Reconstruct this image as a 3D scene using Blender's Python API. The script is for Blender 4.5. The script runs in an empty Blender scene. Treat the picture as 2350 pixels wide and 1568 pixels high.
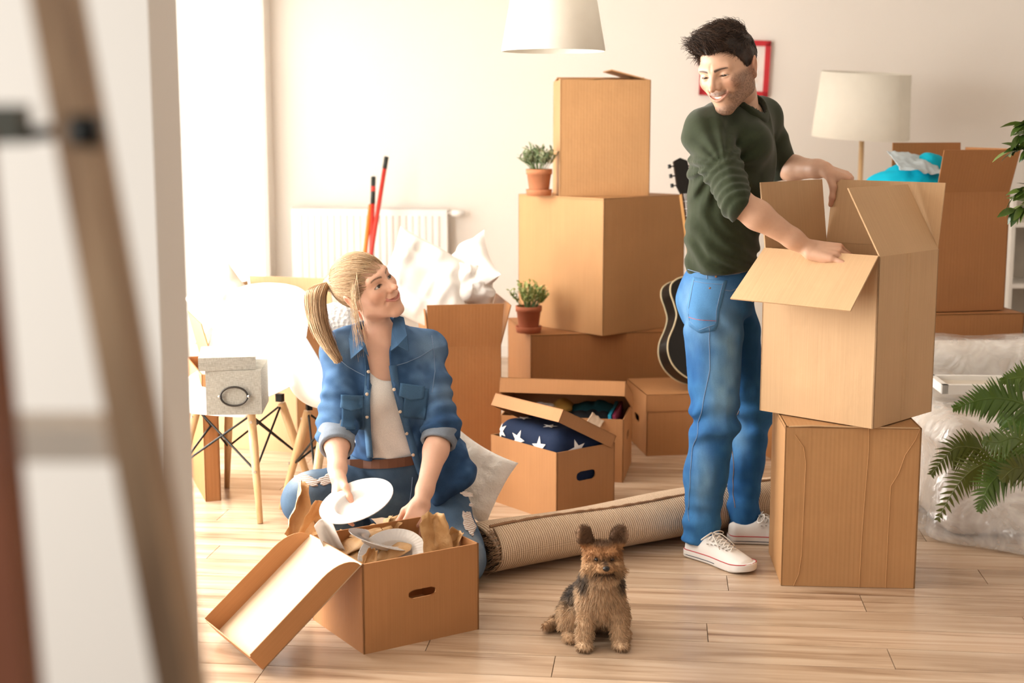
import bpy, bmesh, math, random
import numpy as np
from mathutils import Vector, Matrix, noise as mnoise

SC = bpy.context.scene
COL = SC.collection
# ------------------------------------------------------------------ camera
FPX, CXP, CYP, CAMH = 3264.0, 1175.0, 784.0, 1.455
PITCH = math.atan(504.0 / 3264.0)
cam_data = bpy.data.cameras.new('camera')
cam = bpy.data.objects.new('camera', cam_data)
COL.objects.link(cam)
cam.location = (0, 0, CAMH)
cam.rotation_euler = (math.pi / 2 - PITCH, 0, 0)
cam_data.sensor_width = 36.0
cam_data.lens = FPX / 2350.0 * 36.0
cam_data.clip_start = 0.05
cam_data.dof.use_dof = True
cam_data.dof.focus_distance = 4.35
cam_data.dof.aperture_fstop = 2.9
SC.camera = cam
# ------------------------------------------------------------------ light
world = bpy.data.worlds.new('world')
SC.world = world
world.use_nodes = True
bg = world.node_tree.nodes['Background']
bg.inputs[0].default_value = (1.0, 0.965, 0.92, 1)
bg.inputs[1].default_value = 0.28
ROOM_A = math.radians(6.0)                                   # the room is turned a little to the lens
WT = Vector((math.cos(ROOM_A), -math.sin(ROOM_A), 0))        # along the back wall, to the right
WN = Vector((math.sin(ROOM_A), math.cos(ROOM_A), 0))         # into the back wall
CORNER = Vector((-1.545, 8.96, 0))                           # back wall meets window wall


def area(name, loc, size, size_y, direction, energy, color):
    l = bpy.data.lights.new(name, 'AREA')
    l.shape = 'RECTANGLE'; l.size = size; l.size_y = size_y
    l.energy = energy; l.color = color
    o = bpy.data.objects.new(name, l)
    COL.objects.link(o)
    o.location = loc
    o.rotation_euler = Vector(direction).to_track_quat('-Z', 'Y').to_euler()
    return o


# daylight entering through the two tall windows of the left wall
for k, (d0, d1, en) in enumerate(((0.14, 1.75, 72.0), (2.55, 5.6, 270.0))):
    c = CORNER - WN * ((d0 + d1) / 2) - WT * 0.16 + Vector((0, 0, 1.35))
    area('window_daylight', c, d1 - d0, 2.2, WT - Vector((0, 0, 0.12)), en, (1.0, 0.965, 0.91))
# unseen light added in the hall to brighten the doorway wall's near face
area('hall_fill_light', (-1.75, 0.55, 1.45), 1.3, 1.7, (1.0, 0.75, -0.05), 36.0, (1.0, 0.955, 0.89))
SC.view_settings.view_transform = 'Standard'
SC.view_settings.look = 'None'
SC.view_settings.gamma = 1.0
SC.view_settings.use_curve_mapping = False
SC.view_settings.exposure = 0.38


def ray(u, v):
    a = (u - CXP) / FPX; b = -(v - CYP) / FPX
    return Vector((a, math.cos(PITCH) + b * math.sin(PITCH), -math.sin(PITCH) + b * math.cos(PITCH)))


def at(u, v, y):
    """world point seen at a pixel, on the plane at distance y"""
    r = ray(u, v)
    return Vector((0, 0, CAMH)) + r * (y / r.y)


def on(u, v, z=0.0):
    """world point seen at a pixel, on the level z"""
    r = ray(u, v)
    return Vector((0, 0, CAMH)) + r * ((z - CAMH) / r.z)

# ------------------------------------------------------------------ helpers
def link(o, parent=None):
    COL.objects.link(o)
    if parent is not None:
        o.parent = parent
    return o


def tag(o, label=None, cat=None, group=None, kind=None):
    if label: o['label'] = label
    if cat: o['category'] = cat
    if group: o['group'] = group
    if kind: o['kind'] = kind
    return o


def thing(name, label, cat, loc=(0, 0, 0), rotz=0.0, group=None, rot=None):
    o = bpy.data.objects.new(name, None)
    o.empty_display_size = 0.05
    COL.objects.link(o)
    o.location = loc
    o.rotation_euler = rot if rot is not None else (0, 0, rotz)
    return tag(o, label, cat, group)


def mesh_obj(name, verts, faces, mat=None, parent=None, smooth=False, uvs=None, cols=None, mats=None, mis=None):
    me = bpy.data.meshes.new(name)
    if isinstance(verts, np.ndarray) and isinstance(faces, np.ndarray):
        nv, nf, k = len(verts), len(faces), faces.shape[1]
        me.vertices.add(nv); me.vertices.foreach_set('co', verts.astype(np.float32).ravel())
        me.loops.add(nf * k); me.loops.foreach_set('vertex_index', faces.astype(np.int32).ravel())
        me.polygons.add(nf)
        me.polygons.foreach_set('loop_start', np.arange(0, nf * k, k, dtype=np.int32))
        me.update(calc_edges=True)
    else:
        me.from_pydata([tuple(v) for v in verts], [], faces)
        me.update()
    if smooth:
        me.polygons.foreach_set('use_smooth', np.ones(len(me.polygons), dtype=bool))
    if uvs is not None:
        l = me.uv_layers.new(name='uv')
        l.data.foreach_set('uv', np.asarray(uvs, dtype=np.float32).ravel())
    if cols is not None:
        ca = me.color_attributes.new('col', 'FLOAT_COLOR', 'POINT')
        c = np.ones((len(me.vertices), 4), dtype=np.float32)
        c[:, :cols.shape[1]] = cols
        ca.data.foreach_set('color', c.ravel())
    for m in (mats or ([mat] if mat else [])):
        me.materials.append(m)
    if mis is not None:
        me.polygons.foreach_set('material_index', np.asarray(mis, dtype=np.int32))
    o = bpy.data.objects.new(name, me)
    return link(o, parent)


class MB:
    """collects quads, slabs, tubes and lathes and builds them as one mesh"""
    def __init__(self):
        self.v, self.f, self.uv, self.sm = [], [], [], False

    def face(self, pts, uvs=None):
        n = len(self.v)
        pts = [Vector(p) for p in pts]
        self.v += pts
        self.f.append(list(range(n, n + len(pts))))
        if uvs is None:
            a = pts[1] - pts[0]; la = a.length or 1
            e = a / la
            nn = (pts[1] - pts[0]).cross(pts[-1] - pts[0])
            g = nn.cross(e); g = g / (g.length or 1)
            uvs = [((p - pts[0]).dot(e), (p - pts[0]).dot(g)) for p in pts]
        self.uv += uvs

    def slab(self, a, b, c, d, t, shift=(0, 0)):
        """quad a b c d (counter-clockwise seen from outside), thickened inwards by t"""
        a, b, c, d = map(Vector, (a, b, c, d))
        n = (b - a).cross(d - a); n.normalize()
        q = [p - n * t for p in (a, b, c, d)]
        A = [a, b, c, d]
        self.face(A)
        self.face([q[1], q[0], q[3], q[2]])
        for i in range(4):
            j = (i + 1) % 4
            self.face([A[j], A[i], q[i], q[j]], [(0, 0), (0.3, 0), (0.3, t), (0, t)])

    def poly_slab(self, pts, t):
        pts = [Vector(p) for p in pts]
        n = Vector((0, 0, 0))
        for i in range(len(pts)):
            n += (pts[i] - pts[0]).cross(pts[(i + 1) % len(pts)] - pts[0])
        n.normalize()
        q = [p - n * t for p in pts]
        self.face(pts)
        self.face(q[::-1])
        for i in range(len(pts)):
            j = (i + 1) % len(pts)
            self.face([pts[j], pts[i], q[i], q[j]])

    def box(self, lo, hi):
        x0, y0, z0 = lo; x1, y1, z1 = hi
        self.face([(x0, y0, z0), (x1, y0, z0), (x1, y0, z1), (x0, y0, z1)])
        self.face([(x1, y0, z0), (x1, y1, z0), (x1, y1, z1), (x1, y0, z1)])
        self.face([(x1, y1, z0), (x0, y1, z0), (x0, y1, z1), (x1, y1, z1)])
        self.face([(x0, y1, z0), (x0, y0, z0), (x0, y0, z1), (x0, y1, z1)])
        self.face([(x0, y0, z1), (x1, y0, z1), (x1, y1, z1), (x0, y1, z1)])
        self.face([(x0, y1, z0), (x1, y1, z0), (x1, y0, z0), (x0, y0, z0)])

    def tube(self, pts, r, n=10, cap=True):
        pts = [Vector(p) for p in pts]
        rr = r if isinstance(r, (list, tuple)) else [r] * len(pts)
        base = len(self.v)
        up = None
        for i, p in enumerate(pts):
            t = (pts[min(i + 1, len(pts) - 1)] - pts[max(i - 1, 0)]).normalized()
            if up is None:
                up = Vector((0, 0, 1)) if abs(t.z) < 0.9 else Vector((1, 0, 0))
            s = t.cross(up)
            if s.length < 1e-6: s = t.orthogonal()
            s.normalize()
            up = s.cross(t).normalized()
            for k in range(n):
                an = 2 * math.pi * k / n
                self.v.append(p + (s * math.cos(an) + up * math.sin(an)) * rr[i])
        L = len(pts)
        for i in range(L - 1):
            for k in range(n):
                k2 = (k + 1) % n
                self.f.append([base + i * n + k, base + i * n + k2, base + (i + 1) * n + k2, base + (i + 1) * n + k])
                self.uv += [(k / n, i / L), ((k + 1) / n, i / L), ((k + 1) / n, (i + 1) / L), (k / n, (i + 1) / L)]
        if cap:
            self.f.append([base + k for k in range(n)][::-1]); self.uv += [(0, 0)] * n
            self.f.append([base + (L - 1) * n + k for k in range(n)]); self.uv += [(0, 0)] * n

    def lathe(self, prof, n=32, origin=(0, 0, 0), axis=None):
        base = len(self.v)
        o = Vector(origin)
        for (r, z) in prof:
            for k in range(n):
                an = 2 * math.pi * k / n
                self.v.append(o + Vector((r * math.cos(an), r * math.sin(an), z)))
        L = len(prof)
        for i in range(L - 1):
            for k in range(n):
                k2 = (k + 1) % n
                self.f.append([base + i * n + k, base + i * n + k2, base + (i + 1) * n + k2, base + (i + 1) * n + k])
                self.uv += [(k / n, i / L), ((k + 1) / n, i / L), ((k + 1) / n, (i + 1) / L), (k / n, (i + 1) / L)]

    def build(self, name, mat=None, parent=None, smooth=False):
        return mesh_obj(name, self.v, self.f, mat, parent, smooth, self.uv)


# ------------------------------------------------------------------ materials
MATS = {}


class NT:
    def __init__(self, name):
        m = bpy.data.materials.new(name)
        m.use_nodes = True
        self.m = m
        self.nt = m.node_tree
        self.b = self.nt.nodes['Principled BSDF']
        MATS[name] = m

    def n(self, typ, **kw):
        nd = self.nt.nodes.new(typ)
        for k, v in kw.items():
            if k.startswith('in_'):
                key = k[3:]
                key = int(key) if key.isdigit() else key.replace('_', ' ')
                nd.inputs[key].default_value = v
            else:
                setattr(nd, k, v)
        return nd

    def l(self, a, b):
        self.nt.links.new(a, b)

    def ramp(self, src, stops):
        r = self.n('ShaderNodeValToRGB')
        el = r.color_ramp.elements
        while len(el) < len(stops): el.new(0.5)
        for e, (p, c) in zip(el, stops):
            e.position = p; e.color = (*c, 1) if len(c) == 3 else c
        self.l(src, r.inputs[0])
        return r

    def mix(self, fac, a, b, blend='MIX'):
        x = self.n('ShaderNodeMix', data_type='RGBA', blend_type=blend)
        for i, s in ((0, fac), (6, a), (7, b)):
            if hasattr(s, 'is_output'): self.l(s, x.inputs[i])
            elif i == 0: x.inputs[0].default_value = s
            else: x.inputs[i].default_value = (*s, 1)
        return x.outputs[2]

    def bump(self, h, strength=0.3, dist=0.01, prev=None):
        b = self.n('ShaderNodeBump', in_Strength=strength, in_Distance=dist)
        self.l(h, b.inputs['Height'])
        if prev is not None: self.l(prev, b.inputs['Normal'])
        return b.outputs[0]

    def coord(self, which='Object', scale=None, rot=None):
        t = self.n('ShaderNodeTexCoord')
        o = t.outputs[which]
        if scale is not None:
            mp = self.n('ShaderNodeMapping')
            mp.inputs['Scale'].default_value = scale
            if rot: mp.inputs['Rotation'].default_value = rot
            self.l(o, mp.inputs[0]); o = mp.outputs[0]
        return o

    def noise(self, vec, scale=5.0, detail=3.0, rough=0.5, dist=0.0):
        t = self.n('ShaderNodeTexNoise', in_Scale=scale, in_Detail=detail, in_Roughness=rough, in_Distortion=dist)
        if vec is not None: self.l(vec, t.inputs['Vector'])
        return t.outputs[0]


def flat(name, col, rough=0.5, spec=0.5, metal=0.0, var=0.06, scale=12.0, bump=0.0, bscale=60.0, **kw):
    """plain coloured surface with a little uneven tone"""
    if name in MATS: return MATS[name]
    t = NT(name)
    v = t.coord('Object')
    f = t.noise(v, scale, 4)
    a = [c * (1 - var) for c in col]; b = [min(1, c * (1 + var)) for c in col]
    t.l(t.ramp(f, [(0.3, a), (0.7, b)]).outputs[0], t.b.inputs['Base Color'])
    t.b.inputs['Roughness'].default_value = rough
    t.b.inputs['Metallic'].default_value = metal
    t.b.inputs['Specular IOR Level'].default_value = spec
    for k, x in kw.items():
        t.b.inputs[k.replace('_', ' ')].default_value = x
    if bump:
        t.l(t.bump(t.noise(v, bscale, 5), bump, 0.004), t.b.inputs['Normal'])
    return t.m


def cardboard(name, col, corr=0.5):
    if name in MATS: return MATS[name]
    t = NT(name)
    uv = t.coord('UV')
    ob = t.coord('Object')
    big = t.noise(ob, 3.0, 3)
    fine = t.noise(t.coord('UV', (260, 3, 1)), 1.0, 2)
    c1 = t.ramp(big, [(0.3, [c * 0.93 for c in col]), (0.7, [min(1, c * 1.06) for c in col])]).outputs[0]
    c2 = t.mix(0.35, c1, t.ramp(fine, [(0.35, (0.84, 0.82, 0.79)), (0.65, (1, 1, 1))]).outputs[0], 'MULTIPLY')
    t.l(c2, t.b.inputs['Base Color'])
    t.b.inputs['Roughness'].default_value = 0.62
    t.b.inputs['Specular IOR Level'].default_value = 0.25
    w = t.n('ShaderNodeTexWave', wave_type='BANDS', bands_direction='X', wave_profile='SIN', in_Scale=22.0, in_Distortion=0.6, in_Detail=1.0)
    t.l(uv, w.inputs['Vector'])
    nb = t.bump(w.outputs[1], corr * 0.28, 0.0012)
    nb = t.bump(t.noise(ob, 7.0, 3), 0.35, 0.012, nb)
    t.l(nb, t.b.inputs['Normal'])
    return t.m


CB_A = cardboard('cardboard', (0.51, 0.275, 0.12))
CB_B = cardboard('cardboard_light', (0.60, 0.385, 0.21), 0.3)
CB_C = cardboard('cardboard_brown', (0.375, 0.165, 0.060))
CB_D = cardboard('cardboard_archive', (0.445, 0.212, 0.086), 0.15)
CB_E = cardboard('cardboard_overexposed', (0.66, 0.50, 0.345), 0.1)  # for the opened lid: its washed-out brightness is put into the colour
WHITE = flat('white_paint', (0.82, 0.79, 0.74), 0.55, var=0.02)
SKINW = None


# ------------------------------------------------------------------ distance fields
def sd_cone(p, a, b, ra, rb):
    a = np.asarray(a, np.float32); b = np.asarray(b, np.float32)
    ba = b - a
    pa = p - a
    h = np.clip((pa @ ba) / max(float(ba @ ba), 1e-12), 0, 1)
    d = pa - h[:, None] * ba
    return np.sqrt(np.einsum('ij,ij->i', d, d)) - (ra + (rb - ra) * h)


def sd_ell(p, c, r, R=None):
    q = p - np.asarray(c, np.float32)
    if R is not None: q = q @ np.asarray(R, np.float32)
    r = np.asarray(r, np.float32)
    a = q / r
    k0 = np.sqrt(np.einsum('ij,ij->i', a, a))
    b = q / (r * r)
    k1 = np.sqrt(np.einsum('ij,ij->i', b, b)) + 1e-9
    return k0 * (k0 - 1) / k1


def sd_box(p, c, hs, rnd=0.0, R=None):
    q = p - np.asarray(c, np.float32)
    if R is not None: q = q @ np.asarray(R, np.float32)
    q = np.abs(q) - (np.asarray(hs, np.float32) - rnd)
    return np.sqrt((np.maximum(q, 0) ** 2).sum(1)) + np.minimum(q.max(1), 0) - rnd


def sd_chain(p, pts, rad, k=0.0):
    d = None
    for i in range(len(pts) - 1):
        e = sd_cone(p, pts[i], pts[i + 1], rad[i], rad[i + 1])
        d = e if d is None else (smin(d, e, k) if k else np.minimum(d, e))
    return d


def smin(a, b, k):
    h = np.clip(0.5 + 0.5 * (b - a) / k, 0, 1)
    return b + (a - b) * h - k * h * (1 - h)


def smax(a, b, k):
    return -smin(-a, -b, k)


def surface(fn, lo, hi, h, smooth_it=1):
    """naive surface nets over fn < 0 inside the box lo..hi, cell size h"""
    lo = np.asarray(lo, np.float32); hi = np.asarray(hi, np.float32)
    n = np.ceil((hi - lo) / h).astype(int) + 1
    ax = [lo[i] + h * np.arange(n[i], dtype=np.float32) for i in range(3)]
    def ev(P_):
        out = np.empty(len(P_), np.float32)
        for s_ in range(0, len(P_), 400000):
            out[s_:s_ + 400000] = fn(P_[s_:s_ + 400000])
        return out
    K = 4                                                 # coarse pass finds the blocks that hold surface
    nc = (n + K - 2) // K + 1
    cax = [lo[i] + h * K * np.arange(nc[i], dtype=np.float32) for i in range(3)]
    CV = ev(np.stack(np.meshgrid(*cax, indexing='ij'), -1).reshape(-1, 3)).reshape(nc)
    mc = [x - 1 for x in nc]
    mn = np.full(mc, np.inf, np.float32); pos = np.zeros(mc, np.int8)
    for dx in (0, 1):
        for dy in (0, 1):
            for dz in (0, 1):
                sl = CV[dx:dx + mc[0], dy:dy + mc[1], dz:dz + mc[2]]
                mn = np.minimum(mn, np.abs(sl)); pos += sl < 0
    actc = (mn < K * h * 1.25 + 0.004) | ((pos > 0) & (pos < 8))
    dil = np.zeros([x + 2 for x in mc], bool)
    for dx in (0, 1, 2):
        for dy in (0, 1, 2):
            for dz in (0, 1, 2):
                if (dx == 1) + (dy == 1) + (dz == 1) >= 2:
                    dil[dx:dx + mc[0], dy:dy + mc[1], dz:dz + mc[2]] |= actc
    dil = dil[1:-1, 1:-1, 1:-1]
    ii = [np.minimum(np.arange(n[i]) // K, mc[i] - 1) for i in range(3)]
    mask = dil[np.ix_(*ii)]
    V = CV[np.ix_(*ii)].copy()
    w = np.argwhere(mask)
    V[mask] = ev((lo + h * w).astype(np.float32))
    S = V < 0
    m = [x - 1 for x in n]
    cnt = np.zeros(m, np.int8)
    for dx in (0, 1):
        for dy in (0, 1):
            for dz in (0, 1):
                cnt += S[dx:dx + m[0], dy:dy + m[1], dz:dz + m[2]]
    act = (cnt > 0) & (cnt < 8)
    idx = -np.ones(m, np.int32)
    cells = np.argwhere(act)
    idx[act] = np.arange(len(cells))
    acc = np.zeros((len(cells), 3), np.float32); num = np.zeros(len(cells), np.float32)
    corners = [(a, b, c) for a in (0, 1) for b in (0, 1) for c in (0, 1)]
    cv = {c: V[cells[:, 0] + c[0], cells[:, 1] + c[1], cells[:, 2] + c[2]] for c in corners}
    for c in corners:
        for ax_ in range(3):
            if c[ax_] == 0:
                e = list(c); e[ax_] = 1; e = tuple(e)
                va, vb = cv[c], cv[e]
                cr = (va < 0) != (vb < 0)
                t = np.where(cr, va / np.where(cr, va - vb, 1), 0)
                q = np.zeros((len(cells), 3), np.float32) + np.array(c, np.float32)
                q[:, ax_] += t
                acc += q * cr[:, None]; num += cr
    verts = lo + h * (cells + acc / num[:, None])
    quads = []
    for ax_ in range(3):
        o1, o2 = [(1, 2), (2, 0), (0, 1)][ax_]
        sl0 = [slice(1, m[i]) for i in range(3)]; sl1 = list(sl0)
        sl0[ax_] = slice(0, m[ax_]); sl1[ax_] = slice(1, m[ax_] + 1)
        A = S[tuple(sl0)]; B = S[tuple(sl1)]
        ch = np.argwhere(A != B)
        if not len(ch): continue
        a_in = A[tuple(ch.T)]
        off = np.ones(3, int); off[ax_] = 0
        base = ch + off
        def cid(d1, d2):
            c = base.copy(); c[:, o1] -= d1; c[:, o2] -= d2
            return idx[c[:, 0], c[:, 1], c[:, 2]]
        q = np.stack([cid(1, 1), cid(0, 1), cid(0, 0), cid(1, 0)], 1)
        q[~a_in] = q[~a_in][:, ::-1]
        quads.append(q)
    F = np.concatenate(quads)
    F = F[(F >= 0).all(1)]
    used = np.unique(F)
    remap = np.full(len(verts), -1, np.int64); remap[used] = np.arange(len(used))
    verts = verts[used]; F = remap[F]
    for _ in range(smooth_it):
        s = np.zeros_like(verts); c = np.zeros(len(verts), np.float32)
        for i in range(4):
            a, b = F[:, i], F[:, (i + 1) % 4]
            for k in range(3):
                s[:, k] += np.bincount(a, verts[b, k], len(verts)) + np.bincount(b, verts[a, k], len(verts))
            c += np.bincount(a, minlength=len(verts)) + np.bincount(b, minlength=len(verts))
        verts = verts * 0.5 + 0.5 * s / np.maximum(c, 1)[:, None]
    return verts, F


def join_vf(parts):
    V, F, n = [], [], 0
    for v, f in parts:
        V.append(v); F.append(f + n); n += len(v)
    return np.concatenate(V), np.concatenate(F)


def vnoise(p, scale, seed=0):
    """cheap smooth value noise in -1..1"""
    q = p * scale + np.array([seed * 17.13, seed * 5.71, seed * 9.37], np.float32)
    i = np.floor(q).astype(np.int64); f = (q - i).astype(np.float32)
    f = f * f * (3 - 2 * f)
    def hsh(x, y, z):
        n = (x * 374761393 + y * 668265263 + z * 2147483647 + seed * 1274126177) & 0xffffffff
        n = ((n ^ (n >> 13)) * 1274126177) & 0xffffffff
        n = n ^ (n >> 16)
        return (n & 0xffff).astype(np.float32) / 32767.5 - 1
    r = 0
    for a in (0, 1):
        wa = f[:, 0] if a else 1 - f[:, 0]
        for b in (0, 1):
            wb = f[:, 1] if b else 1 - f[:, 1]
            for c in (0, 1):
                wc = f[:, 2] if c else 1 - f[:, 2]
                r = r + wa * wb * wc * hsh(i[:, 0] + a, i[:, 1] + b, i[:, 2] + c)
    return r


def rot3(yaw=0, pitch=0, roll=0):
    """Rz(yaw) Rx(pitch) Ry(roll) in degrees as a numpy matrix"""
    m = Matrix.Rotation(math.radians(yaw), 3, 'Z') @ Matrix.Rotation(math.radians(pitch), 3, 'X') @ Matrix.Rotation(math.radians(roll), 3, 'Y')
    return np.array(m, np.float32)


def strands(name, mat, parent, roots, paths, r0, r1, cols=None, sides=3):
    """many thin tapering tubes in one mesh; paths: (S, K, 3) absolute points"""
    S, K, _ = paths.shape
    tan = np.gradient(paths, axis=1)
    tan /= np.linalg.norm(tan, axis=2, keepdims=True) + 1e-9
    ref = np.array([0.31, 0.52, 0.8], np.float32)
    s1 = np.cross(tan, ref); s1 /= np.linalg.norm(s1, axis=2, keepdims=True) + 1e-9
    s2 = np.cross(tan, s1)
    rad = np.linspace(r0, r1, K)[None, :, None]
    ring = []
    for k in range(sides):
        a = 2 * math.pi * k / sides
        ring.append(paths + (s1 * math.cos(a) + s2 * math.sin(a)) * rad)
    V = np.stack(ring, 2).reshape(-1, 3)
    b = (np.arange(S)[:, None, None] * K + np.arange(K - 1)[None, :, None]) * sides
    k = np.arange(sides)[None, None, :]
    k2 = (k + 1) % sides
    F = np.stack([b + k, b + k2, b + sides + k2, b + sides + k], -1).reshape(-1, 4)
    c = None
    if cols is not None:
        c = np.repeat(cols, K * sides, axis=0)
    return mesh_obj(name, V, F, mat, parent, True, cols=c)

# ------------------------------------------------------------------ room shell
def wall_material(name, col):
    t = NT(name)
    v = t.coord('Object')
    f = t.noise(v, 1.3, 3)
    t.l(t.ramp(f, [(0.3, [c * 0.985 for c in col]), (0.7, col)]).outputs[0], t.b.inputs['Base Color'])
    t.b.inputs['Roughness'].default_value = 0.85
    t.b.inputs['Specular IOR Level'].default_value = 0.2
    t.l(t.bump(t.noise(v, 160, 3), 0.08, 0.002), t.b.inputs['Normal'])
    return t.m


WALL = wall_material('wall_plaster', (0.835, 0.785, 0.725))
WALL_NEAR = wall_material('wall_plaster_near', (0.80, 0.765, 0.715))


def plank_material():
    t = NT('laminate_oak')
    tc = t.n('ShaderNodeTexCoord')
    oi = t.n('ShaderNodeObjectInfo')
    sc = t.n('ShaderNodeMath', operation='MULTIPLY', in_1=37.0)
    t.l(oi.outputs['Random'], sc.inputs[0])
    cx = t.n('ShaderNodeCombineXYZ')
    for i in range(3): t.l(sc.outputs[0], cx.inputs[i])
    ad = t.n('ShaderNodeVectorMath', operation='ADD')
    t.l(tc.outputs['Object'], ad.inputs[0]); t.l(cx.outputs[0], ad.inputs[1])
    def mp(s):
        m = t.n('ShaderNodeMapping'); m.inputs['Scale'].default_value = s
        t.l(ad.outputs[0], m.inputs[0]); return m.outputs[0]
    streak = t.noise(mp((1.3, 26, 8)), 1.0, 5, 0.6, 0.5)
    flame = t.noise(mp((0.9, 9, 4)), 1.0, 4, 0.55, 1.6)
    strip = t.n('ShaderNodeTexVoronoi', feature='F1', in_Scale=1.0)
    t.l(mp((0.9, 15.0, 0.0)), strip.inputs['Vector'])
    base = t.ramp(flame, [(0.26, (0.33, 0.215, 0.14)), (0.42, (0.50, 0.36, 0.25)), (0.55, (0.60, 0.455, 0.33)), (0.74, (0.69, 0.55, 0.42))]).outputs[0]
    st = t.ramp(streak, [(0.30, (0.52, 0.42, 0.35)), (0.45, (0.93, 0.90, 0.87)), (0.7, (1.0, 1.0, 1.0))]).outputs[0]
    c = t.mix(0.85, base, st, 'MULTIPLY')
    tone = t.ramp(oi.outputs['Random'], [(0.0, (0.88, 0.86, 0.83)), (0.5, (0.98, 0.97, 0.95)), (1.0, (1.08, 1.06, 1.04))]).outputs[0]
    c = t.mix(1.0, c, tone, 'MULTIPLY')
    t.l(c, t.b.inputs['Base Color'])
    t.b.inputs['Roughness'].default_value = 0.27
    t.b.inputs['Specular IOR Level'].default_value = 0.62
    t.l(t.bump(streak, 0.06, 0.002), t.b.inputs['Normal'])
    return t.m


def wpt(s, d, z=0.0):
    """room coordinates: s along the back wall from the corner, d out from it towards the camera"""
    return CORNER + WT * s - WN * d + Vector((0, 0, z))


def room_box(mb, s0, s1, d0, d1, z0, z1):
    c = [wpt(s0, d1), wpt(s1, d1), wpt(s1, d0), wpt(s0, d0)]
    lo = [p + Vector((0, 0, z0)) for p in c]; hi = [p + Vector((0, 0, z1)) for p in c]
    mb.face([hi[0], hi[1], hi[2], hi[3]])
    mb.face([lo[3], lo[2], lo[1], lo[0]])
    for i in range(4):
        j = (i + 1) % 4
        mb.face([lo[i], lo[j], hi[j], hi[i]])


FLOORM = plank_material()
m = MB(); room_box(m, -0.4, 6.2, -0.2, 9.6, -0.06, -0.008)
floor = tag(m.build('floor', flat('underlay', (0.24, 0.155, 0.10), 0.6)), kind='structure')
PL, PW = 1.28, 0.152
pm = MB()
e = 0.0006
x0, x1, y0, y1 = e, PL - e, e, PW - e
pm.face([(x0 + e, y0 + e, 0), (x1 - e, y0 + e, 0), (x1 - e, y1 - e, 0), (x0 + e, y1 - e, 0)])
top = [(x0 + e, y0 + e, 0), (x1 - e, y0 + e, 0), (x1 - e, y1 - e, 0), (x0 + e, y1 - e, 0)]
bot = [(x0, y0, -0.0075), (x1, y0, -0.0075), (x1, y1, -0.0075), (x0, y1, -0.0075)]
for i in range(4):
    j = (i + 1) % 4
    pm.face([bot[i], bot[j], top[j], top[i]])
plank0 = pm.build('plank', FLOORM, floor)
ROWS = range(-1, 44)
rng = random.Random(3)
first = True
for r in ROWS:
    off = (r % 3) * 0.43 + rng.uniform(-0.08, 0.08)
    for k in range(-1, 5):
        s = k * PL + off - 0.35
        d = r * PW
        if s > 5.4: continue
        o = plank0 if first else plank0.copy()
        if not first:
            COL.objects.link(o); o.parent = floor
        first = False
        p = wpt(s, d + PW)
        o.location = p
        o.rotation_euler = (0, 0, -ROOM_A)

m = MB(); room_box(m, -0.25, 6.2, -0.2, 0.0, 0, 2.75)
tag(m.build('wall_back', WALL), kind='structure')
m = MB(); room_box(m, -0.02, 6.0, 0.0, 0.016, 0, 0.075)
tag(m.build('baseboard_back', WHITE), kind='structure')
m = MB()
WIN = [(0.14, 1.75), (2.55, 5.6)]
ZB, ZT = 0.12, 2.50
room_box(m, -0.25, 0, 0.0, WIN[0][0], 0, 2.75)
room_box(m, -0.25, 0, WIN[0][1], WIN[1][0], 0, 2.75)
room_box(m, -0.25, 0, WIN[1][1], 6.4, 0, 2.75)
for a, b in WIN:
    room_box(m, -0.25, 0, a, b, 0, ZB)
    room_box(m, -0.25, 0, a, b, ZT, 2.75)
tag(m.build('wall_left', WALL), kind='structure')
m = MB(); room_box(m, 6.0, 6.2, 0.0, 9.4, 0, 2.75)
tag(m.build('wall_right', WALL), kind='structure')
m = MB(); room_box(m, -0.25, 6.2, -0.2, 7.4, 2.75, 2.85)
tag(m.build('ceiling', WALL), kind='structure')
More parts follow.
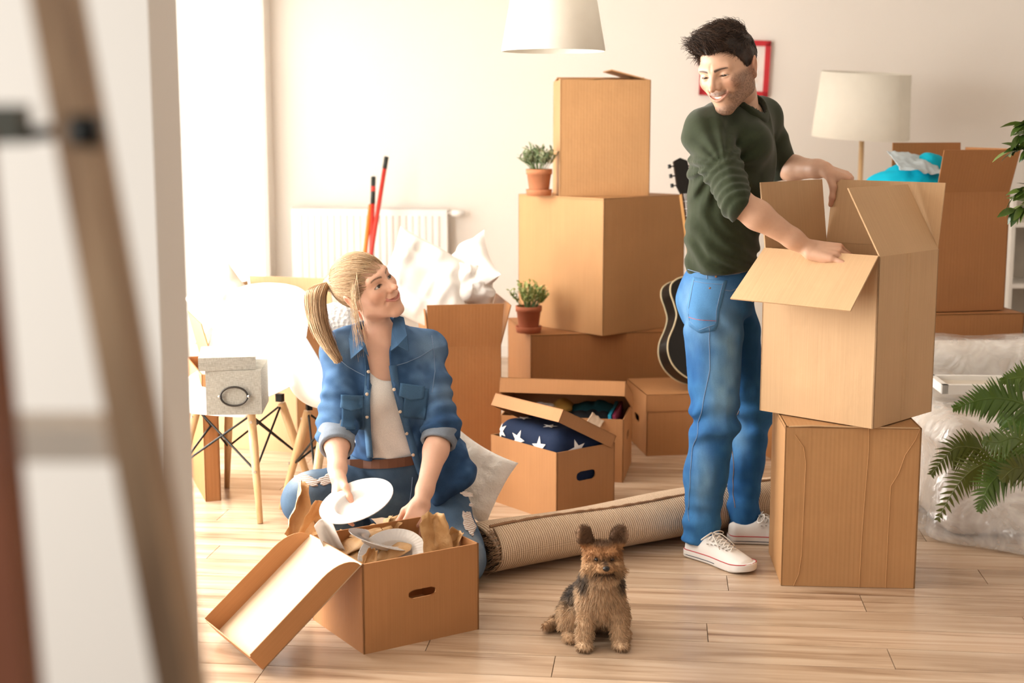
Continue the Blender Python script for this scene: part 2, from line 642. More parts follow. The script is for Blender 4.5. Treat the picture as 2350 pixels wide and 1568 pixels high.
# a shallow white column in the corner, beside the window
m = MB(); room_box(m, 0, 0.055, 0.0, 0.14, 0, 2.75)
tag(m.build('trim_1', WALL), kind='structure')
FRAME = flat('window_frame_white', (0.86, 0.84, 0.80), 0.35, var=0.01)
GLASS = NT('window_glass')
tr = GLASS.n('ShaderNodeBsdfTransparent'); gl = GLASS.n('ShaderNodeBsdfGlossy', in_Roughness=0.02)
mx = GLASS.n('ShaderNodeMixShader', in_0=0.06)
GLASS.l(tr.outputs[0], mx.inputs[1]); GLASS.l(gl.outputs[0], mx.inputs[2])
GLASS.l(mx.outputs[0], GLASS.nt.nodes['Material Output'].inputs[0])
for k, (a, b) in enumerate(WIN):
    w = bpy.data.objects.new('window_%d' % (k + 1), None)
    COL.objects.link(w); w.location = wpt(0, (a + b) / 2, ZB)
    tag(w, kind='structure')
    nleaf = 2 if k == 0 else 3
    inv = Matrix.Translation(-w.location)
    def part(nm, s0, s1, d0, d1, z0, z1, mat, par):
        q = MB(); room_box(q, s0, s1, d0, d1, z0, z1)
        q.v = [inv @ v for v in q.v]
        return q.build(nm, mat, par)
    fr = MB()
    for args in ((-0.10, -0.03, a, a + 0.05, ZB, ZT), (-0.10, -0.03, b - 0.05, b, ZB, ZT), (-0.10, -0.03, a, b, ZB, ZB + 0.05), (-0.10, -0.03, a, b, ZT - 0.05, ZT)):
        room_box(fr, *args)
    fr.v = [inv @ v for v in fr.v]
    fr.build('frame', FRAME, w)
    wd = (b - a - 0.10) / nleaf
    for i in range(nleaf):
        d0 = a + 0.05 + i * wd
        fr = MB()
        for args in ((-0.085, -0.02, d0, d0 + 0.06, ZB + 0.05, ZT - 0.05), (-0.085, -0.02, d0 + wd - 0.06, d0 + wd, ZB + 0.05, ZT - 0.05),
                     (-0.085, -0.02, d0, d0 + wd, ZB + 0.05, ZB + 0.13), (-0.085, -0.02, d0, d0 + wd, ZT - 0.12, ZT - 0.05)):
            room_box(fr, *args)
        fr.v = [inv @ v for v in fr.v]
        s = fr.build('sash', FRAME, w)
        part('pane', -0.056, -0.050, d0 + 0.06, d0 + wd - 0.06, ZB + 0.13, ZT - 0.12, GLASS.m, s)
# sheer curtain drawn across the near window
SHEER = NT('sheer_voile')
tl = SHEER.n('ShaderNodeBsdfTranslucent'); tl.inputs[0].default_value = (0.92, 0.90, 0.86, 1)
df = SHEER.n('ShaderNodeBsdfDiffuse'); df.inputs[0].default_value = (0.90, 0.88, 0.84, 1)
m2 = SHEER.n('ShaderNodeMixShader', in_0=0.35)
SHEER.l(tl.outputs[0], m2.inputs[1]); SHEER.l(df.outputs[0], m2.inputs[2])
SHEER.l(m2.outputs[0], SHEER.nt.nodes['Material Output'].inputs[0])
cu = thing('curtain', 'sheer white curtain glowing in front of the window at the left', 'curtain', wpt(0.05, 0.95, 0.03), rot=(0, 0, -ROOM_A))
Vq, Fq = [], []
nq = 90
for i in range(nq):
    y = -0.86 + 1.70 * i / (nq - 1)
    xo = 0.012 * math.sin(i * 0.9) + 0.006 * math.sin(i * 2.3)
    Vq += [(xo, y, 0.0), (xo, y, 2.55)]
for i in range(nq - 1): Fq.append((2 * i, 2 * i + 2, 2 * i + 3, 2 * i + 1))
mesh_obj('voile', Vq, Fq, SHEER.m, cu, True)
q = MB(); q.tube([(0, -0.95, 2.56), (0, 0.90, 2.56)], 0.012, 12); q.build('curtain_rod', FRAME, cu, True)
# partition wall beside the doorway the camera looks through
A = at(350, 300, 2.30); A.z = 0
m = MB()
e1 = Vector((-1, 0.0, 0)); e2 = WN * 0.137
c = [A + e1 * 1.6, A, A + e2, A + e2 + e1 * 1.6]
lo = c; hi = [p + Vector((0, 0, 2.75)) for p in c]
m.face([hi[0], hi[1], hi[2], hi[3]])
for i in range(4):
    j = (i + 1) % 4
    m.face([lo[i], lo[j], hi[j], hi[i]])
tag(m.build('wall_front', WALL_NEAR), kind='structure')

# ------------------------------------------------------------------ cardboard boxes
def flap_geo(b, a, h, side, L, ang, t, taper=0.0):
    """hinged flap on a top edge; ang 0 closed, 90 upright, 180 flat outside, 270 hanging"""
    c, s = math.cos(math.radians(ang)), math.sin(math.radians(ang))
    e = 0.003
    H = {'y0': ((e, 0, h), (b - e, 0, h), (0, 1, 0)), 'y1': ((b - e, a, h), (e, a, h), (0, -1, 0)),
         'x0': ((0, a - e, h), (0, e, h), (1, 0, 0)), 'x1': ((b, e, h), (b, a - e, h), (-1, 0, 0))}[side]
    p0, p1, d = Vector(H[0]), Vector(H[1]), Vector(H[2])
    f = d * c * L + Vector((0, 0, 1)) * s * L
    tp = (p1 - p0).normalized() * taper
    return p0, p1, p1 + f - tp, p0 + f + tp


def wall_hole(mb, o, eu, ev, W, Hh, cu, cv, hw, hh, t, n=20):
    """upright panel with a rounded hand hole; o lower corner, eu x ev points outwards"""
    o, eu, ev = Vector(o), Vector(eu), Vector(ev)
    nrm = eu.cross(ev)
    def pt(u, v, dpt=0): return o + eu * u + ev * v - nrm * dpt
    inner, outer = [], []
    for k in range(n):
        an = 2 * math.pi * (k + 0.5) / n
        cx, sy = math.cos(an), math.sin(an)
        iu = (hw - hh) * (1 if cx > 0 else -1) + hh * cx
        inner.append((cu + iu, cv + hh * sy))
        m_ = max(abs(cx) / (hw * 1.15), abs(sy) / (hh * 1.3))
        outer.append((cu + cx / m_, cv + sy / m_))
    U0, U1, V0, V1 = cu - hw * 1.15, cu + hw * 1.15, cv - hh * 1.3, cv + hh * 1.3
    # snap the ring nearest each corner to that corner
    for (x, y) in ((U0, V0), (U1, V0), (U1, V1), (U0, V1)):
        k = min(range(n), key=lambda i: (outer[i][0] - x) ** 2 + (outer[i][1] - y) ** 2)
        outer[k] = (x, y)
    for dpt, flip in ((0, False), (t, True)):
        def q(pts):
            P_ = [pt(u, v, dpt) for u, v in pts]
            uv = list(pts)
            if flip: P_.reverse(); uv.reverse()
            mb.face(P_, uv)
        q([(0, 0), (W, 0), (W, V0), (0, V0)])
        q([(0, V1), (W, V1), (W, Hh), (0, Hh)])
        q([(0, V0), (U0, V0), (U0, V1), (0, V1)])
        q([(U1, V0), (W, V0), (W, V1), (U1, V1)])
        for k in range(n):
            j = (k + 1) % n
            q([inner[k], outer[k], outer[j], inner[j]])
    for k in range(n):
        j = (k + 1) % n
        mb.face([pt(*inner[k]), pt(*inner[j]), pt(*inner[j], t), pt(*inner[k], t)])
    for (a, b) in (((0, 0), (W, 0)), ((W, 0), (W, Hh)), ((W, Hh), (0, Hh)), ((0, Hh), (0, 0))):
        mb.face([pt(*b), pt(*a), pt(*a, t), pt(*b, t)])


def carton_body(b, a, h, t=0.005, holes=(), hole_z=0.62, hole=(0.042, 0.0125)):
    mb = MB()
    sides = {'y0': ((0, 0, 0), (1, 0, 0), b), 'x1': ((b, 0, 0), (0, 1, 0), a), 'y1': ((b, a, 0), (-1, 0, 0), b), 'x0': ((0, a, 0), (0, -1, 0), a)}
    for k, (o, eu, W) in sides.items():
        o, eu = Vector(o), Vector(eu)
        if k in holes:
            wall_hole(mb, o, eu, (0, 0, 1), W, h, W / 2, h * hole_z, hole[0], hole[1], t)
        else:
            mb.slab(o, o + eu * W, o + eu * W + Vector((0, 0, h)), o + Vector((0, 0, h)), t)
    mb.slab((t, t, 0.012), (b - t, t, 0.012), (b - t, a - t, 0.012), (t, a - t, 0.012), 0.010)
    return mb


def carton(name, label, N, theta, b, a, h, mat, flaps=(), closed=False, cat='box', group=None, holes=(), tilt=(0, 0)):
    """N near bottom corner, theta direction of the right-hand face; b its length, a the other side, h height"""
    o = thing(name, label, cat, N, group=group, rot=(tilt[0], tilt[1], math.radians(theta)))
    carton_body(b, a, h, holes=holes).build('body', mat, o)
    if closed:
        for s in ('x0', 'x1'):
            mb = MB(); mb.slab(*flap_geo(b, a, h - 0.006, s, b / 2 - 0.001, 0, 0.004), 0.004); mb.build('flap', mat, o)
        for s in ('y0', 'y1'):
            mb = MB(); mb.slab(*flap_geo(b, a, h, s, a / 2 - 0.0015, 0, 0.004), 0.004); mb.build('flap', mat, o)
    for (s, L, ang, *r) in flaps:
        mb = MB(); mb.slab(*flap_geo(b, a, h, s, L, ang, 0.004, r[0] if r else 0.0), 0.0045)
        fl = mb.build('flap', mat, o)
        if len(r) > 1:                                   # score lines pressed into the flap
            p0, p1, p2, p3 = flap_geo(b, a, h, s, L, ang, 0.004, r[0])
            nn = (p1 - p0).cross(p3 - p0).normalized()
            for f0, f1 in r[1]:
                q = MB()
                for side in (1,):
                    x0 = p0.lerp(p1, f0) + nn * 0.0012; x1 = p3.lerp(p2, f1) + nn * 0.0012
                    w = (p1 - p0).normalized() * 0.0016
                    q.slab(x0 - w, x0 + w, x1 + w, x1 - w, 0.0015)
                q.build('crease', mat, fl)
    return o


# --- the two cartons the man is working on
lowbox = carton('moving_box', 'tall closed cardboard box on the floor, under the open box the man handles',
                on(1792, 1345) + Vector((0, 0, 0.001)), -4.0, 0.418, 0.36, 0.516, CB_A, closed=True)
q = MB()                                               # pressed creases on its front
for pts in ([(0.04, 0.0), (0.055, 0.04), (0.062, 0.1), (0.066, 0.40), (0.058, 0.45), (0.03, 0.49)],
            [(0.245, 0.0), (0.247, 0.16), (0.252, 0.30), (0.258, 0.44), (0.256, 0.515)],
            [(0.327, 0.0), (0.328, 0.18), (0.33, 0.33), (0.352, 0.37), (0.37, 0.43), (0.40, 0.48), (0.412, 0.515)]):
    q.tube([(x, -0.0004, z) for x, z in pts], 0.0017, 6)
q.build('crease', CB_A, lowbox)
q = MB(); q.tube([(0.01, 0.0, 0.515), (0.08, -0.001, 0.519), (0.2, -0.002, 0.517), (0.41, 0, 0.516)], 0.0028, 6)
q.build('worn_edge', CB_B, lowbox)

UPN = on(2003, 985, 0.5215)
upbox = carton('moving_box', 'open cardboard box with raised flaps being handled by the man, stacked on another box',
               UPN, 46.0, 0.372, 0.415, 0.531, CB_B,
               flaps=(('x0', 0.225, 222, -0.010, ((0.50, 0.50), (0.475, 0.475), (0.19, 0.19))),
                      ('y0', 0.235, 60, 0.0, ()), ('y1', 0.212, 97, 0.0, ()), ('x1', 0.212, 99, 0.0, ((0.5, 0.5),))))
q = MB()
q.tube([(0.17, -0.0003, 0.0), (0.17, -0.0003, 0.53)], 0.0010, 5)
q.tube([(0.19, -0.0003, 0.03), (0.19, -0.0003, 0.53)], 0.0010, 5)
q.build('crease', CB_B, upbox)

# --- the tall stack by the back wall
STB = at(1218, 770, 6.55)
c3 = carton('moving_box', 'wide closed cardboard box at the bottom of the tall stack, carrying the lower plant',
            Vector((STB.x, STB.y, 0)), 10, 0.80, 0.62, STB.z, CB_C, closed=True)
MN = at(1383, 767, 6.52)
c2 = carton('moving_box', 'large square cardboard box in the middle of the tall stack',
            Vector((MN.x, MN.y, STB.z + 0.002)), 42, 0.56, 0.58, at(1383, 457, 6.52).z - STB.z, CB_A, closed=True)
TN = at(1285, 446, 6.72)
zt = at(1383, 457, 6.52).z + 0.003
c1 = carton('moving_box', 'upright cardboard box topping the tall stack, dark loose flap sticking up',
            Vector((TN.x, TN.y, zt)), 4, 0.425, 0.34, at(1285, 183, 6.72).z - zt, CB_A,
            flaps=(('y0', 0.12, 4, 0.0), ('y1', 0.16, 6, 0.0), ('x0', 0.2, 3, 0.01), ('x1', 0.19, 15, 0.02)))


# --- archive boxes
def archive_lid(b, a, skirt, t=0.003, gap=0.004):
    """a shallow lid around a b x a box, open below, its top at z = 0"""
    mb = MB()
    x0, y0, x1, y1 = -gap, -gap, b + gap, a + gap
    mb.slab((x0, y0, 0), (x1, y0, 0), (x1, y1, 0), (x0, y1, 0), t)
    for o, eu, W in (((x0, y0), (1, 0), x1 - x0), ((x1, y0), (0, 1), y1 - y0), ((x1, y1), (-1, 0), x1 - x0), ((x0, y1), (0, -1), y1 - y0)):
        o = Vector((*o, -skirt)); eu = Vector((*eu, 0))
        mb.slab(o, o + eu * W, o + eu * W + Vector((0, 0, skirt)), o + Vector((0, 0, skirt)), t)
    return mb


CLN = on(1483, 1047)
ab = thing('archive_box', 'closed cardboard archive box with lid and side hand hole, under the guitar', 'box', CLN, math.radians(7.5))
carton_body(0.31, 0.40, 0.268, holes=('x0',), hole_z=0.50, hole=(0.05, 0.017)).build('body', CB_D, ab)
ld = archive_lid(0.31, 0.40, 0.075).build('lid', CB_D, ab); ld.location = (0, 0, 0.275)
q = MB(); q.poly_slab([(0.05, -0.0052, -0.0005), (0.058, -0.0052, -0.012), (0.112, -0.0052, -0.012), (0.12, -0.0052, -0.0005)], 0.001)
q.build('tab', CB_D, ld)

BAN = on(1430, 1108)
bb = thing('archive_box', 'cardboard archive box with raised lid, crammed with clothes and plastic, behind the starry box', 'box', BAN, math.radians(80))
carton_body(0.36, 0.51, 0.262, holes=('y0',), hole_z=0.62, hole=(0.045, 0.016)).build('body', CB_D, bb)


def tilted_lid(o, b, a, skirt, h, deg, dx=0.0):
    """lid lying on the far edge x = b and raised at the near edge x = 0"""
    q = archive_lid(b, a, skirt)
    q.v = [v - Vector((b, 0, 0)) for v in q.v]
    l = q.build('lid', CB_D, o)
    l.location = (b + dx, 0, h)
    l.rotation_euler = (0, math.radians(deg), 0)
    return l


tilted_lid(bb, 0.36, 0.51, 0.062, 0.30, 19)

SBN = on(1277, 1200)
sb = thing('archive_box', 'cardboard archive box holding the starry cushion, lid askew, beside the kneeling woman', 'box', SBN, math.radians(38))
carton_body(0.285, 0.40, 0.262, holes=('y0',), hole_z=0.60, hole=(0.047, 0.018)).build('body', CB_D, sb)
SBLID = tilted_lid(sb, 0.285, 0.40, 0.05, 0.290, 27)

# --- the box the woman is unpacking, its lid folded right back
WBN = on(835, 1503)
WBTH = 32.5
wb = thing('archive_box', 'open cardboard box of plates and packing paper before the woman, lid folded back', 'box', WBN, math.radians(WBTH))
WB_B, WB_A, WB_H = 0.372, 0.335, 0.258
carton_body(WB_B, WB_A, WB_H, holes=('y0',), hole_z=0.56, hole=(0.044, 0.0125)).build('body', CB_D, wb)
LL, LPHI, SK = 0.378, math.radians(39), 0.062
ca, sa = math.cos(LPHI), math.sin(LPHI)
def lp(s, y, n):                                         # lid coordinates: s out from the hinge, n up off the panel
    return Vector((-s * ca - n * sa, y, WB_H - s * sa + n * ca))
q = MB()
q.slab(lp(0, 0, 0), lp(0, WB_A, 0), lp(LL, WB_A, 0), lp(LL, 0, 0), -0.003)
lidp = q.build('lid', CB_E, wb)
for y, sgn in ((0.0, 1), (WB_A, -1)):
    q = MB()
    pts = [(0.004, 0.0)] + [(0.004 + 0.10 * (1 - math.cos(t * math.pi / 16)) , SK * math.sin(t * math.pi / 16)) for t in range(1, 9)] + [(LL, SK), (LL, 0)]
    P3 = [lp(s, y, n) for s, n in pts]
    if sgn > 0: P3.reverse()
    q.poly_slab(P3, -0.003)
    q.build('side_flap', CB_D, lidp)
q = MB()
q.slab(lp(LL, 0.004, 0), lp(LL, WB_A - 0.004, 0), lp(LL, WB_A - 0.004, SK * 0.9), lp(LL, 0.004, SK * 0.9), 0.003)
q.build('end_flap', CB_D, lidp)

# --- carton with the white pillows behind the woman
PBN = at(985, 900, 5.95)
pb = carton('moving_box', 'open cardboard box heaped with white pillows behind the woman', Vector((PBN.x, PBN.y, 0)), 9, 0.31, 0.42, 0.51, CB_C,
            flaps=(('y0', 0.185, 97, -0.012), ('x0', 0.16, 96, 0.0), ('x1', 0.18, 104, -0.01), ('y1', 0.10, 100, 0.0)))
# --- cartons behind the white chairs
CBN = on(685, 1040)
carton('moving_box', 'open cardboard box behind the white chairs, pale side lit by the window', CBN, 72, 0.40, 0.42, 0.545, CB_B,
       flaps=(('x1', 0.20, 80, 0.0), ('y1', 0.17, 100, 0.0), ('y0', 0.15, 150, 0.01), ('x0', 0.16, 200, 0.0)))
EBN = on(472, 1152)
carton('moving_box', 'half hidden cardboard box at the doorway wall, left of the chair with the grey box', EBN, 20, 0.06, 0.45, 0.50, CB_C,
       flaps=(('x1', 0.20, 76, 0.02),), holes=())
# --- cartons at the right, beyond the man's boxes
RY = 5.95
rl = at(2137, 722, RY)
rr = at(2318, 713, RY)
RBZ = (rl.z + rr.z) / 2
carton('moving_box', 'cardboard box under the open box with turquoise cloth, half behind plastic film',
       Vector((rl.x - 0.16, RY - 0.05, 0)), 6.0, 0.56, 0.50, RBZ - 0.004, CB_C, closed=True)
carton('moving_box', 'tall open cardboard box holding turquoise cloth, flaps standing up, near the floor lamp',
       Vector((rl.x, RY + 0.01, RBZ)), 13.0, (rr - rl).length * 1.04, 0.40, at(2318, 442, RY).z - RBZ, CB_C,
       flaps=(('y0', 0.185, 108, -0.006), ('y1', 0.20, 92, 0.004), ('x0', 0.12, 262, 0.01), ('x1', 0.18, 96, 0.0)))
MBN = on(1800, 1072)
carton('moving_box', "plain cardboard box on the floor seen between the man's legs and his boxes", MBN, 12, 0.35, 0.42, 0.27, CB_C, closed=True)

# ------------------------------------------------------------------ furniture and fittings
FABRIC = flat('lamp_fabric', (0.84, 0.80, 0.70), 0.9, var=0.02, bump=0.1, bscale=300)
WOOD = NT('pale_beech')
v = WOOD.coord('Object', (30, 30, 3))
WOOD.l(WOOD.ramp(WOOD.noise(v, 1.5, 4, 0.6, 0.4), [(0.3, (0.60, 0.36, 0.16)), (0.7, (0.76, 0.52, 0.28))]).outputs[0], WOOD.b.inputs['Base Color'])
WOOD.b.inputs['Roughness'].default_value = 0.45
WOOD = WOOD.m
BLACKM = flat('black_metal', (0.012, 0.013, 0.012), 0.4, metal=0.6)
CHROME = flat('dull_steel', (0.55, 0.53, 0.50), 0.3, metal=1.0)
SHELL = flat('white_shell_plastic', (0.86, 0.85, 0.83), 0.32, var=0.01)

# pendant lamp, the shade cut by the top of the picture
PY = 5.4
c0 = at(1270, 118, PY)
pl_ = thing('pendant_lamp', 'cream conical pendant lamp shade hanging above the boxes', 'lamp', (c0.x, PY, 2.75))
rb_ = (at(1388, 118, PY).x - at(1152, 118, PY).x) / 2
rt_ = rb_ * 0.735
hz = at(1270, 118, PY).z - 2.75
prof = [(rb_, hz), (rb_ + 0.002, hz + 0.004), (rt_, hz + 0.30), (rt_ - 0.003, hz + 0.30), (rb_ - 0.003, hz + 0.004), (rb_ - 0.002, hz)]
q = MB(); q.lathe(prof, 64); q.build('lamp_shade', FABRIC, pl_, True)
q = MB(); q.tube([(0, 0, 0), (0, 0, hz + 0.26)], 0.003, 8); q.build('cord', WHITE, pl_)
q = MB(); q.lathe([(0.001, 0.0), (0.05, -0.002), (0.05, -0.03), (0.001, -0.035)], 24); q.build('ceiling_cup', WHITE, pl_)
q = MB(); q.tube([(0, 0, hz + 0.28), (0, 0, hz + 0.20)], 0.02, 12); q.tube([(-rt_, 0, hz + 0.285), (rt_, 0, hz + 0.285)], 0.0025, 6)
q.build('socket', WHITE, pl_)

# floor lamp by the back wall
LY = 7.9
b0 = at(1974, 420, LY)
fl_ = thing('floor_lamp', 'floor lamp with cream drum shade on a pale wooden pole, by the back wall', 'lamp', (b0.x, LY, 0))
zb = at(1970, 314, LY).z; zt2 = at(1975, 165, LY).z
rb2 = (at(2080, 300, LY).x - at(1860, 300, LY).x) / 2; rt2 = rb2 * 0.91
q = MB(); q.lathe([(rb2, zb), (rb2, zb + 0.004), (rt2, zt2), (rt2 - 0.003, zt2), (rb2 - 0.004, zb)], 64)
sh = q.build('lamp_shade', FABRIC, fl_, True)
sh.location = (-0.062, zb * math.sin(math.radians(4)), 0)
sh.rotation_euler = (math.radians(4), math.radians(2.2), 0)
q = MB()
q.slab((rb2 * 0.55 + 0.002, -rb2 * 0.84, zb), (rb2 * 0.60, -rb2 * 0.81, zb), (rt2 * 0.60, -rt2 * 0.81, zt2), (rt2 * 0.55 + 0.002, -rt2 * 0.84, zt2), 0.001)
q.build('seam', FABRIC, sh)
q = MB(); q.tube([(0, 0, 0.02), (0, 0, zb + 0.12)], 0.0135, 14); q.build('pole', WOOD, fl_, True)
q = MB(); q.lathe([(0.001, 0.0), (0.14, 0.0), (0.14, 0.018), (0.12, 0.025), (0.001, 0.026)], 40); q.build('base', WOOD, fl_)
q = MB()
for k in range(3):
    an = 2.1 * k
    q.tube([(0, 0, zb + 0.10), (rt2 * 0.93 * math.cos(an), rt2 * 0.93 * math.sin(an), zb + 0.16)], 0.002, 6)
q.build('shade_holder', CHROME, fl_)

# red framed print on the back wall
fc = at(1688, 155, 8.55)
sdist = (fc - CORNER).dot(WT)
pf = thing('picture_frame', "red framed print on the back wall behind the man's head", 'picture', wpt(sdist, 0.004, fc.z), rot=(0, math.radians(2.0), -ROOM_A))
RED = flat('red_lacquer', (0.55, 0.02, 0.03), 0.4)
hw, hh = 0.205, 0.165
q = MB()
for (x0, x1, z0, z1) in ((-hw, hw, hh - 0.032, hh), (-hw, hw, -hh, -hh + 0.032), (-hw, -hw + 0.032, -hh, hh), (hw - 0.032, hw, -hh, hh)):
    q.box((x0, -0.024, z0), (x1, 0, z1))
q.build('frame', RED, pf)
PRM = NT('faded_print')
nz = PRM.noise(PRM.coord('Object', (7, 7, 5)), 1.2, 3)
PRM.l(PRM.ramp(nz, [(0.35, (0.62, 0.63, 0.64)), (0.5, (0.80, 0.78, 0.76)), (0.62, (0.80, 0.66, 0.55))]).outputs[0], PRM.b.inputs['Base Color'])
q = MB(); q.box((-hw + 0.03, -0.010, -hh + 0.03), (hw - 0.03, -0.004, hh - 0.03)); q.build('mount', flat('mount_board', (0.8, 0.76, 0.72), 0.8), pf)
q = MB(); q.box((-hw + 0.065, -0.0115, -hh + 0.06), (hw - 0.065, -0.010, hh - 0.06)); q.build('print', PRM.m, pf)

# radiator
rl_, rr_ = at(672, 480, 8.85), at(1022, 480, 8.7)
s0 = (rl_ - CORNER).dot(WT); s1 = (rr_ - CORNER).dot(WT)
RZT = rr_.z; RZB = RZT - 0.62
RADM = flat('radiator_enamel', (0.85, 0.83, 0.79), 0.3, var=0.01)
ra = thing('radiator', 'white ribbed panel radiator on the back wall', 'radiator', wpt((s0 + s1) / 2, 0.05, RZB), rot=(0, 0, -ROOM_A))
W2 = (s1 - s0) / 2; RH = RZT - RZB
q = MB(); n = int((s1 - s0 - 0.06) / 0.041)
x = -W2 + 0.03
cells = []
for k in range(n):
    xa = x + k * 0.041
    cells += [(xa, -0.060), (xa + 0.008, -0.068), (xa + 0.026, -0.068), (xa + 0.034, -0.060)]
cells = [(-W2, -0.060)] + cells + [(W2, -0.060)]
for (xa, ya), (xb, yb) in zip(cells, cells[1:]):
    q.face([(xa, ya, 0.045), (xb, yb, 0.045), (xb, yb, RH - 0.045), (xa, ya, RH - 0.045)])
for z0, z1 in ((0, 0.046), (RH - 0.046, RH)):
    q.box((-W2, -0.062, z0), (W2, -0.054, z1))
for k in range(n):                                       # close the ribs top and bottom
    xa = x + k * 0.041
    for z in (0.045, RH - 0.045):
        q.face([(xa, -0.06, z), (xa + 0.008, -0.068, z), (xa + 0.026, -0.068, z), (xa + 0.034, -0.06, z)])
q.build('ribbed_panel', RADM, ra)
q = MB(); q.box((-W2, -0.010, 0.0), (W2, 0.0, RH - 0.02)); q.build('rear_panel', RADM, ra)
q = MB()
for s in (-1, 1):
    q = MB(); q.box((s * W2 - 0.006, -0.062, 0.0), (s * W2 + 0.006, 0.0, RH)); q.build('side_cover', RADM, ra)
q = MB(); q.box((-W2, -0.062, RH - 0.006), (W2, 0.0, RH)); q.build('top_grille', RADM, ra)
q = MB(); q.tube([(W2 + 0.006, -0.03, RH - 0.03), (W2 + 0.035, -0.03, RH - 0.03)], 0.011, 12); q.build('valve', CHROME, ra)
q = MB(); q.tube([(W2 + 0.03, -0.03, RH - 0.03), (W2 + 0.105, -0.03, RH - 0.03)], 0.021, 16); q.build('thermostat_head', RADM, ra, True)

# broom handles leaning on the radiator
REDP = flat('red_handle', (0.62, 0.035, 0.02), 0.35)
ORP = flat('orange_handle', (0.78, 0.22, 0.03), 0.35)
GRIP = flat('black_grip', (0.015, 0.02, 0.017), 0.5)
HRY = 8.35
def broom(name, label, p_top, p_vis, mat, grip, hang=False, band=None):
    """a straight handle from its grip down past p_vis to the floor"""
    d = (p_vis - p_top)
    foot = p_top + d * ((p_top.z - 0.03) / -d.z)
    t = thing(name, label, 'broom', (foot.x, foot.y, 0), group=None)
    o = Vector((foot.x, foot.y, 0))
    a, b = p_top - o, foot - o
    g = a.lerp(b, grip / (b - a).length)
    q = MB(); q.tube([g, b], 0.0135, 12); q.build('handle', mat, t, True)
    q = MB(); q.tube([a, g], 0.0145, 12); q.build('grip', GRIP, t, True)
    if band is not None:
        q = MB(); c1 = a.lerp(b, band / (b - a).length); c2 = a.lerp(b, (band + 0.03) / (b - a).length)
        q.tube([c1, c2], 0.0152, 12); q.build('band', mat, t, True)
    if hang:
        q = MB()
        ring = [a + Vector((0.012 * math.cos(k * math.pi / 6), 0, 0.018 + 0.018 * math.sin(k * math.pi / 6))) for k in range(13)]
        q.tube(ring, 0.003, 6); q.build('hanging_loop', SHELL, t)
    q = MB(); q.box((b.x - 0.03, b.y - 0.02, 0.0), (b.x + 0.03, b.y + 0.02, 0.06)); q.build('broom_head', mat, t)
    return t
broom('broom', 'red broom handle with long black grip, leaning furthest right at the radiator', at(887, 360, 8.52), at(852, 580, 8.36), REDP, 0.075)
broom('broom', 'red broom handle with two black grip sections and a hanging loop, between the others', at(857, 406, 8.50), at(853, 545, 8.40), REDP, 0.165, True, 0.06)
broom('broom', 'thin orange broom handle without visible grip, leftmost at the radiator', at(851, 470, 8.46), at(838, 575, 8.38), ORP, 0.002)


# shell chairs
def catmull(P_, n):
    out = []
    P_ = [np.array(p, float) for p in P_]
    for i in range(len(P_) - 1):
        p0, p1, p2, p3 = P_[max(i - 1, 0)], P_[i], P_[i + 1], P_[min(i + 2, len(P_) - 1)]
        for k in range(n):
            t = k / n
            out.append(0.5 * (2 * p1 + (p2 - p0) * t + (2 * p0 - 5 * p1 + 4 * p2 - p3) * t * t + (3 * p1 - p0 - 3 * p2 + p3) * t ** 3))
    out.append(P_[-1])
    return out


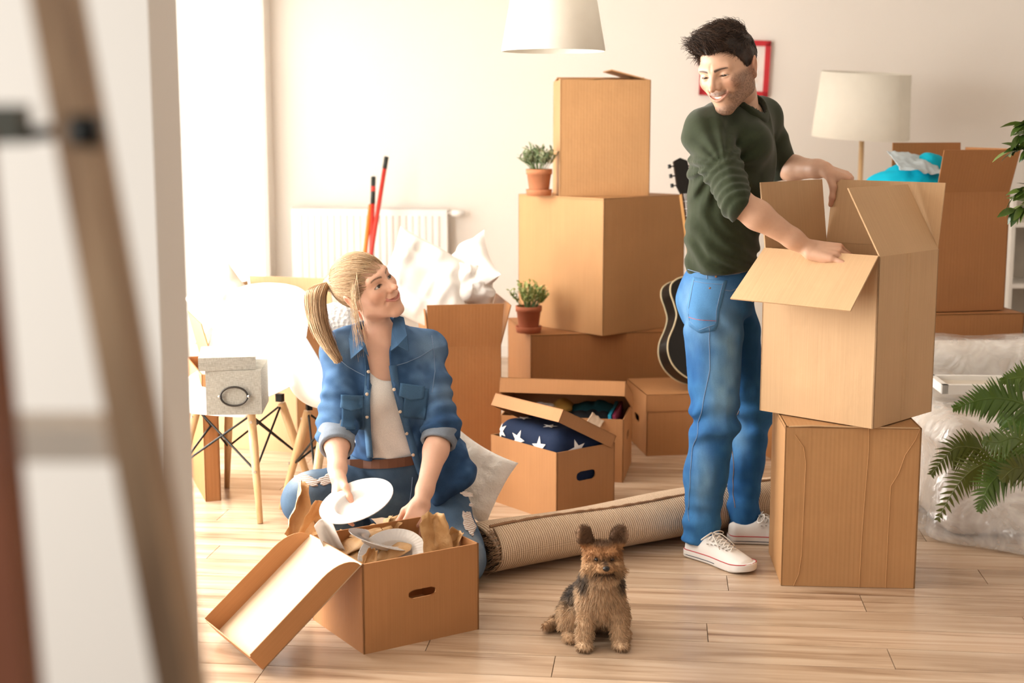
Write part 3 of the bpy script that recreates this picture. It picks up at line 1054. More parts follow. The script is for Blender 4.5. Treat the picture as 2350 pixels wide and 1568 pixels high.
def shell_chair(label, loc, face):
    t = thing('shell_chair', label, 'chair', loc, math.radians(face - 90), group=None)
    #        y      z     halfw  edge lift z, edge push y
    keys = [(0.225, 0.395, 0.165, 0.00, -0.02), (0.222, 0.420, 0.195, 0.01, -0.01), (0.19, 0.437, 0.215, 0.018, 0), (0.10, 0.437, 0.228, 0.035, 0),
            (0.0, 0.430, 0.232, 0.055, 0), (-0.10, 0.432, 0.230, 0.075, 0.02), (-0.165, 0.465, 0.226, 0.075, 0.06), (-0.20, 0.54, 0.220, 0.05, 0.085),
            (-0.222, 0.64, 0.212, 0.015, 0.075), (-0.245, 0.74, 0.198, 0.0, 0.05), (-0.262, 0.805, 0.165, -0.005, 0.03), (-0.268, 0.830, 0.105, -0.01, 0.015)]
    K = catmull(keys, 4)
    nu = 17
    V, F = [], []
    for (y, z, w, ez, ey) in K:
        for i in range(nu):
            s = -1 + 2 * i / (nu - 1)
            e = abs(s) ** 2.6
            V.append((s * w, y + ey * e, z + ez * e))
    for i in range(len(K) - 1):
        for j in range(nu - 1):
            F.append((i * nu + j, i * nu + j + 1, (i + 1) * nu + j + 1, (i + 1) * nu + j))
    sh = mesh_obj('shell', V, F, SHELL, t, True)
    md = sh.modifiers.new('thick', 'SOLIDIFY'); md.thickness = 0.008; md.offset = 0
    md = sh.modifiers.new('sub', 'SUBSURF'); md.levels = 1; md.render_levels = 1
    tops, feet = [], []
    for sx, sy in ((1, 1), (-1, 1), (-1, -1), (1, -1)):
        a = Vector((sx * 0.115, sy * 0.10, 0.408)); b = Vector((sx * 0.205, sy * 0.195, 0.0))
        q = MB(); q.tube([a.lerp(b, 0.05), a.lerp(b, 0.35), b], [0.0155, 0.0165, 0.0105], 14)
        l = q.build('leg', WOOD, t, True)
        q = MB()
        for f in (0.12, 0.55):
            p = a.lerp(b, f); d = Vector((sx * 0.3, sy * 1, 0)).normalized()
            q.tube([p + d * 0.014, p + d * 0.0185], 0.0055, 10)
        q.build('bolt', CHROME, l)
        q = MB(); q.box((a.x - 0.014, a.y - 0.01, 0.395), (a.x + 0.014, a.y + 0.01, 0.425)); q.build('bracket', BLACKM, t)
        tops.append(a.lerp(b, 0.06)); feet.append(a.lerp(b, 0.56))
    for i in range(4):
        j = (i + 1) % 4
        for a, b in ((tops[i], feet[j]), (feet[i], tops[j])):
            off = (a + b) / 2; off.z = 0
            q = MB(); q.tube([a - off * 0.03, b - off * 0.03], 0.0042, 8); q.build('brace_wire', BLACKM, t)
    return t


CH1 = Vector((-1.035, 5.31, 0))
shell_chair('white shell chair with wooden legs carrying the grey storage box', CH1, -113)
shell_chair('white shell chair turned away behind the woman, empty', Vector((-0.62, 5.13, 0)), 22)

# grey linen storage box on the chair
LINEN = NT('grey_linen')
v = LINEN.coord('Object')
w1 = LINEN.noise(LINEN.coord('Object', (500, 500, 60)), 1, 2); w2 = LINEN.noise(LINEN.coord('Object', (60, 60, 500)), 1, 2)
mm = LINEN.mix(0.5, LINEN.ramp(w1, [(0.3, (0.20, 0.185, 0.15)), (0.7, (0.42, 0.39, 0.33))]).outputs[0], LINEN.ramp(w2, [(0.3, (0.20, 0.185, 0.15)), (0.7, (0.42, 0.39, 0.33))]).outputs[0])
LINEN.l(mm, LINEN.b.inputs['Base Color']); LINEN.b.inputs['Roughness'].default_value = 0.9
LINEN.l(LINEN.bump(w1, 0.2, 0.001), LINEN.b.inputs['Normal'])
gz = 0.452
gp = on(474, 953, gz)
gb = thing('storage_box', 'grey linen storage box with lid and dark ring handle, on the white chair', 'box', gp, math.radians(4))
q = MB(); q.box((0, 0, 0), (0.19, 0.24, 0.155)); q.build('body', LINEN.m, gb)
q = MB(); q.box((-0.022, -0.008, 0), (0.172, 0.262, 0.045)); l = q.build('lid', LINEN.m, gb)
l.location = (0, 0, 0.156); l.rotation_euler = (0, 0, math.radians(6))
q = MB()
q.tube([(0.097 + 0.046 * math.cos(k * math.pi / 16), -0.008, 0.066 + 0.033 * math.sin(k * math.pi / 16)) for k in range(33)], 0.0035, 8)
h_ = q.build('ring_handle', flat('dark_iron', (0.05, 0.045, 0.04), 0.4, metal=0.8), gb, True)
q = MB()
for s in (-1, 1): q.tube([(0.097 + s * 0.050, 0.001, 0.066), (0.097 + s * 0.050, -0.012, 0.066)], 0.005, 10)
q.build('handle_pin', CHROME, h_, True)


# ------------------------------------------------------------------ soft things
def fabric(name, col, rough=0.9, bump=0.25, bscale=25.0, fuzz=0.0, var=0.03):
    t = NT(name)
    v = t.coord('Object')
    t.l(t.ramp(t.noise(v, 6, 3), [(0.3, [c * (1 - var) for c in col]), (0.7, col)]).outputs[0], t.b.inputs['Base Color'])
    t.b.inputs['Roughness'].default_value = rough
    t.b.inputs['Specular IOR Level'].default_value = 0.2
    if fuzz:
        t.b.inputs['Sheen Weight'].default_value = fuzz
    n = t.bump(t.noise(v, bscale, 5, 0.6, 0.4), bump, 0.01)
    n = t.bump(t.noise(v, 600, 2), 0.15, 0.001, n)
    t.l(n, t.b.inputs['Normal'])
    return t.m


PILLOW = fabric('white_cotton', (0.83, 0.79, 0.74), bump=0.12, bscale=12.0)


def pillow_geo(W, D, T, seed, n=40, pinch=0.10, wr=0.010):
    """stuffed cushion with pulled corners and wrinkles"""
    V, F = [], []
    g = np.linspace(-1, 1, n)
    X, Y = np.meshgrid(g, g, indexing='ij')
    r = np.clip((1 - np.abs(X) ** 2.4) * (1 - np.abs(Y) ** 2.4), 0, 1) ** 0.55
    px = X * W / 2 * (1 - pinch * (1 - Y ** 2) * np.abs(X) ** 3)
    py = Y * D / 2 * (1 - pinch * (1 - X ** 2) * np.abs(Y) ** 3)
    base = np.stack([px, py, np.zeros_like(px)], -1).reshape(-1, 3).astype(np.float32)
    def side(s):
        nz = vnoise(base + s * 3, 5.0 / max(W, D), seed) * 0.8 + (1 - np.abs(vnoise(base + s, 7.0 / max(W, D), seed + 5))) * 0.5
        z = s * (r.ravel() * T / 2) + s * (nz * wr * 3) * np.clip(r.ravel() * 1.5, 0, 1)
        b = base.copy(); b[:, 2] = z
        return b
    A, B = side(1), side(-1)
    V = np.concatenate([A, B])
    i = np.arange(n - 1)[:, None] * n + np.arange(n - 1)[None, :]
    i = i.ravel()
    f1 = np.stack([i, i + n, i + n + 1, i + 1], 1)
    f2 = f1[:, ::-1] + n * n
    return V, np.concatenate([f1, f2])


def pillow(name, label, loc, rot, W, D, T, seed, mat, cat='pillow', group=None, wr=0.010):
    V, F = pillow_geo(W, D, T, seed, wr=wr)
    o = mesh_obj(name, V, F, mat, None, True)
    o.location = loc; o.rotation_euler = [math.radians(a) for a in rot]
    return tag(o, label, cat, group)


pc = at(1000, 655, 6.2)
pillow('pillow', 'large white pillow lying in the box behind the woman, slanting down to the right', at(985, 655, 6.12), (58, 28, 8), 0.44, 0.40, 0.13, 1, PILLOW)
pillow('pillow', 'white pillow with a pointed corner sticking up in the box behind the woman', at(1050, 640, 6.25), (40, -38, -12), 0.40, 0.34, 0.10, 2, PILLOW)
pillow('pillow', 'small folded white pillow at the right rim of the box behind the woman', at(1085, 655, 6.16), (70, 10, 30), 0.20, 0.20, 0.12, 3, PILLOW)
pillow('pillow', 'pale pillow corner poking up behind the white chair', at(522, 700, 6.3), (80, -40, 10), 0.26, 0.30, 0.10, 4, fabric('beige_cotton', (0.72, 0.66, 0.56)))
FLUFF = fabric('fleece', (0.90, 0.84, 0.75), 1.0, 0.5, 90.0, 0.6)
fcp = at(1083, 1098, 4.74)
pillow('cushion', 'cream fleece cushion standing on its corner between the woman and the starry box', fcp, (78, 32, 14), 0.25, 0.25, 0.09, 6, FLUFF, 'cushion', wr=0.004)

# starry cushion: navy cloth with white five-pointed stars
NAVY = fabric('navy_cotton', (0.012, 0.022, 0.055), 0.85)
STARW = fabric('star_white', (0.82, 0.79, 0.74), 0.85)
mw = Matrix.Translation(SBN) @ Matrix.Rotation(math.radians(38), 4, 'Z')
st = thing('cushion', 'navy cushion printed with white stars inside the open archive box', 'cushion', mw @ Vector((0.143, 0.20, 0.092)), math.radians(38))
def cush(g):
    d = sd_box(g, (0, 0, 0.115), (0.130, 0.187, 0.120), 0.050)
    return d + 0.004 * vnoise(g, 16, 3)
Vc, Fc = surface(cush, (-0.15, -0.21, -0.02), (0.15, 0.21, 0.26), 0.008, 1)
mesh_obj('cover', Vc, Fc, NAVY, st, True)
def star_patch(c, n, up, R, rotd):
    """five-pointed patch laid on the cover"""
    n = Vector(n).normalized(); up = Vector(up)
    e2 = (up - n * up.dot(n)).normalized(); e1 = e2.cross(n)
    pts = []
    for k in range(10):
        an = math.radians(rotd + 90 + 36 * k); r = R if k % 2 == 0 else R * 0.42
        p = Vector(c) + e1 * r * math.cos(an) + e2 * r * math.sin(an)
        a = np.array([p], np.float32)
        for _ in range(5):                                  # settle on the cloth
            d = float(cush(a)[0]) - 0.0035
            a = a - np.array([n], np.float32) * d
        pts.append(Vector(a[0].tolist()))
    ctr = np.array([Vector(c)], np.float32)
    for _ in range(5): ctr = ctr - np.array([n], np.float32) * (float(cush(ctr)[0]) - 0.0050)
    q = MB()
    c3 = Vector(ctr[0].tolist())
    for k in range(10): q.face([c3, pts[k], pts[(k + 1) % 10]])
    q.build('star', STARW, st)
for (y, z, R, r_) in ((-0.085, 0.168, 0.044, 8), (0.045, 0.175, 0.040, -15), (-0.02, 0.085, 0.04, 20), (-0.14, 0.075, 0.035, -5), (0.115, 0.095, 0.038, 10), (0.148, 0.19, 0.035, 30)):
    star_patch((-0.135, y, z), (-1, 0, 0.1), (0, 0, 1), R, r_)
star_patch((-0.04, -0.19, 0.165), (0, -1, 0.1), (0, 0, 1), 0.042, 12)
star_patch((0.06, -0.19, 0.11), (0, -1, 0), (0, 0, 1), 0.03, -10)
for (x, y, r_) in ((-0.06, -0.06, 10), (0.05, 0.05, 40), (-0.05, 0.11, 70)):
    star_patch((x, y, 0.25), (0, 0, 1), (0, 1, 0), 0.032, r_)

# contents of the archive box behind
mw2 = Matrix.Translation(BAN) @ Matrix.Rotation(math.radians(80), 4, 'Z')
def lump(name, label, cat, c, r, seed, mat, rough=0.02, world=None, amp=1.0, thin=None):
    c = Vector(c)
    def fn(g):
        d = sd_ell(g, (0, 0, 0), r)
        return d + rough * (vnoise(g, 9, seed) + 0.6 * (1 - 2 * np.abs(vnoise(g, 19, seed + 3))))
    R = [x + 0.05 for x in r]
    Vl, Fl = surface(fn, [-x for x in R], R, max(max(r) / 26, 0.004), 1)
    o = mesh_obj(name, Vl, Fl, mat, None, True)
    o.location = world @ c if world is not None else c
    if world is not None: o.rotation_euler = world.to_euler()
    return tag(o, label, cat)
FILM = NT('clear_film')
vv = FILM.coord('Object')
cr = FILM.noise(vv, 22, 5, 0.65, 1.2)
FILM.b.inputs['Base Color'].default_value = (0.93, 0.92, 0.90, 1)
FILM.b.inputs['Roughness'].default_value = 0.10
FILM.b.inputs['Specular IOR Level'].default_value = 1.0
FILM.b.inputs['Coat Weight'].default_value = 1.0
FILM.b.inputs['Coat Roughness'].default_value = 0.06
FILM.l(FILM.ramp(FILM.noise(vv, 5, 3, 0.5, 1.5), [(0.35, (0.22, 0.22, 0.22)), (0.7, (0.66, 0.66, 0.66))]).outputs[0], FILM.b.inputs['Alpha'])
FILM.l(FILM.bump(FILM.noise(vv, 9, 2, 0.4, 2.5), 0.30, 0.04), FILM.b.inputs['Normal'])
FILM = FILM.m
lump('plastic_bag', 'crumpled clear plastic bag in the raised-lid box', 'bag', (0.09, 0.34, 0.27), (0.06, 0.07, 0.045), 2, FILM, 0.012, mw2)
lump('cloth', 'mustard cloth bundled in the raised-lid box', 'cloth', (0.15, 0.27, 0.265), (0.07, 0.05, 0.055), 4, fabric('mustard_cloth', (0.42, 0.23, 0.05)), 0.012, mw2)
lump('cloth', 'dark teal clothes folded in the raised-lid box', 'cloth', (0.20, 0.16, 0.255), (0.10, 0.12, 0.04), 5, fabric('teal_cloth', (0.012, 0.06, 0.07)), 0.012, mw2)
lump('cloth', 'black clothes at the front of the raised-lid box', 'cloth', (0.10, 0.16, 0.235), (0.08, 0.14, 0.04), 6, fabric('black_cloth', (0.012, 0.012, 0.013)), 0.01, mw2)
for k, (y, col, nm, lab) in enumerate(((0.036, (0.02, 0.33, 0.50), 'turquoise', 'turquoise folder standing at the right end of the raised-lid box'), (0.018, (0.22, 0.02, 0.06), 'crimson', 'dark crimson folder beside the turquoise one in the raised-lid box'))):
    q = MB(); q.box((0.02, -0.006, -0.12), (0.32, 0.006, 0.13))
    o = q.build('folder', flat(nm + '_card', col, 0.5)); tag(o, lab, 'folder')
    o.location = mw2 @ Vector((0, y + 0.012, 0.145)); o.rotation_euler = (math.radians(-6), 0, math.radians(80))
# turquoise cloth in the tall open box at the right
TURQ = fabric('turquoise_cloth', (0.0, 0.40, 0.56), 0.7)
tc_ = at(2085, 412, 6.14)
def tq(g):
    d = sd_cone(g, (-0.13, 0, -0.045), (0.09, 0.02, 0.040), 0.05, 0.080)
    d = smin(d, sd_ell(g, (0.02, 0, -0.06), (0.2, 0.15, 0.11)), 0.05)
    return d + 0.008 * (1 - 2 * np.abs(vnoise(g, 11, 4))) + 0.006 * vnoise(g, 20, 8)
Vt, Ft = surface(tq, (-0.26, -0.2, -0.22), (0.26, 0.2, 0.18), 0.009, 1)
o = mesh_obj('cloth', Vt, Ft, TURQ, None, True); o.location = tc_
tag(o, 'turquoise cloth bulging out of the tall open box by the floor lamp', 'cloth')
def sheet(name, label, cat, loc, rot, W, D, seed, mat, amp, fx=6.0, n=26, thick=0.0012, curl=0.0, parent=None, flatshade=False):
    g = np.linspace(-0.5, 0.5, n)
    X, Y = np.meshgrid(g, g, indexing='ij')
    p = np.stack([X * W, Y * D, np.zeros_like(X)], -1).reshape(-1, 3).astype(np.float32)
    S = max(W, D)
    z = amp * S * (vnoise(p / S, fx * 0.5, seed) + 0.55 * (1 - 2 * np.abs(vnoise(p / S, fx, seed + 2))) + 0.25 * (1 - 2 * np.abs(vnoise(p / S, fx * 2.1, seed + 4))))
    p[:, 2] = z + curl * ((X.ravel()) ** 2) * S * 4
    p[:, 0] += 0.35 * amp * S * vnoise(p / S, fx, seed + 7); p[:, 1] += 0.35 * amp * S * vnoise(p / S, fx, seed + 8)
    i = (np.arange(n - 1)[:, None] * n + np.arange(n - 1)[None, :]).ravel()
    F = np.stack([i, i + n, i + n + 1, i + 1], 1)
    o = mesh_obj(name, p, F, mat, parent, not flatshade)
    md = o.modifiers.new('thick', 'SOLIDIFY'); md.thickness = thick
    o.location = loc; o.rotation_euler = [math.radians(a) for a in rot]
    return tag(o, label, cat) if label else o
sheet('cloth', 'pale grey cloth draped over the turquoise cloth', 'cloth', at(2100, 374, 6.08), (24, 8, 10), 0.20, 0.17, 3, fabric('pale_blue_cloth', (0.52, 0.60, 0.64)), 0.05)
sheet('cloth', 'beige cloth fold hanging over the front rim of the raised-lid box', 'cloth', mw2 @ Vector((0.006, 0.105, 0.268)), (35, 20, 95), 0.075, 0.06, 31, fabric('beige_cloth', (0.55, 0.40, 0.28)), 0.10, 4.0, 16, 0.002, -0.9)
# pale bin with dark foot behind the man
bn = on(1653, 1092)
t = thing('waste_bin', "pale ribbed bin with black foot behind the man's legs", 'bin', (bn.x, bn.y + 0.06, 0))
q = MB(); q.lathe([(0.05 + 0.0, 0.03)] + [(0.055 + 0.0, 0.03), (0.06, 0.20), (0.056, 0.20), (0.05, 0.035)], 28); q.build('body', flat('ivory_plastic', (0.72, 0.62, 0.48), 0.4), t, True)
q = MB(); q.lathe([(0.001, 0), (0.062, 0), (0.062, 0.03), (0.05, 0.032), (0.001, 0.032)], 28); q.build('foot', BLACKM, t)

# bubble wrap bundle on the far chair
BUB = NT('bubble_wrap')
vo = BUB.n('ShaderNodeTexVoronoi', in_Scale=75.0)
BUB.l(BUB.coord('Object'), vo.inputs['Vector'])
BUB.b.inputs['Base Color'].default_value = (0.80, 0.80, 0.79, 1)
BUB.b.inputs['Roughness'].default_value = 0.12
BUB.b.inputs['Alpha'].default_value = 0.8
BUB.l(BUB.bump(vo.outputs[0], 1.0, 0.006), BUB.b.inputs['Normal'])
lump('bubble_wrap', 'bundle of bubble wrap on the empty chair behind the ponytail', 'packing', at(775, 755, 5.10), (0.09, 0.09, 0.10), 7, BUB.m, 0.02)

# ------------------------------------------------------------------ rolled rug
RUGM = NT('sisal_rug')
uv = RUGM.coord('UV')
wv = RUGM.n('ShaderNodeTexWave', wave_type='BANDS', bands_direction='X', in_Scale=38.0, in_Distortion=1.2, in_Detail=2.0, in_Detail_Scale=3.0)
RUGM.l(uv, wv.inputs['Vector'])
wv2 = RUGM.n('ShaderNodeTexWave', wave_type='BANDS', bands_direction='Y', in_Scale=60.0, in_Distortion=1.0)
RUGM.l(uv, wv2.inputs['Vector'])
c = RUGM.ramp(wv.outputs[1], [(0.10, (0.42, 0.28, 0.175)), (0.42, (0.72, 0.535, 0.375)), (0.9, (0.84, 0.66, 0.485))]).outputs[0]
c = RUGM.mix(0.35, c, RUGM.ramp(wv2.outputs[1], [(0.2, (0.6, 0.55, 0.5)), (0.7, (1, 1, 1))]).outputs[0], 'MULTIPLY')
c = RUGM.mix(0.3, c, RUGM.ramp(RUGM.noise(uv, 14, 4), [(0.3, (0.75, 0.7, 0.66)), (0.7, (1.0, 1.0, 1.0))]).outputs[0], 'MULTIPLY')
RUGM.l(c, RUGM.b.inputs['Base Color']); RUGM.b.inputs['Roughness'].default_value = 0.95
RUGM.b.inputs['Specular IOR Level'].default_value = 0.1
RUGM.l(RUGM.bump(wv.outputs[1], 0.5, 0.004), RUGM.b.inputs['Normal'])
RUGM = RUGM.m
ra_, rb3 = on(1128, 1325), on(1560, 1243)
ax = (rb3 - ra_).normalized(); side = Vector((-ax.y, ax.x, 0))
rugL = 1.62
rg = thing('rug', 'rolled beige woven rug lying on the floor behind the dog', 'rug', ra_ - side * 0.065, math.atan2(ax.y, ax.x))
RW, RHh = 0.27, 0.165
def spiral(nT=2.6, n=150, th=0.014):
    pts = []
    for k in range(n):
        f = k / (n - 1)
        an = math.radians(118) - 2 * math.pi * nT * (1 - f) * -1
        sh_ = th * 1.5 * nT * (1 - f)
        rx, rz = RW / 2 - sh_, RHh / 2 - sh_
        pts.append((RW / 2 + rx * math.cos(an), RHh / 2 + max(rz, 0.01) * math.sin(an) * (1.0 if math.sin(an) > 0 else 0.98)))
    return pts
sp = spiral()
V, F, UVs = [], [], []
nx = 60; L_ = 0
acc = [0.0]
for (a, b) in zip(sp, sp[1:]): acc.append(acc[-1] + math.hypot(b[0] - a[0], b[1] - a[1]))
for i in range(nx):
    x = rugL * i / (nx - 1)
    for k, (y, z) in enumerate(sp):
        dz = 0.006 * math.sin(x * 7 + y * 9) * (1 if z > 0.09 else 0.1)
        V.append((x + 0.02 * math.sin(acc[k] * 5) * (1 if i == 0 else 0), y + 0.010 * math.sin(x * 3.0), max(z + dz, 0.006)))
m_ = len(sp)
for i in range(nx - 1):
    for k in range(m_ - 1):
        F.append((i * m_ + k, (i + 1) * m_ + k, (i + 1) * m_ + k + 1, i * m_ + k + 1))
        for (ii, kk) in ((i, k), (i + 1, k), (i + 1, k + 1), (i, k + 1)):
            UVs.append((rugL * ii / (nx - 1), acc[kk]))
o = mesh_obj('rug_body', V, F, RUGM, rg, True, UVs)
md = o.modifiers.new('t', 'SOLIDIFY'); md.thickness = 0.010; md.offset = 0
q = MB()
rng = random.Random(5)
e_ = sp[-1]
q.tube([(x, e_[0] + 0.010 * math.sin(x * 3.0) + 0.004, e_[1] + 0.006 + 0.006 * math.sin(x * 7 + e_[0] * 9) + rng.uniform(-0.0015, 0.002)) for x in np.linspace(0.0, rugL, 90)], 0.0055, 6)
q.build('edge_binding', flat('brown_binding', (0.30, 0.16, 0.08), 0.9), rg)
# loose fringe at the near end
S = 420
f = np.array([sp[i] for i in rng.choices(range(20, m_), k=S)])
root = np.stack([np.zeros(S) + 0.004, f[:, 0] + np.random.RandomState(1).normal(0, 0.004, S), np.maximum(f[:, 1], 0.012)], 1)
rs = np.random.RandomState(2)
dirs = np.stack([-np.ones(S) * 0.022, rs.normal(0, 0.006, S), -np.abs(rs.normal(0.002, 0.006, S))], 1)
ts = np.linspace(0, 1, 4)[None, :, None]
paths = root[:, None, :] + dirs[:, None, :] * ts
paths[:, :, 2] = np.maximum(paths[:, :, 2], 0.003)
strands('fringe', flat('fringe_yarn', (0.34, 0.20, 0.11), 0.9), rg, root, paths, 0.0016, 0.0008)

# ------------------------------------------------------------------ people: shared builders
def skin_material(name, rough=0.45):
    t = NT(name)
    ca = t.n('ShaderNodeVertexColor', layer_name='col')
    nz = t.noise(t.coord('Object'), 90, 3)
    c = t.mix(0.25, ca.outputs[0], t.ramp(nz, [(0.3, (0.86, 0.82, 0.80)), (0.7, (1.0, 1.0, 1.0))]).outputs[0], 'MULTIPLY')
    t.l(c, t.b.inputs['Base Color'])
    t.b.inputs['Roughness'].default_value = rough
    t.b.inputs['Subsurface Weight'].default_value = 0.12
    t.b.inputs['Subsurface Radius'].default_value = (0.012, 0.005, 0.003)
    t.b.inputs['Subsurface Scale'].default_value = 0.6
    t.b.inputs['Specular IOR Level'].default_value = 0.4
    t.l(t.bump(t.noise(t.coord('Object'), 420, 2), 0.08, 0.001), t.b.inputs['Normal'])
    return t.m


def vcol_material(name, rough=0.85, bump=0.3, bscale=900.0, sheen=0.0, spec=0.2, stretch=(1, 1, 1)):
    t = NT(name)
    ca = t.n('ShaderNodeVertexColor', layer_name='col')
    nz = t.noise(t.coord('Object', stretch), bscale, 2)
    c = t.mix(0.55, ca.outputs[0], t.ramp(nz, [(0.3, (0.66, 0.66, 0.68)), (0.7, (1.12, 1.12, 1.12))]).outputs[0], 'MULTIPLY')
    t.l(c, t.b.inputs['Base Color'])
    t.b.inputs['Roughness'].default_value = rough
    t.b.inputs['Specular IOR Level'].default_value = spec
    if sheen: t.b.inputs['Sheen Weight'].default_value = sheen
    t.l(t.bump(nz, bump, 0.001), t.b.inputs['Normal'])
    return t.m


SKIN = skin_material('skin')
DENIM = vcol_material('denim', 0.9, 0.35, 700.0)
JERSEY = vcol_material('jersey', 0.95, 0.2, 600.0, 0.15)
EYE = NT('eye')
EYE.l(EYE.n('ShaderNodeVertexColor', layer_name='col').outputs[0], EYE.b.inputs['Base Color'])
EYE.b.inputs['Roughness'].default_value = 0.08
EYE = EYE.m
HAIR = NT('hair')
HAIR.l(HAIR.n('ShaderNodeVertexColor', layer_name='col').outputs[0], HAIR.b.inputs['Base Color'])
HAIR.b.inputs['Roughness'].default_value = 0.55
HAIR.b.inputs['Specular IOR Level'].default_value = 0.35
HAIR = HAIR.m
TOOTH = flat('tooth', (0.80, 0.75, 0.68), 0.25, var=0.02)


def mw_(p): return np.array(tuple(p), np.float32)


def ridged(g, sc, seed, st=(1, 1, 1)):
    return 1 - 2 * np.abs(vnoise(g * np.array(st, np.float32), sc, seed))


def sstep(a, b, x):
    t = np.clip((x - a) / (b - a), 0, 1)
    return t * t * (3 - 2 * t)


def lerpc(c, col, m):
    return c * (1 - m[:, None]) + np.asarray(col, np.float32) * m[:, None]


def mouth_pts(kind, man):
    xs = np.linspace(-1, 1, 9)
    w = 0.0305 if man else 0.0300
    out = []
    for s in xs:
        x = s * w
        y = 0.0952 - 0.0112 * s * s
        zc = -0.0565 + (0.0110 if man else 0.0095) * abs(s) ** 1.7
        if kind == 'up': z = zc + 0.0046 * (1 - s * s) + 0.0008 * (abs(s) < 0.4)
        elif kind == 'lo': z = zc - 0.0066 * (1 - s * s)
        else: z = zc - 0.0006 * (1 - s * s)
        out.append((x, y + (0.0012 if kind == 'lo' else 0) * (1 - s * s), z))
    return out


def head_fn(man=True):
    s = 1.0
    up, lo, mid = mouth_pts('up', man), mouth_pts('lo', man), mouth_pts('mid', man)
    nr = 0.056 if man else 0.0420
    def f(p, neck=None):
        a = np.abs(p[:, 0])
        q = np.stack([a, p[:, 1], p[:, 2]], 1)
        d = sd_ell(p, (0, -0.014, 0.030), (0.0755, 0.097, 0.087))
        d = smin(d, sd_ell(p, (0, 0.028, -0.018), (0.0615, 0.066, 0.080)), 0.03)
        jw = 0.050 if man else 0.044
        d = smin(d, sd_cone(q, (jw, 0.004, -0.058), (0.010, 0.067, -0.098), 0.020, 0.018), 0.025)
        d = smin(d, sd_cone(q, (jw + 0.006, 0.0, -0.02), (jw, 0.006, -0.060), 0.018, 0.019), 0.02)
        d = smin(d, sd_ell(p, (0, 0.072, -0.097), (0.022 if man else 0.018, 0.0185, 0.0165)), 0.018)
        d = smin(d, sd_ell(q, (0.043, 0.058, -0.018), (0.021, 0.020, 0.019)), 0.024)
        d = smin(d, sd_ell(p, (0, 0.066, -0.054), (0.036, 0.030, 0.030)), 0.022)
        if man:
            d = smin(d, sd_cone(q, (0.008, 0.086, 0.026), (0.044, 0.070, 0.027), 0.010, 0.010), 0.016)
        else:
            d = smin(d, sd_cone(q, (0.008, 0.084, 0.030), (0.042, 0.070, 0.032), 0.008, 0.008), 0.02)
        d = smax(d, -sd_ell(q, (0.0325, 0.098, 0.006), (0.019, 0.017, 0.0125)), 0.012)
        # nose
        br = 0.0078 if man else 0.0066
        d = smin(d, sd_cone(p, (0, 0.084, 0.022), (0, 0.1105, -0.020), br, br), 0.010)
        d = smin(d, sd_ell(p, (0, 0.1140, -0.0240), (0.0094 if man else 0.0084, 0.0105, 0.0088)), 0.008)
        d = smin(d, sd_ell(q, (0.0122 if man else 0.0105, 0.0985, -0.0265), (0.0072, 0.0095, 0.0072)), 0.006)
        d = smin(d, sd_ell(q, (0.0100, 0.0925, -0.0155), (0.0075, 0.0085, 0.0085)), 0.010)
        d = smax(d, -sd_ell(q, (0.0060, 0.1075, -0.0345), (0.0032, 0.005, 0.0032)), 0.003)
        # philtrum and smile folds
        d = smax(d, -sd_cone(p, (0, 0.104, -0.038), (0, 0.1005, -0.046), 0.0018, 0.0022), 0.005)
        d = smax(d, -sd_cone(q, (0.0215, 0.0900, -0.033), (0.0370, 0.0775, -0.056), 0.0012, 0.0020), 0.010)
        # lips
        lr = 0.0042 if man else 0.0047
        d = smin(d, sd_chain(p, up, [0.0022 + (lr - 0.0022) * math.sin(math.pi * i / 8) ** 0.6 for i in range(9)]), 0.005)
        d = smin(d, sd_chain(p, lo, [0.0022 + (lr + 0.0012 - 0.0022) * math.sin(math.pi * i / 8) ** 0.6 for i in range(9)]), 0.005)
        gap = 0.0040 if man else 0.0028
        mm = [(x, y + 0.006, z) for x, y, z in mid]
        d = smax(d, -sd_chain(p, mm, [0.0006 + gap * math.sin(math.pi * i / 8) for i in range(9)]), 0.002)
        d = smax(d, -sd_chain(p, [(x, y + 0.0015, z) for x, y, z in mid], [0.0007 + gap * math.sin(math.pi * i / 8) for i in range(9)]), 0.002)
        # eyelids around the eyeballs
        lid = sd_ell(q, (0.0315, 0.0735, 0.0055), (0.0148, 0.0142, 0.0138))
        hh = 0.0026 if man else 0.0052
        ex = (q[:, 0] - 0.0320) / 0.0128
        ez = (q[:, 2] - 0.0050 + 0.0012 * ex * ex * 1.0) / hh
        op = (ex * ex + ez * ez - 1) * hh * 0.5
        op = np.maximum(op, 0.070 - q[:, 1])
        d = smin(d, lid, 0.005)
        d = smax(d, -op, 0.0012)
        # ears
        Re = rot3(-22, 8, 12)
        de = sd_ell(q, (0.0790, -0.016, -0.004), (0.0085, 0.019, 0.031), Re)
        de = smax(de, -sd_ell(q, (0.0885, -0.013, -0.001), (0.0075, 0.0115, 0.020), Re), 0.004)
        de = smin(de, sd_ell(q, (0.0775, -0.008, -0.030), (0.006, 0.008, 0.009)), 0.006)
        d = smin(d, de, 0.006)
        if neck is not None:
            d = smin(d, sd_chain(p, neck, [nr * 0.98, nr, nr * 1.10][:len(neck)]), 0.028)
            # the two neck cords
        return d
    return f


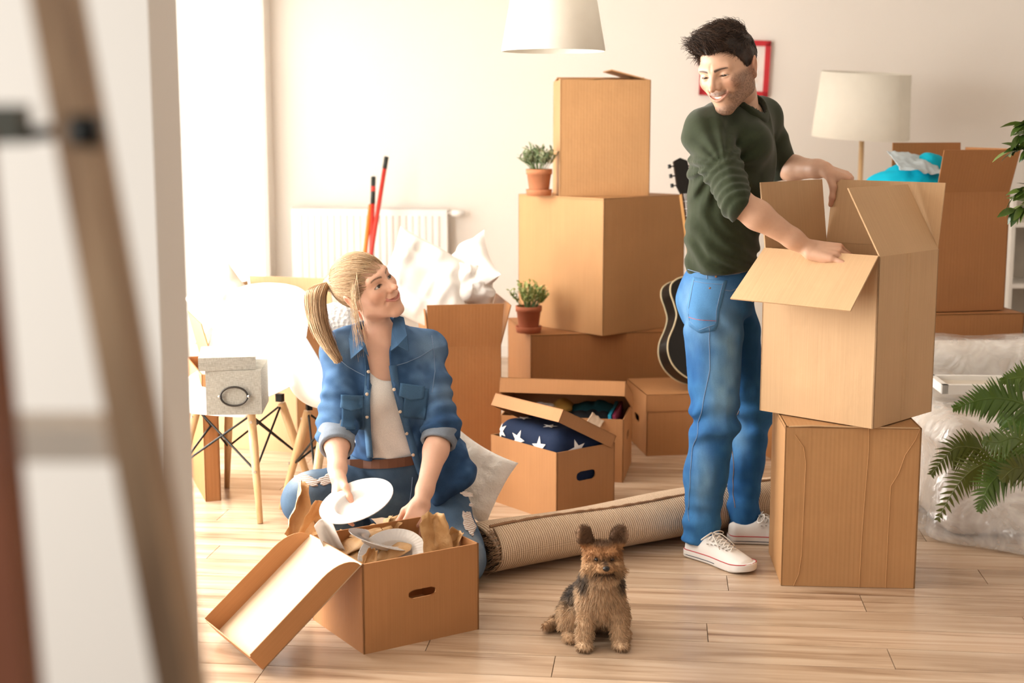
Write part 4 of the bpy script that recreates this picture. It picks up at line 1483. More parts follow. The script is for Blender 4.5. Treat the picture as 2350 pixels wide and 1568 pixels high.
def head_cols(p, man, base):
    a = np.abs(p[:, 0]); q = np.stack([a, p[:, 1], p[:, 2]], 1)
    n = len(p)
    c = np.zeros((n, 3), np.float32) + np.asarray(base, np.float32)
    front = sstep(0.03, 0.06, p[:, 1])
    blush = np.exp(-(((a - 0.043) / 0.02) ** 2 + ((p[:, 2] + 0.022) / 0.016) ** 2)) * front
    c = lerpc(c, (base[0] * 0.98, base[1] * 0.68, base[2] * 0.60), blush * 0.40)
    nose = np.exp(-((p[:, 0] / 0.013) ** 2 + ((p[:, 2] + 0.022) / 0.012) ** 2)) * sstep(0.085, 0.1, p[:, 1])
    c = lerpc(c, (base[0] * 0.95, base[1] * 0.65, base[2] * 0.55), nose * 0.35)
    ear = sstep(0.070, 0.078, a) * (np.abs(p[:, 1] + 0.014) < 0.03) * (np.abs(p[:, 2] + 0.004) < 0.04)
    c = lerpc(c, (base[0] * 0.95, base[1] * 0.62, base[2] * 0.52), ear * 0.45)
    if man:
        jaw = sstep(-0.030, -0.060, p[:, 2]) * sstep(-0.125, -0.112, p[:, 2])
        side = sstep(0.040, 0.058, a) * sstep(0.0, 0.02, p[:, 1] + 0.02) * sstep(0.01, -0.01, p[:, 2]) * sstep(-0.02, 0.0, p[:, 1])
        mus = np.exp(-(((p[:, 2] + 0.0445) / 0.0075) ** 2)) * sstep(0.034, 0.026, a) * front
        chin = np.exp(-(((p[:, 2] + 0.100) / 0.020) ** 2)) * sstep(0.045, 0.03, a) * front
        cheek = sstep(-0.035, -0.060, p[:, 2] - 0.35 * np.maximum(a - 0.03, 0)) * sstep(0.02, 0.036, a)
        m = np.clip(np.maximum.reduce([mus * 1.2, chin * 1.0, cheek * jaw * 0.95, side * 0.9, jaw * 0.5 * sstep(0.075, 0.05, p[:, 1])]), 0, 1)
        m = m * (0.72 + 0.28 * vnoise(p, 420, 3)) * sstep(-0.02, 0.0, p[:, 1] + 0.02)
        m = m * (1 - 0.9 * np.exp(-(((p[:, 2] + 0.075) / 0.008) ** 2 + (a / 0.02) ** 2)))
        m = np.maximum(m, np.clip(mus, 0, 1) * 0.85)
        c = lerpc(c, (0.050, 0.024, 0.015), m * 0.88)
    dl = np.minimum(sd_chain(p, mouth_pts('up', man), [0.0024] * 9), sd_chain(p, mouth_pts('lo', man), [0.0045] * 9))
    lip = sstep(0.0022, 0.0002, dl)
    c = lerpc(c, (0.44, 0.185, 0.14) if man else (0.52, 0.17, 0.15), lip * (0.55 if man else 0.8))
    dm = sd_chain(p, mouth_pts('mid', man), [0.001] * 9)
    inside = sstep(0.0025, 0.0010, dm) * (p[:, 1] < 0.0930 - 12 * p[:, 0] ** 2)
    c = lerpc(c, (0.14, 0.03, 0.025), inside * 0.9)
    # brows
    t = np.clip((a - 0.012) / 0.036, 0, 1)
    bz = (0.0235 + 0.006 * np.sin(t * 2.0) - 0.004 * t) if man else (0.0260 + 0.0085 * np.sin(t * 2.1) - 0.004 * t)
    bw = (0.0040 if man else 0.0031) * (1 - 0.55 * t)
    br = np.exp(-((p[:, 2] - bz) / bw) ** 2) * sstep(0.009, 0.013, a) * sstep(0.051, 0.046, a) * front
    c = lerpc(c, (0.030, 0.017, 0.011) if man else (0.095, 0.048, 0.024), np.clip(br * 1.5, 0, 1) * (0.92 if man else 0.85))
    # lashes and lid shade tint
    ex = (a - 0.0320) / 0.0138
    hh = 0.0026 if man else 0.0052
    ez = (p[:, 2] - 0.0050 + 0.0012 * ex * ex) / hh
    rr = ex * ex + ez * ez
    ln = np.exp(-((rr - 1.05) / 0.40) ** 2) * (p[:, 1] > 0.07) * (0.35 + 0.65 * (ez > -0.1))
    c = lerpc(c, (0.05, 0.025, 0.018), np.clip(ln, 0, 1) * (0.55 if man else 0.9))
    if not man:
        sh = np.exp(-(((a - 0.032) / 0.014) ** 2 + ((p[:, 2] - 0.0135) / 0.006) ** 2)) * front
        c = lerpc(c, (0.30, 0.13, 0.08), sh * 0.55)
    return c


def eyeball(parent, R, C, man, gaze, look):
    """one sphere per eye with white, iris and pupil"""
    for s in (-1, 1):
        v, f = [], []
        nn, mmr = 28, 20
        ctr = np.array([s * 0.0315, 0.0722, 0.0052])
        g = np.array(gaze, float); g /= np.linalg.norm(g)
        ref = np.array([0, 0, 1.0]); e1 = np.cross(g, ref); e1 /= np.linalg.norm(e1); e2 = np.cross(e1, g)
        cols = []
        th = list(np.linspace(0, 0.5, 9)) + list(np.linspace(0.6, math.pi, 11))
        for t in th:
            for k in range(nn):
                a = 2 * math.pi * k / nn
                v.append(ctr + 0.0128 * (g * math.cos(t) + (e1 * math.cos(a) + e2 * math.sin(a)) * math.sin(t)))
                cols.append((0.01, 0.008, 0.007) if t < 0.2 else (look if t < 0.47 else ((0.03, 0.02, 0.015) if t < 0.62 else (0.66, 0.61, 0.57))))
        for i in range(len(th) - 1):
            for k in range(nn):
                k2 = (k + 1) % nn
                f.append((i * nn + k, i * nn + k2, (i + 1) * nn + k2, (i + 1) * nn + k))
        V = np.array(v, np.float32) @ R.T + C
        mesh_obj('eye', V, np.array(f), EYE, parent, True, cols=np.array(cols, np.float32))


def teeth(parent, R, C, man):
    q = MB()
    pts = mouth_pts('mid', man)
    for i in range(13):
        s = -0.72 + 1.44 * i / 12
        w = 0.0305 if man else 0.0300
        x = s * w; y = 0.0932 - 0.0122 * s * s; z = -0.0548 + (0.0105 if man else 0.009) * abs(s) ** 1.7
        hw_ = w * 1.44 / 24 * 0.97
        p = Vector((x, y, z))
        tx = Vector((1, -2 * 0.0118 * s / w, 0)).normalized()
        a = p - tx * hw_; b = p + tx * hw_
        q.slab(a + Vector((0, 0, -0.0042)), b + Vector((0, 0, -0.0042)), b + Vector((0, 0, 0.005)), a + Vector((0, 0, 0.005)), -0.004)
    M = Matrix(R.tolist())
    q.v = [M @ v_ + Vector(C.tolist()) for v_ in q.v]
    return q.build('teeth', TOOTH, parent)


def frame(fwd, nrm):
    """orthonormal columns: forward, side (thumb side for +1), back of hand"""
    f = Vector(fwd).normalized(); n = Vector(nrm); n = (n - f * n.dot(f)).normalized()
    s = n.cross(f)
    return f, s, n


def hand_prims(W, fwd, nrm, mirror, curls, spread, thumb, sc=1.0):
    """round cones of a hand; W wrist; nrm back of the hand; mirror +1: thumb on the n x f side"""
    f, s, n = frame(fwd, nrm)
    s = s * mirror
    W = Vector(W)
    prims, nails = [], []
    roots = [(0.087, 0.029), (0.092, 0.0095), (0.088, -0.0105), (0.080, -0.0290)]
    lens = [(0.042, 0.025, 0.021), (0.046, 0.029, 0.022), (0.043, 0.027, 0.021), (0.034, 0.021, 0.018)]
    rad = [0.0089, 0.0091, 0.0086, 0.0077]
    def V3(a, b, c): return W + (f * a + s * b + n * c) * sc
    pal = []
    for (x, y) in roots:
        pal.append((V3(0.012, y * 0.62, -0.002), V3(x - 0.004, y, 0), 0.0150 * sc, 0.0112 * sc))
    pal.append((V3(0.014, 0.020, -0.008), V3(0.052, 0.026, -0.012), 0.0165 * sc, 0.0125 * sc))
    pal.append((V3(0.014, -0.018, -0.008), V3(0.060, -0.024, -0.010), 0.0150 * sc, 0.0115 * sc))
    for k in range(4):
        an = math.radians(spread[k])
        d0 = f * math.cos(an) + s * math.sin(an)
        p = V3(roots[k][0] - 0.004, roots[k][1], 0.0)
        ang = 0
        r = rad[k] * sc
        for j in range(3):
            ang += math.radians(curls[k][j])
            d = d0 * math.cos(ang) - n * math.sin(ang)
            e = p + d * lens[k][j] * sc
            r2 = r * 0.90
            prims.append((p, e, r, r2)); p, r = e, r2
        up = d0 * math.sin(ang) + n * math.cos(ang)
        nails.append((p - d * 0.003 * sc + up * r * 0.75, r))
    td, tb = thumb
    p = V3(0.020, 0.026, -0.010)
    dirs = [Vector(td), Vector(tb[0]), Vector(tb[1])]
    for j, (L, r1, r2) in enumerate(((0.040, 0.0150, 0.0118), (0.034, 0.0112, 0.0098), (0.024, 0.0100, 0.0080))):
        d = f * dirs[j].x + s * dirs[j].y + n * dirs[j].z; d.normalize()
        e = p + d * L * sc
        prims.append((p, e, r1 * sc, r2 * sc)); p = e
    nails.append((p + n * 0.004 * sc, 0.008 * sc))
    return pal, prims, nails


def arm_mesh(chain, rads, hand, h=0.004, lo_pad=0.03):
    pal, prims, nails = hand
    pts = [Vector(p) for p in chain] + [x for pr in pal + prims for x in pr[:2]]
    lo = [min(p[i] for p in pts) - lo_pad - 0.045 for i in range(3)]
    hi = [max(p[i] for p in pts) + lo_pad + 0.045 for i in range(3)]
    hl = [min(p[i] for pr in pal + prims for p in pr[:2]) - 0.04 for i in range(3)]
    hh = [max(p[i] for pr in pal + prims for p in pr[:2]) + 0.04 for i in range(3)]
    ch = [tuple(p) for p in chain]
    def fn(g):
        d = sd_chain(g, ch, rads, 0.02)
        near = ((g > np.array(hl, np.float32)) & (g < np.array(hh, np.float32))).all(1)
        if near.any():
            p = g[near]
            e = None
            for a, b, r1, r2 in pal:
                x = sd_cone(p, tuple(a), tuple(b), r1, r2)
                e = x if e is None else smin(e, x, 0.010)
            for a, b, r1, r2 in prims[12:]:
                e = smin(e, sd_cone(p, tuple(a), tuple(b), r1, r2), 0.008)
            for k in range(4):
                fd = None
                for a, b, r1, r2 in prims[k * 3:k * 3 + 3]:
                    x = sd_cone(p, tuple(a), tuple(b), r1, r2)
                    fd = x if fd is None else np.minimum(fd, x)
                e = smin(e, fd, 0.0035)
            d[near] = smin(d[near], e, 0.014)
        return d
    return surface(fn, lo, hi, h, 1)


def arm_cols(V, base, hand):
    c = np.zeros((len(V), 3), np.float32) + np.asarray(base, np.float32)
    pal, prims, nails = hand
    tips = np.array([tuple(p) for p, r in nails], np.float32)
    for t_, (p, r) in zip(tips, nails):
        d = np.linalg.norm(V - t_, axis=1)
        c = lerpc(c, (base[0] * 0.98, base[1] * 0.72, base[2] * 0.64), np.exp(-(d / 0.03) ** 2) * 0.55)
        c = lerpc(c, (0.80, 0.50, 0.42), sstep(r * 0.75, r * 0.55, d) * 0.7)
    for a, b, r1, r2 in prims:
        for p in (a,):
            d = np.linalg.norm(V - np.array(tuple(p), np.float32), axis=1)
            c = lerpc(c, (base[0] * 0.92, base[1] * 0.66, base[2] * 0.58), np.exp(-(d / 0.014) ** 2) * 0.35)
    return c


def drop(fn, pts, d, it=8, off=0.0015):
    """slide points along -d until they lie just above the surface of fn"""
    p = np.asarray(pts, np.float32).copy()
    d = np.asarray(d, np.float32); d = d / np.linalg.norm(d)
    for _ in range(it):
        p -= d * np.clip(fn(p) - off, -0.03, 0.03)[:, None]
    return p


def patch(name, fn, ctr, nrm, up, w, h, mat, parent, shape=None, off=0.002, n=10, cols=None, t=0.0015):
    """cloth patch laid on a surface; shape maps (a, b) in -1..1 to local metres"""
    n_ = Vector(nrm).normalized(); u = Vector(up); u = (u - n_ * u.dot(n_)).normalized(); r = u.cross(n_)
    P_ = []
    for i in range(n):
        for j in range(n):
            a = -1 + 2 * i / (n - 1); b = -1 + 2 * j / (n - 1)
            x, y = (a * w / 2, b * h / 2) if shape is None else shape(a, b)
            P_.append(tuple(Vector(ctr) + r * x + u * y))
    P_ = drop(fn, P_, tuple(n_), off=off)
    i = (np.arange(n - 1)[:, None] * n + np.arange(n - 1)[None, :]).ravel()
    F = np.stack([i, i + n, i + n + 1, i + 1], 1)
    cc = np.zeros((n * n, 3), np.float32) + np.asarray(cols if cols is not None else (0.1, 0.2, 0.4), np.float32)
    o = mesh_obj(name, P_, F, mat, parent, True, cols=cc)
    md = o.modifiers.new('t', 'SOLIDIFY'); md.thickness = t; md.offset = 1
    return o


def seam(name, fn, pts, nrm, r, mat, parent, off=0.0012, dash=None, steps=6):
    """stitched line or thin strip following a surface"""
    fine = []
    for a, b in zip(pts, pts[1:]):
        for k in range(steps): fine.append(tuple(Vector(a).lerp(Vector(b), k / steps)))
    fine.append(tuple(pts[-1]))
    p = drop(fn, fine, nrm, off=off)
    q = MB()
    q.tube([Vector(x.tolist()) for x in p], r, 5)
    return q.build(name, mat, parent)


STITCH = flat('stitch_thread', (0.16, 0.24, 0.38), 0.8)
STITCH_O = flat('stitch_orange', (0.30, 0.17, 0.08), 0.8)


def sneaker(parent, loc, yaw, L=0.295):
    t = bpy.data.objects.new('sneaker', None); COL.objects.link(t); t.parent = parent
    t.location = loc; t.rotation_euler = (0, 0, math.radians(yaw))
    CANV = flat('white_canvas', (0.82, 0.79, 0.75), 0.8, var=0.02, bump=0.15, bscale=900)
    RUB = flat('white_rubber', (0.80, 0.77, 0.74), 0.45, var=0.02)
    def plan(x):                                          # half width along the foot, x 0 heel .. L toe
        u = x / L
        w = np.interp(u, [0.10, 0.25, 0.45, 0.65, 0.80, 0.86], [0.0335, 0.034, 0.036, 0.045, 0.047, 0.0445])
        w = np.where(u < 0.10, 0.0335 * np.sqrt(np.clip(1 - ((0.10 - u) / 0.10) ** 2, 0, 1)), w)
        return np.where(u > 0.86, 0.0445 * np.sqrt(np.clip(1 - ((u - 0.86) / 0.14) ** 2, 0, 1)), w)
    def ctr(x): return 0.010 * np.sin(np.clip(x / L, 0, 1) * math.pi) * 0.6
    def sole(g):
        x = np.clip(g[:, 0], 0.0, L)
        d2 = np.abs(g[:, 1] - ctr(x)) - plan(x)
        cy = g[:, 1] - ctr(x)
        d2 = np.where(g[:, 0] < 0.10 * L, (np.hypot((0.10 * L - g[:, 0]) / (0.10 * L), cy / 0.0335) - 1) * 0.0295, d2)
        d2 = np.where(g[:, 0] > 0.86 * L, (np.hypot((g[:, 0] - 0.86 * L) / (0.14 * L), cy / 0.0445) - 1) * 0.040, d2)
        toe = 0.010 * sstep(L * 0.78, L, g[:, 0])
        dz = np.maximum(toe * 0.9 - g[:, 2], g[:, 2] - (0.030 + toe * 0.5))
        return smax(d2 * 0.8 - 0.0035, dz, 0.005)
    V, F = surface(sole, (-0.012, -0.065, -0.004), (L + 0.012, 0.07, 0.05), 0.0035, 1)
    so = mesh_obj('sole', V, F, RUB, t, True)
    for z, col, nm in ((0.0285, (0.45, 0.015, 0.02), 'red_stripe'), (0.011, (0.02, 0.025, 0.05), 'dark_stripe')):
        q = MB()
        for sd in (-1, 1):
            x0, x1 = (0.0, L) if z > 0.02 else (0.0, L * 0.55)
            xs = np.linspace(x0, x1, 40)
            pts = []
            for x in xs:
                ww = float(plan(np.array(x))) / 1.0 + 0.0038
                pts.append((x, float(ctr(x)) + sd * ww, z + 0.005 * float(sstep(L * 0.78, L, np.array(x)))))
            q.tube(pts, 0.0016, 6)
        q.build(nm, flat(nm + '_rubber', col, 0.5), so)
    def upper(g):
        x = np.clip(g[:, 0], 0.004, L - 0.008)
        top = np.interp(x / L, [0, 0.08, 0.22, 0.36, 0.5, 0.65, 0.8, 0.92, 1.0], [0.062, 0.072, 0.074, 0.092, 0.082, 0.066, 0.052, 0.042, 0.028])
        wd = plan(x) + 0.001
        fy = (g[:, 1] - ctr(x)) / np.maximum(wd, 0.004)
        fz = (g[:, 2] - 0.015) / np.maximum(top - 0.015, 0.01)
        r = np.power(np.abs(fy) ** 2.3 + np.clip(fz, 0, 9) ** 2.4, 1 / 2.3)
        d = (r - 1) * np.minimum(wd, top)
        d = np.maximum(d, 0.012 - g[:, 2])
        d = smax(d, -(g[:, 0] - 0.001) * 0.9, 0.006)
        tip = (np.hypot(np.maximum(g[:, 0] - 0.86 * L, 0) / (0.135 * L), (g[:, 1] - ctr(x)) / 0.0455) - 1) * 0.038
        d = np.where(g[:, 0] > 0.86 * L, smax(d, tip, 0.006), d)
        op = sd_ell(g, (0.058, 0.003, 0.098), (0.050, 0.027, 0.042))
        return smax(d, -op, 0.003)
    V, F = surface(upper, (-0.012, -0.065, 0.0), (L + 0.01, 0.07, 0.12), 0.0032, 1)
    mesh_obj('upper', V, F, CANV, t, True)
    def up2(g): return upper(g)
    q = MB()
    LACE = flat('lace_cotton', (0.84, 0.80, 0.74), 0.9, var=0.02)
    rows = []
    for k in range(6):
        x = L * (0.40 + 0.055 * k)
        half = 0.022 - 0.0012 * k
        for s in (-1, 1):
            rows.append((x, s * half))
    ctrz = lambda x, y: float(drop(upper, [(x, y, 0.11)], (0, 0, 1), 14, 0.002)[0][2])
    for k in range(6):
        x = L * (0.40 + 0.055 * k); half = 0.021 - 0.0012 * k
        x2 = x + L * 0.05
        for (xa, ya, xb, yb) in ((x, -half, x2, half), (x, half, x2, -half)):
            pts = []
            for m in range(6):
                f = m / 5
                xx, yy = xa + (xb - xa) * f, ya + (yb - ya) * f
                pts.append((xx, yy, ctrz(xx, yy) + 0.002 + 0.002 * math.sin(f * math.pi)))
            q.tube(pts, 0.0022, 6)
    # bow
    bx, bz = L * 0.39, ctrz(L * 0.40, 0.0) + 0.006
    for s, w in ((-1, 1.0), (1, 0.9)):
        loop = [(bx, 0, bz)] + [(bx + 0.012 * math.sin(a) * w, s * (0.006 + 0.028 * (1 - math.cos(a)) / 2 * 1.6), bz + 0.010 * math.sin(a) - 0.012 * (1 - math.cos(a)) / 2) for a in np.linspace(0.3, 2 * math.pi - 0.3, 14)] + [(bx, 0, bz)]
        q.tube(loop, 0.0020, 6)
        q.tube([(bx, 0, bz), (bx + 0.02, s * 0.02, bz - 0.002), (bx + 0.045, s * 0.030, bz - 0.018), (bx + 0.066, s * 0.036, bz - 0.034)], 0.0020, 6)
    q.build('lace', LACE, t, True)
    q = MB()
    for (x, y) in rows:
        z = ctrz(x, y * 1.18)
        q.lathe([(0.0014, 0.0), (0.0036, 0.0), (0.0036, 0.0018), (0.0014, 0.0018)], 10, (x, y * 1.22, z - 0.0008))
    q.build('eyelet', CHROME, t)
    return t


def jeans_cols(V, dark, light, pale, axis_pts, seed):
    c = np.zeros((len(V), 3), np.float32) + np.asarray(dark, np.float32)
    n1 = vnoise(V, 5, seed) * 0.5 + vnoise(V, 12, seed + 1) * 0.3 + vnoise(V, 40, seed + 2) * 0.2
    c = lerpc(c, light, sstep(-0.35, 0.5, n1) * 0.75)
    for p, r in axis_pts:
        d = np.linalg.norm((V - mw_(p)) / np.array(r, np.float32), axis=1)
        c = lerpc(c, pale, np.exp(-d * d) * (0.7 + 0.3 * vnoise(V, 30, seed + 5)))
    c *= (1 + 0.07 * vnoise(V * np.array([1, 1, 0.15], np.float32), 260, seed + 7))[:, None]
    return np.clip(c, 0, 1)



# ------------------------------------------------------------------ the man
man = thing('person', 'bearded man in olive long-sleeved top and blue jeans, bending over the open box, looking back', 'person', (at(1640, 1290, 4.6).x, 4.68, 0))
ML = Vector(man.location)
BASE_M = (0.62, 0.375, 0.255)


M_Rsh, M_Lsh = at(1622, 308, 4.62), at(1750, 272, 4.90)
M_neck = at(1702, 250, 4.755)
M_Rel, M_Rwr = at(1690, 462, 4.42), at(1852, 569, 4.42)
M_Lel, M_Lwr = at(1792, 385, 5.05), at(1892, 388, 4.88)
M_hem = at(1656, 590, 4.77); M_belly = at(1664, 480, 4.765); M_chest = at(1683, 362, 4.76)
M_pel = at(1650, 665, 4.77)
M_Rhip, M_Lhip = at(1640, 715, 4.70), at(1668, 715, 4.88)
M_Rkn, M_Lkn = at(1640, 975, 4.66), at(1724, 962, 4.93)
M_Ran, M_Lan = at(1607, 1232, 4.66), at(1706, 1196, 4.86)
cn = np.array([0.80, -0.60, 0]); cw = np.array([0.60, 0.80, 0])
pn = np.array([0.955, -0.295, 0]); pw = np.array([0.295, 0.955, 0])
RC = np.stack([cw, cn, [0, 0, 1]], 1); RP = np.stack([pw, pn, [0, 0, 1]], 1)
bn_ = (cn + pn) / 2; bn_ /= np.linalg.norm(bn_)
RBm = np.stack([[-bn_[1], bn_[0], 0], bn_, [0, 0, 1]], 1)


def man_torso(g):
    d = sd_ell(g, mw_(M_hem), (0.158, 0.118, 0.16), RP)
    d = smin(d, sd_ell(g, mw_(M_belly), (0.160, 0.115, 0.17), RBm), 0.06)
    d = smin(d, sd_ell(g, mw_(M_chest), (0.182, 0.125, 0.17), RC), 0.07)
    d = smin(d, sd_ell(g, mw_(M_chest) + np.array([0.03, -0.02, 0.045]) + 0.05 * cn - 0.07 * cw, (0.09, 0.075, 0.075), RC), 0.05)
    d = smin(d, sd_cone(g, mw_(M_Rsh), mw_(M_Lsh), 0.068, 0.066), 0.06)
    d = smin(d, sd_cone(g, mw_(M_neck) + np.array([0, 0, -0.018]), mw_(M_Rsh) + np.array([0.02, 0.02, 0.02]), 0.055, 0.055), 0.05)
    d = smin(d, sd_cone(g, mw_(M_neck) + np.array([0, 0, -0.018]), mw_(M_Lsh), 0.055, 0.052), 0.05)
    return d


RSL_END = M_Rsh.lerp(M_Rel, 1.0) + (M_Rwr - M_Rel) * 0.07
LSL_END = M_Lel


def man_shirt_fn(g):
    d = man_torso(g)
    e = sd_chain(g, [mw_(M_Rsh), mw_(M_Rsh.lerp(M_Rel, 0.5)), mw_(M_Rel), mw_(RSL_END)], [0.070, 0.064, 0.0545, 0.0505])
    # bunched sleeve above the elbow
    ax = mw_(M_Rel) - mw_(M_Rsh); L = np.linalg.norm(ax); ax = ax / L
    t = (g - mw_(M_Rsh)) @ ax / L
    wr = np.sin(t * 62 + 3.2 * vnoise(g, 14, 2)) * sstep(0.35, 0.75, t) * (0.6 + 0.4 * vnoise(g, 9, 5))
    e = e - 0.0045 * wr
    # clean cuff
    ca = mw_(M_Rwr) - mw_(M_Rel); ca = ca / np.linalg.norm(ca)
    cut = (g - mw_(RSL_END)) @ ca
    e = smax(e, cut - 0.002, 0.004)
    d = smin(d, e, 0.022)
    e2 = sd_chain(g, [mw_(M_Lsh), mw_(M_Lel)], [0.062, 0.05])
    ca2 = mw_(M_Lel) - mw_(M_Lsh); ca2 /= np.linalg.norm(ca2)
    d = smin(d, smax(e2, (g - mw_(LSL_END)) @ ca2 - 0.01, 0.004), 0.025)
    z = g[:, 2]
    zh = M_hem.z
    low = sstep(zh + 0.22, zh + 0.02, z)
    tw = 0.6 * (g[:, 0] - M_hem.x) * 1.2
    bunch = np.sin((z + tw) * 95 + 4 * vnoise(g, 10, 7)) * low * (0.55 + 0.45 * vnoise(g, 7, 9))
    diag = ridged(g, 7.5, 11, (1.0, 1.0, 0.55))
    d = d - 0.0070 * bunch - 0.0065 * diag - 0.003 * ridged(g, 15, 13, (1, 1, 0.6))
    # pull lines from the armpit across the chest
    ap = mw_(M_Rsh) + np.array([0.03, 0.0, -0.10])
    r = g - ap
    an = np.arctan2(r[:, 2], r[:, 0]); rad = np.linalg.norm(r, axis=1)
    d = d - 0.0062 * np.sin(an * 13 + 2 * vnoise(g, 8, 3)) * np.exp(-((rad - 0.10) / 0.07) ** 2)
    # hem and neck
    hem_z = zh - 0.045 + 0.010 * np.sin((g[:, 0] - M_hem.x) * 9)
    d = smax(d, hem_z - z, 0.006)
    nk = sd_cone(g, mw_(M_neck) + np.array([0.016, -0.020, -0.012]), mw_(M_neck) + np.array([0.0, -0.015, 0.14]), 0.064, 0.085)
    d = smax(d, -nk, 0.008)
    return d


V, F = surface(man_shirt_fn, mw_(Vector((M_Rsh.x - 0.14, 4.30, M_hem.z - 0.09))), mw_(Vector((M_Lsh.x + 0.20, 5.18, M_neck.z + 0.09))), 0.0055, 1)
g = V
col = np.zeros((len(V), 3), np.float32) + np.array([0.028, 0.037, 0.017], np.float32)
col *= (1 + 0.10 * vnoise(V, 40, 4) + 0.08 * vnoise(V, 140, 6))[:, None]
o = mesh_obj('shirt', V - mw_(ML), F, JERSEY, man, True, cols=col)
# ribbed collar
def man_collar_fn(g):
    nk = sd_cone(g, mw_(M_neck) + np.array([0.016, -0.020, -0.012]), mw_(M_neck) + np.array([0.0, -0.015, 0.14]), 0.064, 0.085)
    t = man_torso(g)
    return np.maximum(np.abs(nk - 0.003) - 0.0075, np.abs(t + 0.001) - 0.009)
Vk, Fk = surface(man_collar_fn, mw_(M_neck) - 0.14, mw_(M_neck) + 0.15, 0.0042, 2)
mesh_obj('collar', Vk - mw_(ML), Fk, JERSEY, man, True, cols=np.zeros((len(Vk), 3), np.float32) + np.array([0.030, 0.036, 0.017], np.float32))


# jeans
def man_jeans_fn(g):
    d = sd_ell(g, mw_(M_pel), (0.158, 0.125, 0.13), RP)
    d = smin(d, sd_ell(g, mw_(M_pel) + np.array([-0.055, 0.02, -0.06]), (0.085, 0.105, 0.095)), 0.05)
    for hip, kn, an_, r in ((M_Rhip, M_Rkn, M_Ran, (0.098, 0.070, 0.066, 0.060)), (M_Lhip, M_Lkn, M_Lan, (0.096, 0.068, 0.060, 0.053))):
        mid = kn.lerp(an_, 0.45) + Vector((-0.012, 0, 0))
        e = sd_chain(g, [mw_(hip), mw_(kn), mw_(mid), mw_(an_)], r, 0.03)
        ax = mw_(an_) - mw_(kn); L = np.linalg.norm(ax); ax = ax / L
        t = (g - mw_(kn)) @ ax / L
        stack = np.sin(t * 30 + 2.5 * vnoise(g, 10, 4)) * sstep(0.55, 0.9, t) * (0.6 + 0.4 * vnoise(g, 8, 2))
        knee = np.sin(t * 26 + 2.8 * vnoise(g, 9, 8) + g[:, 0] * 18) * np.exp(-(t / 0.20) ** 2)
        e = e - 0.0095 * stack - 0.0095 * knee - 0.0045 * ridged(g, 9, 6, (1, 1, 0.5)) - 0.002 * ridged(g, 22, 7, (1, 1, 0.7))
        cut = (g - mw_(an_)) @ ax - 0.018
        e = smax(e, cut, 0.005)
        cuff = np.abs((g - mw_(an_)) @ ax + 0.0) - 0.016
        d = smin(d, e, 0.03)
    z = g[:, 2]
    d = d - 0.0045 * ridged(g, 6.5, 15, (1.2, 1.2, 0.5)) * sstep(M_pel.z + 0.02, M_pel.z - 0.12, z)
    crotch = np.exp(-((z - (M_pel.z - 0.10)) / 0.06) ** 2)
    d = d - 0.006 * np.sin((z * 0.8 + g[:, 0] * 0.9) * 75 + 2 * vnoise(g, 7, 5)) * crotch
    return smax(d, z - (M_hem.z + 0.02), 0.01)


V, F = surface(man_jeans_fn, mw_(Vector((M_Ran.x - 0.13, 4.50, 0.02))), mw_(Vector((M_Lkn.x + 0.14, 5.08, M_hem.z + 0.05))), 0.0055, 1)


col = jeans_cols(V, (0.018, 0.098, 0.275), (0.052, 0.205, 0.455), (0.21, 0.39, 0.56),
                 ((at(1600, 700, 4.62), (0.09, 0.12, 0.12)), (at(1655, 900, 4.60), (0.045, 0.1, 0.09)), (at(1665, 800, 4.60), (0.05, 0.1, 0.12)), (at(1612, 1100, 4.6), (0.03, 0.1, 0.10)), (at(1700, 1010, 4.8), (0.03, 0.1, 0.06))), 21)
mesh_obj('jeans', V - mw_(ML), F, DENIM, man, True, cols=col)
mj = lambda g: man_jeans_fn(g + mw_(ML))
pocket_n = Vector((-0.55, -0.83, 0))
def pk(a, b):
    w = 0.058 * (1 - 0.10 * (b < 0) * -b)
    y = b * 0.080 - (0.016 * (1 - abs(a)) if b < -0.99 else 0)
    return (a * w, y)
po = patch('back_pocket', mj, Vector(at(1606, 700, 4.60)) - ML, pocket_n, (0.06, 0, 1), 0, 0, DENIM, man, pk, 0.0012, 12, (0.085, 0.235, 0.455), 0.0012)
def pkline(name, pts2, mat):
    u = Vector((0.06, 0, 1)); n_ = pocket_n.normalized(); u = (u - n_ * u.dot(n_)).normalized(); r = u.cross(n_)
    c0 = Vector(at(1606, 700, 4.60)) - ML
    seam(name, mj, [tuple(c0 + r * x + u * y) for x, y in pts2], tuple(n_), 0.0009, mat, po, 0.0028)
pkline('stitching', [(-0.052, 0.068), (0.052, 0.068)], STITCH)
pkline('stitching', [(-0.050, 0.074), (-0.050, -0.062), (0, -0.084), (0.048, -0.062), (0.050, 0.074)], STITCH)
pkline('red_stitching', [(-0.05, -0.050), (0.049, -0.050)], flat('red_thread', (0.5, 0.10, 0.08), 0.8))
sd_n = (0.1, -1, 0)
seam('side_seam', mj, [tuple(Vector(at(u, v, y)) - ML) for u, v, y in ((1639, 600, 4.55), (1640, 740, 4.52), (1645, 860, 4.5), (1618, 985, 4.52), (1598, 1100, 4.52), (1596, 1215, 4.52))], sd_n, 0.0013, STITCH, man, 0.0005, steps=10)
seam('inner_seam', mj, [tuple(Vector(at(u, v, y)) - ML) for u, v, y in ((1712, 955, 4.76), (1702, 985, 4.76), (1697, 1100, 4.76), (1700, 1180, 4.74))], sd_n, 0.0012, STITCH_O, man, 0.0005, steps=10)
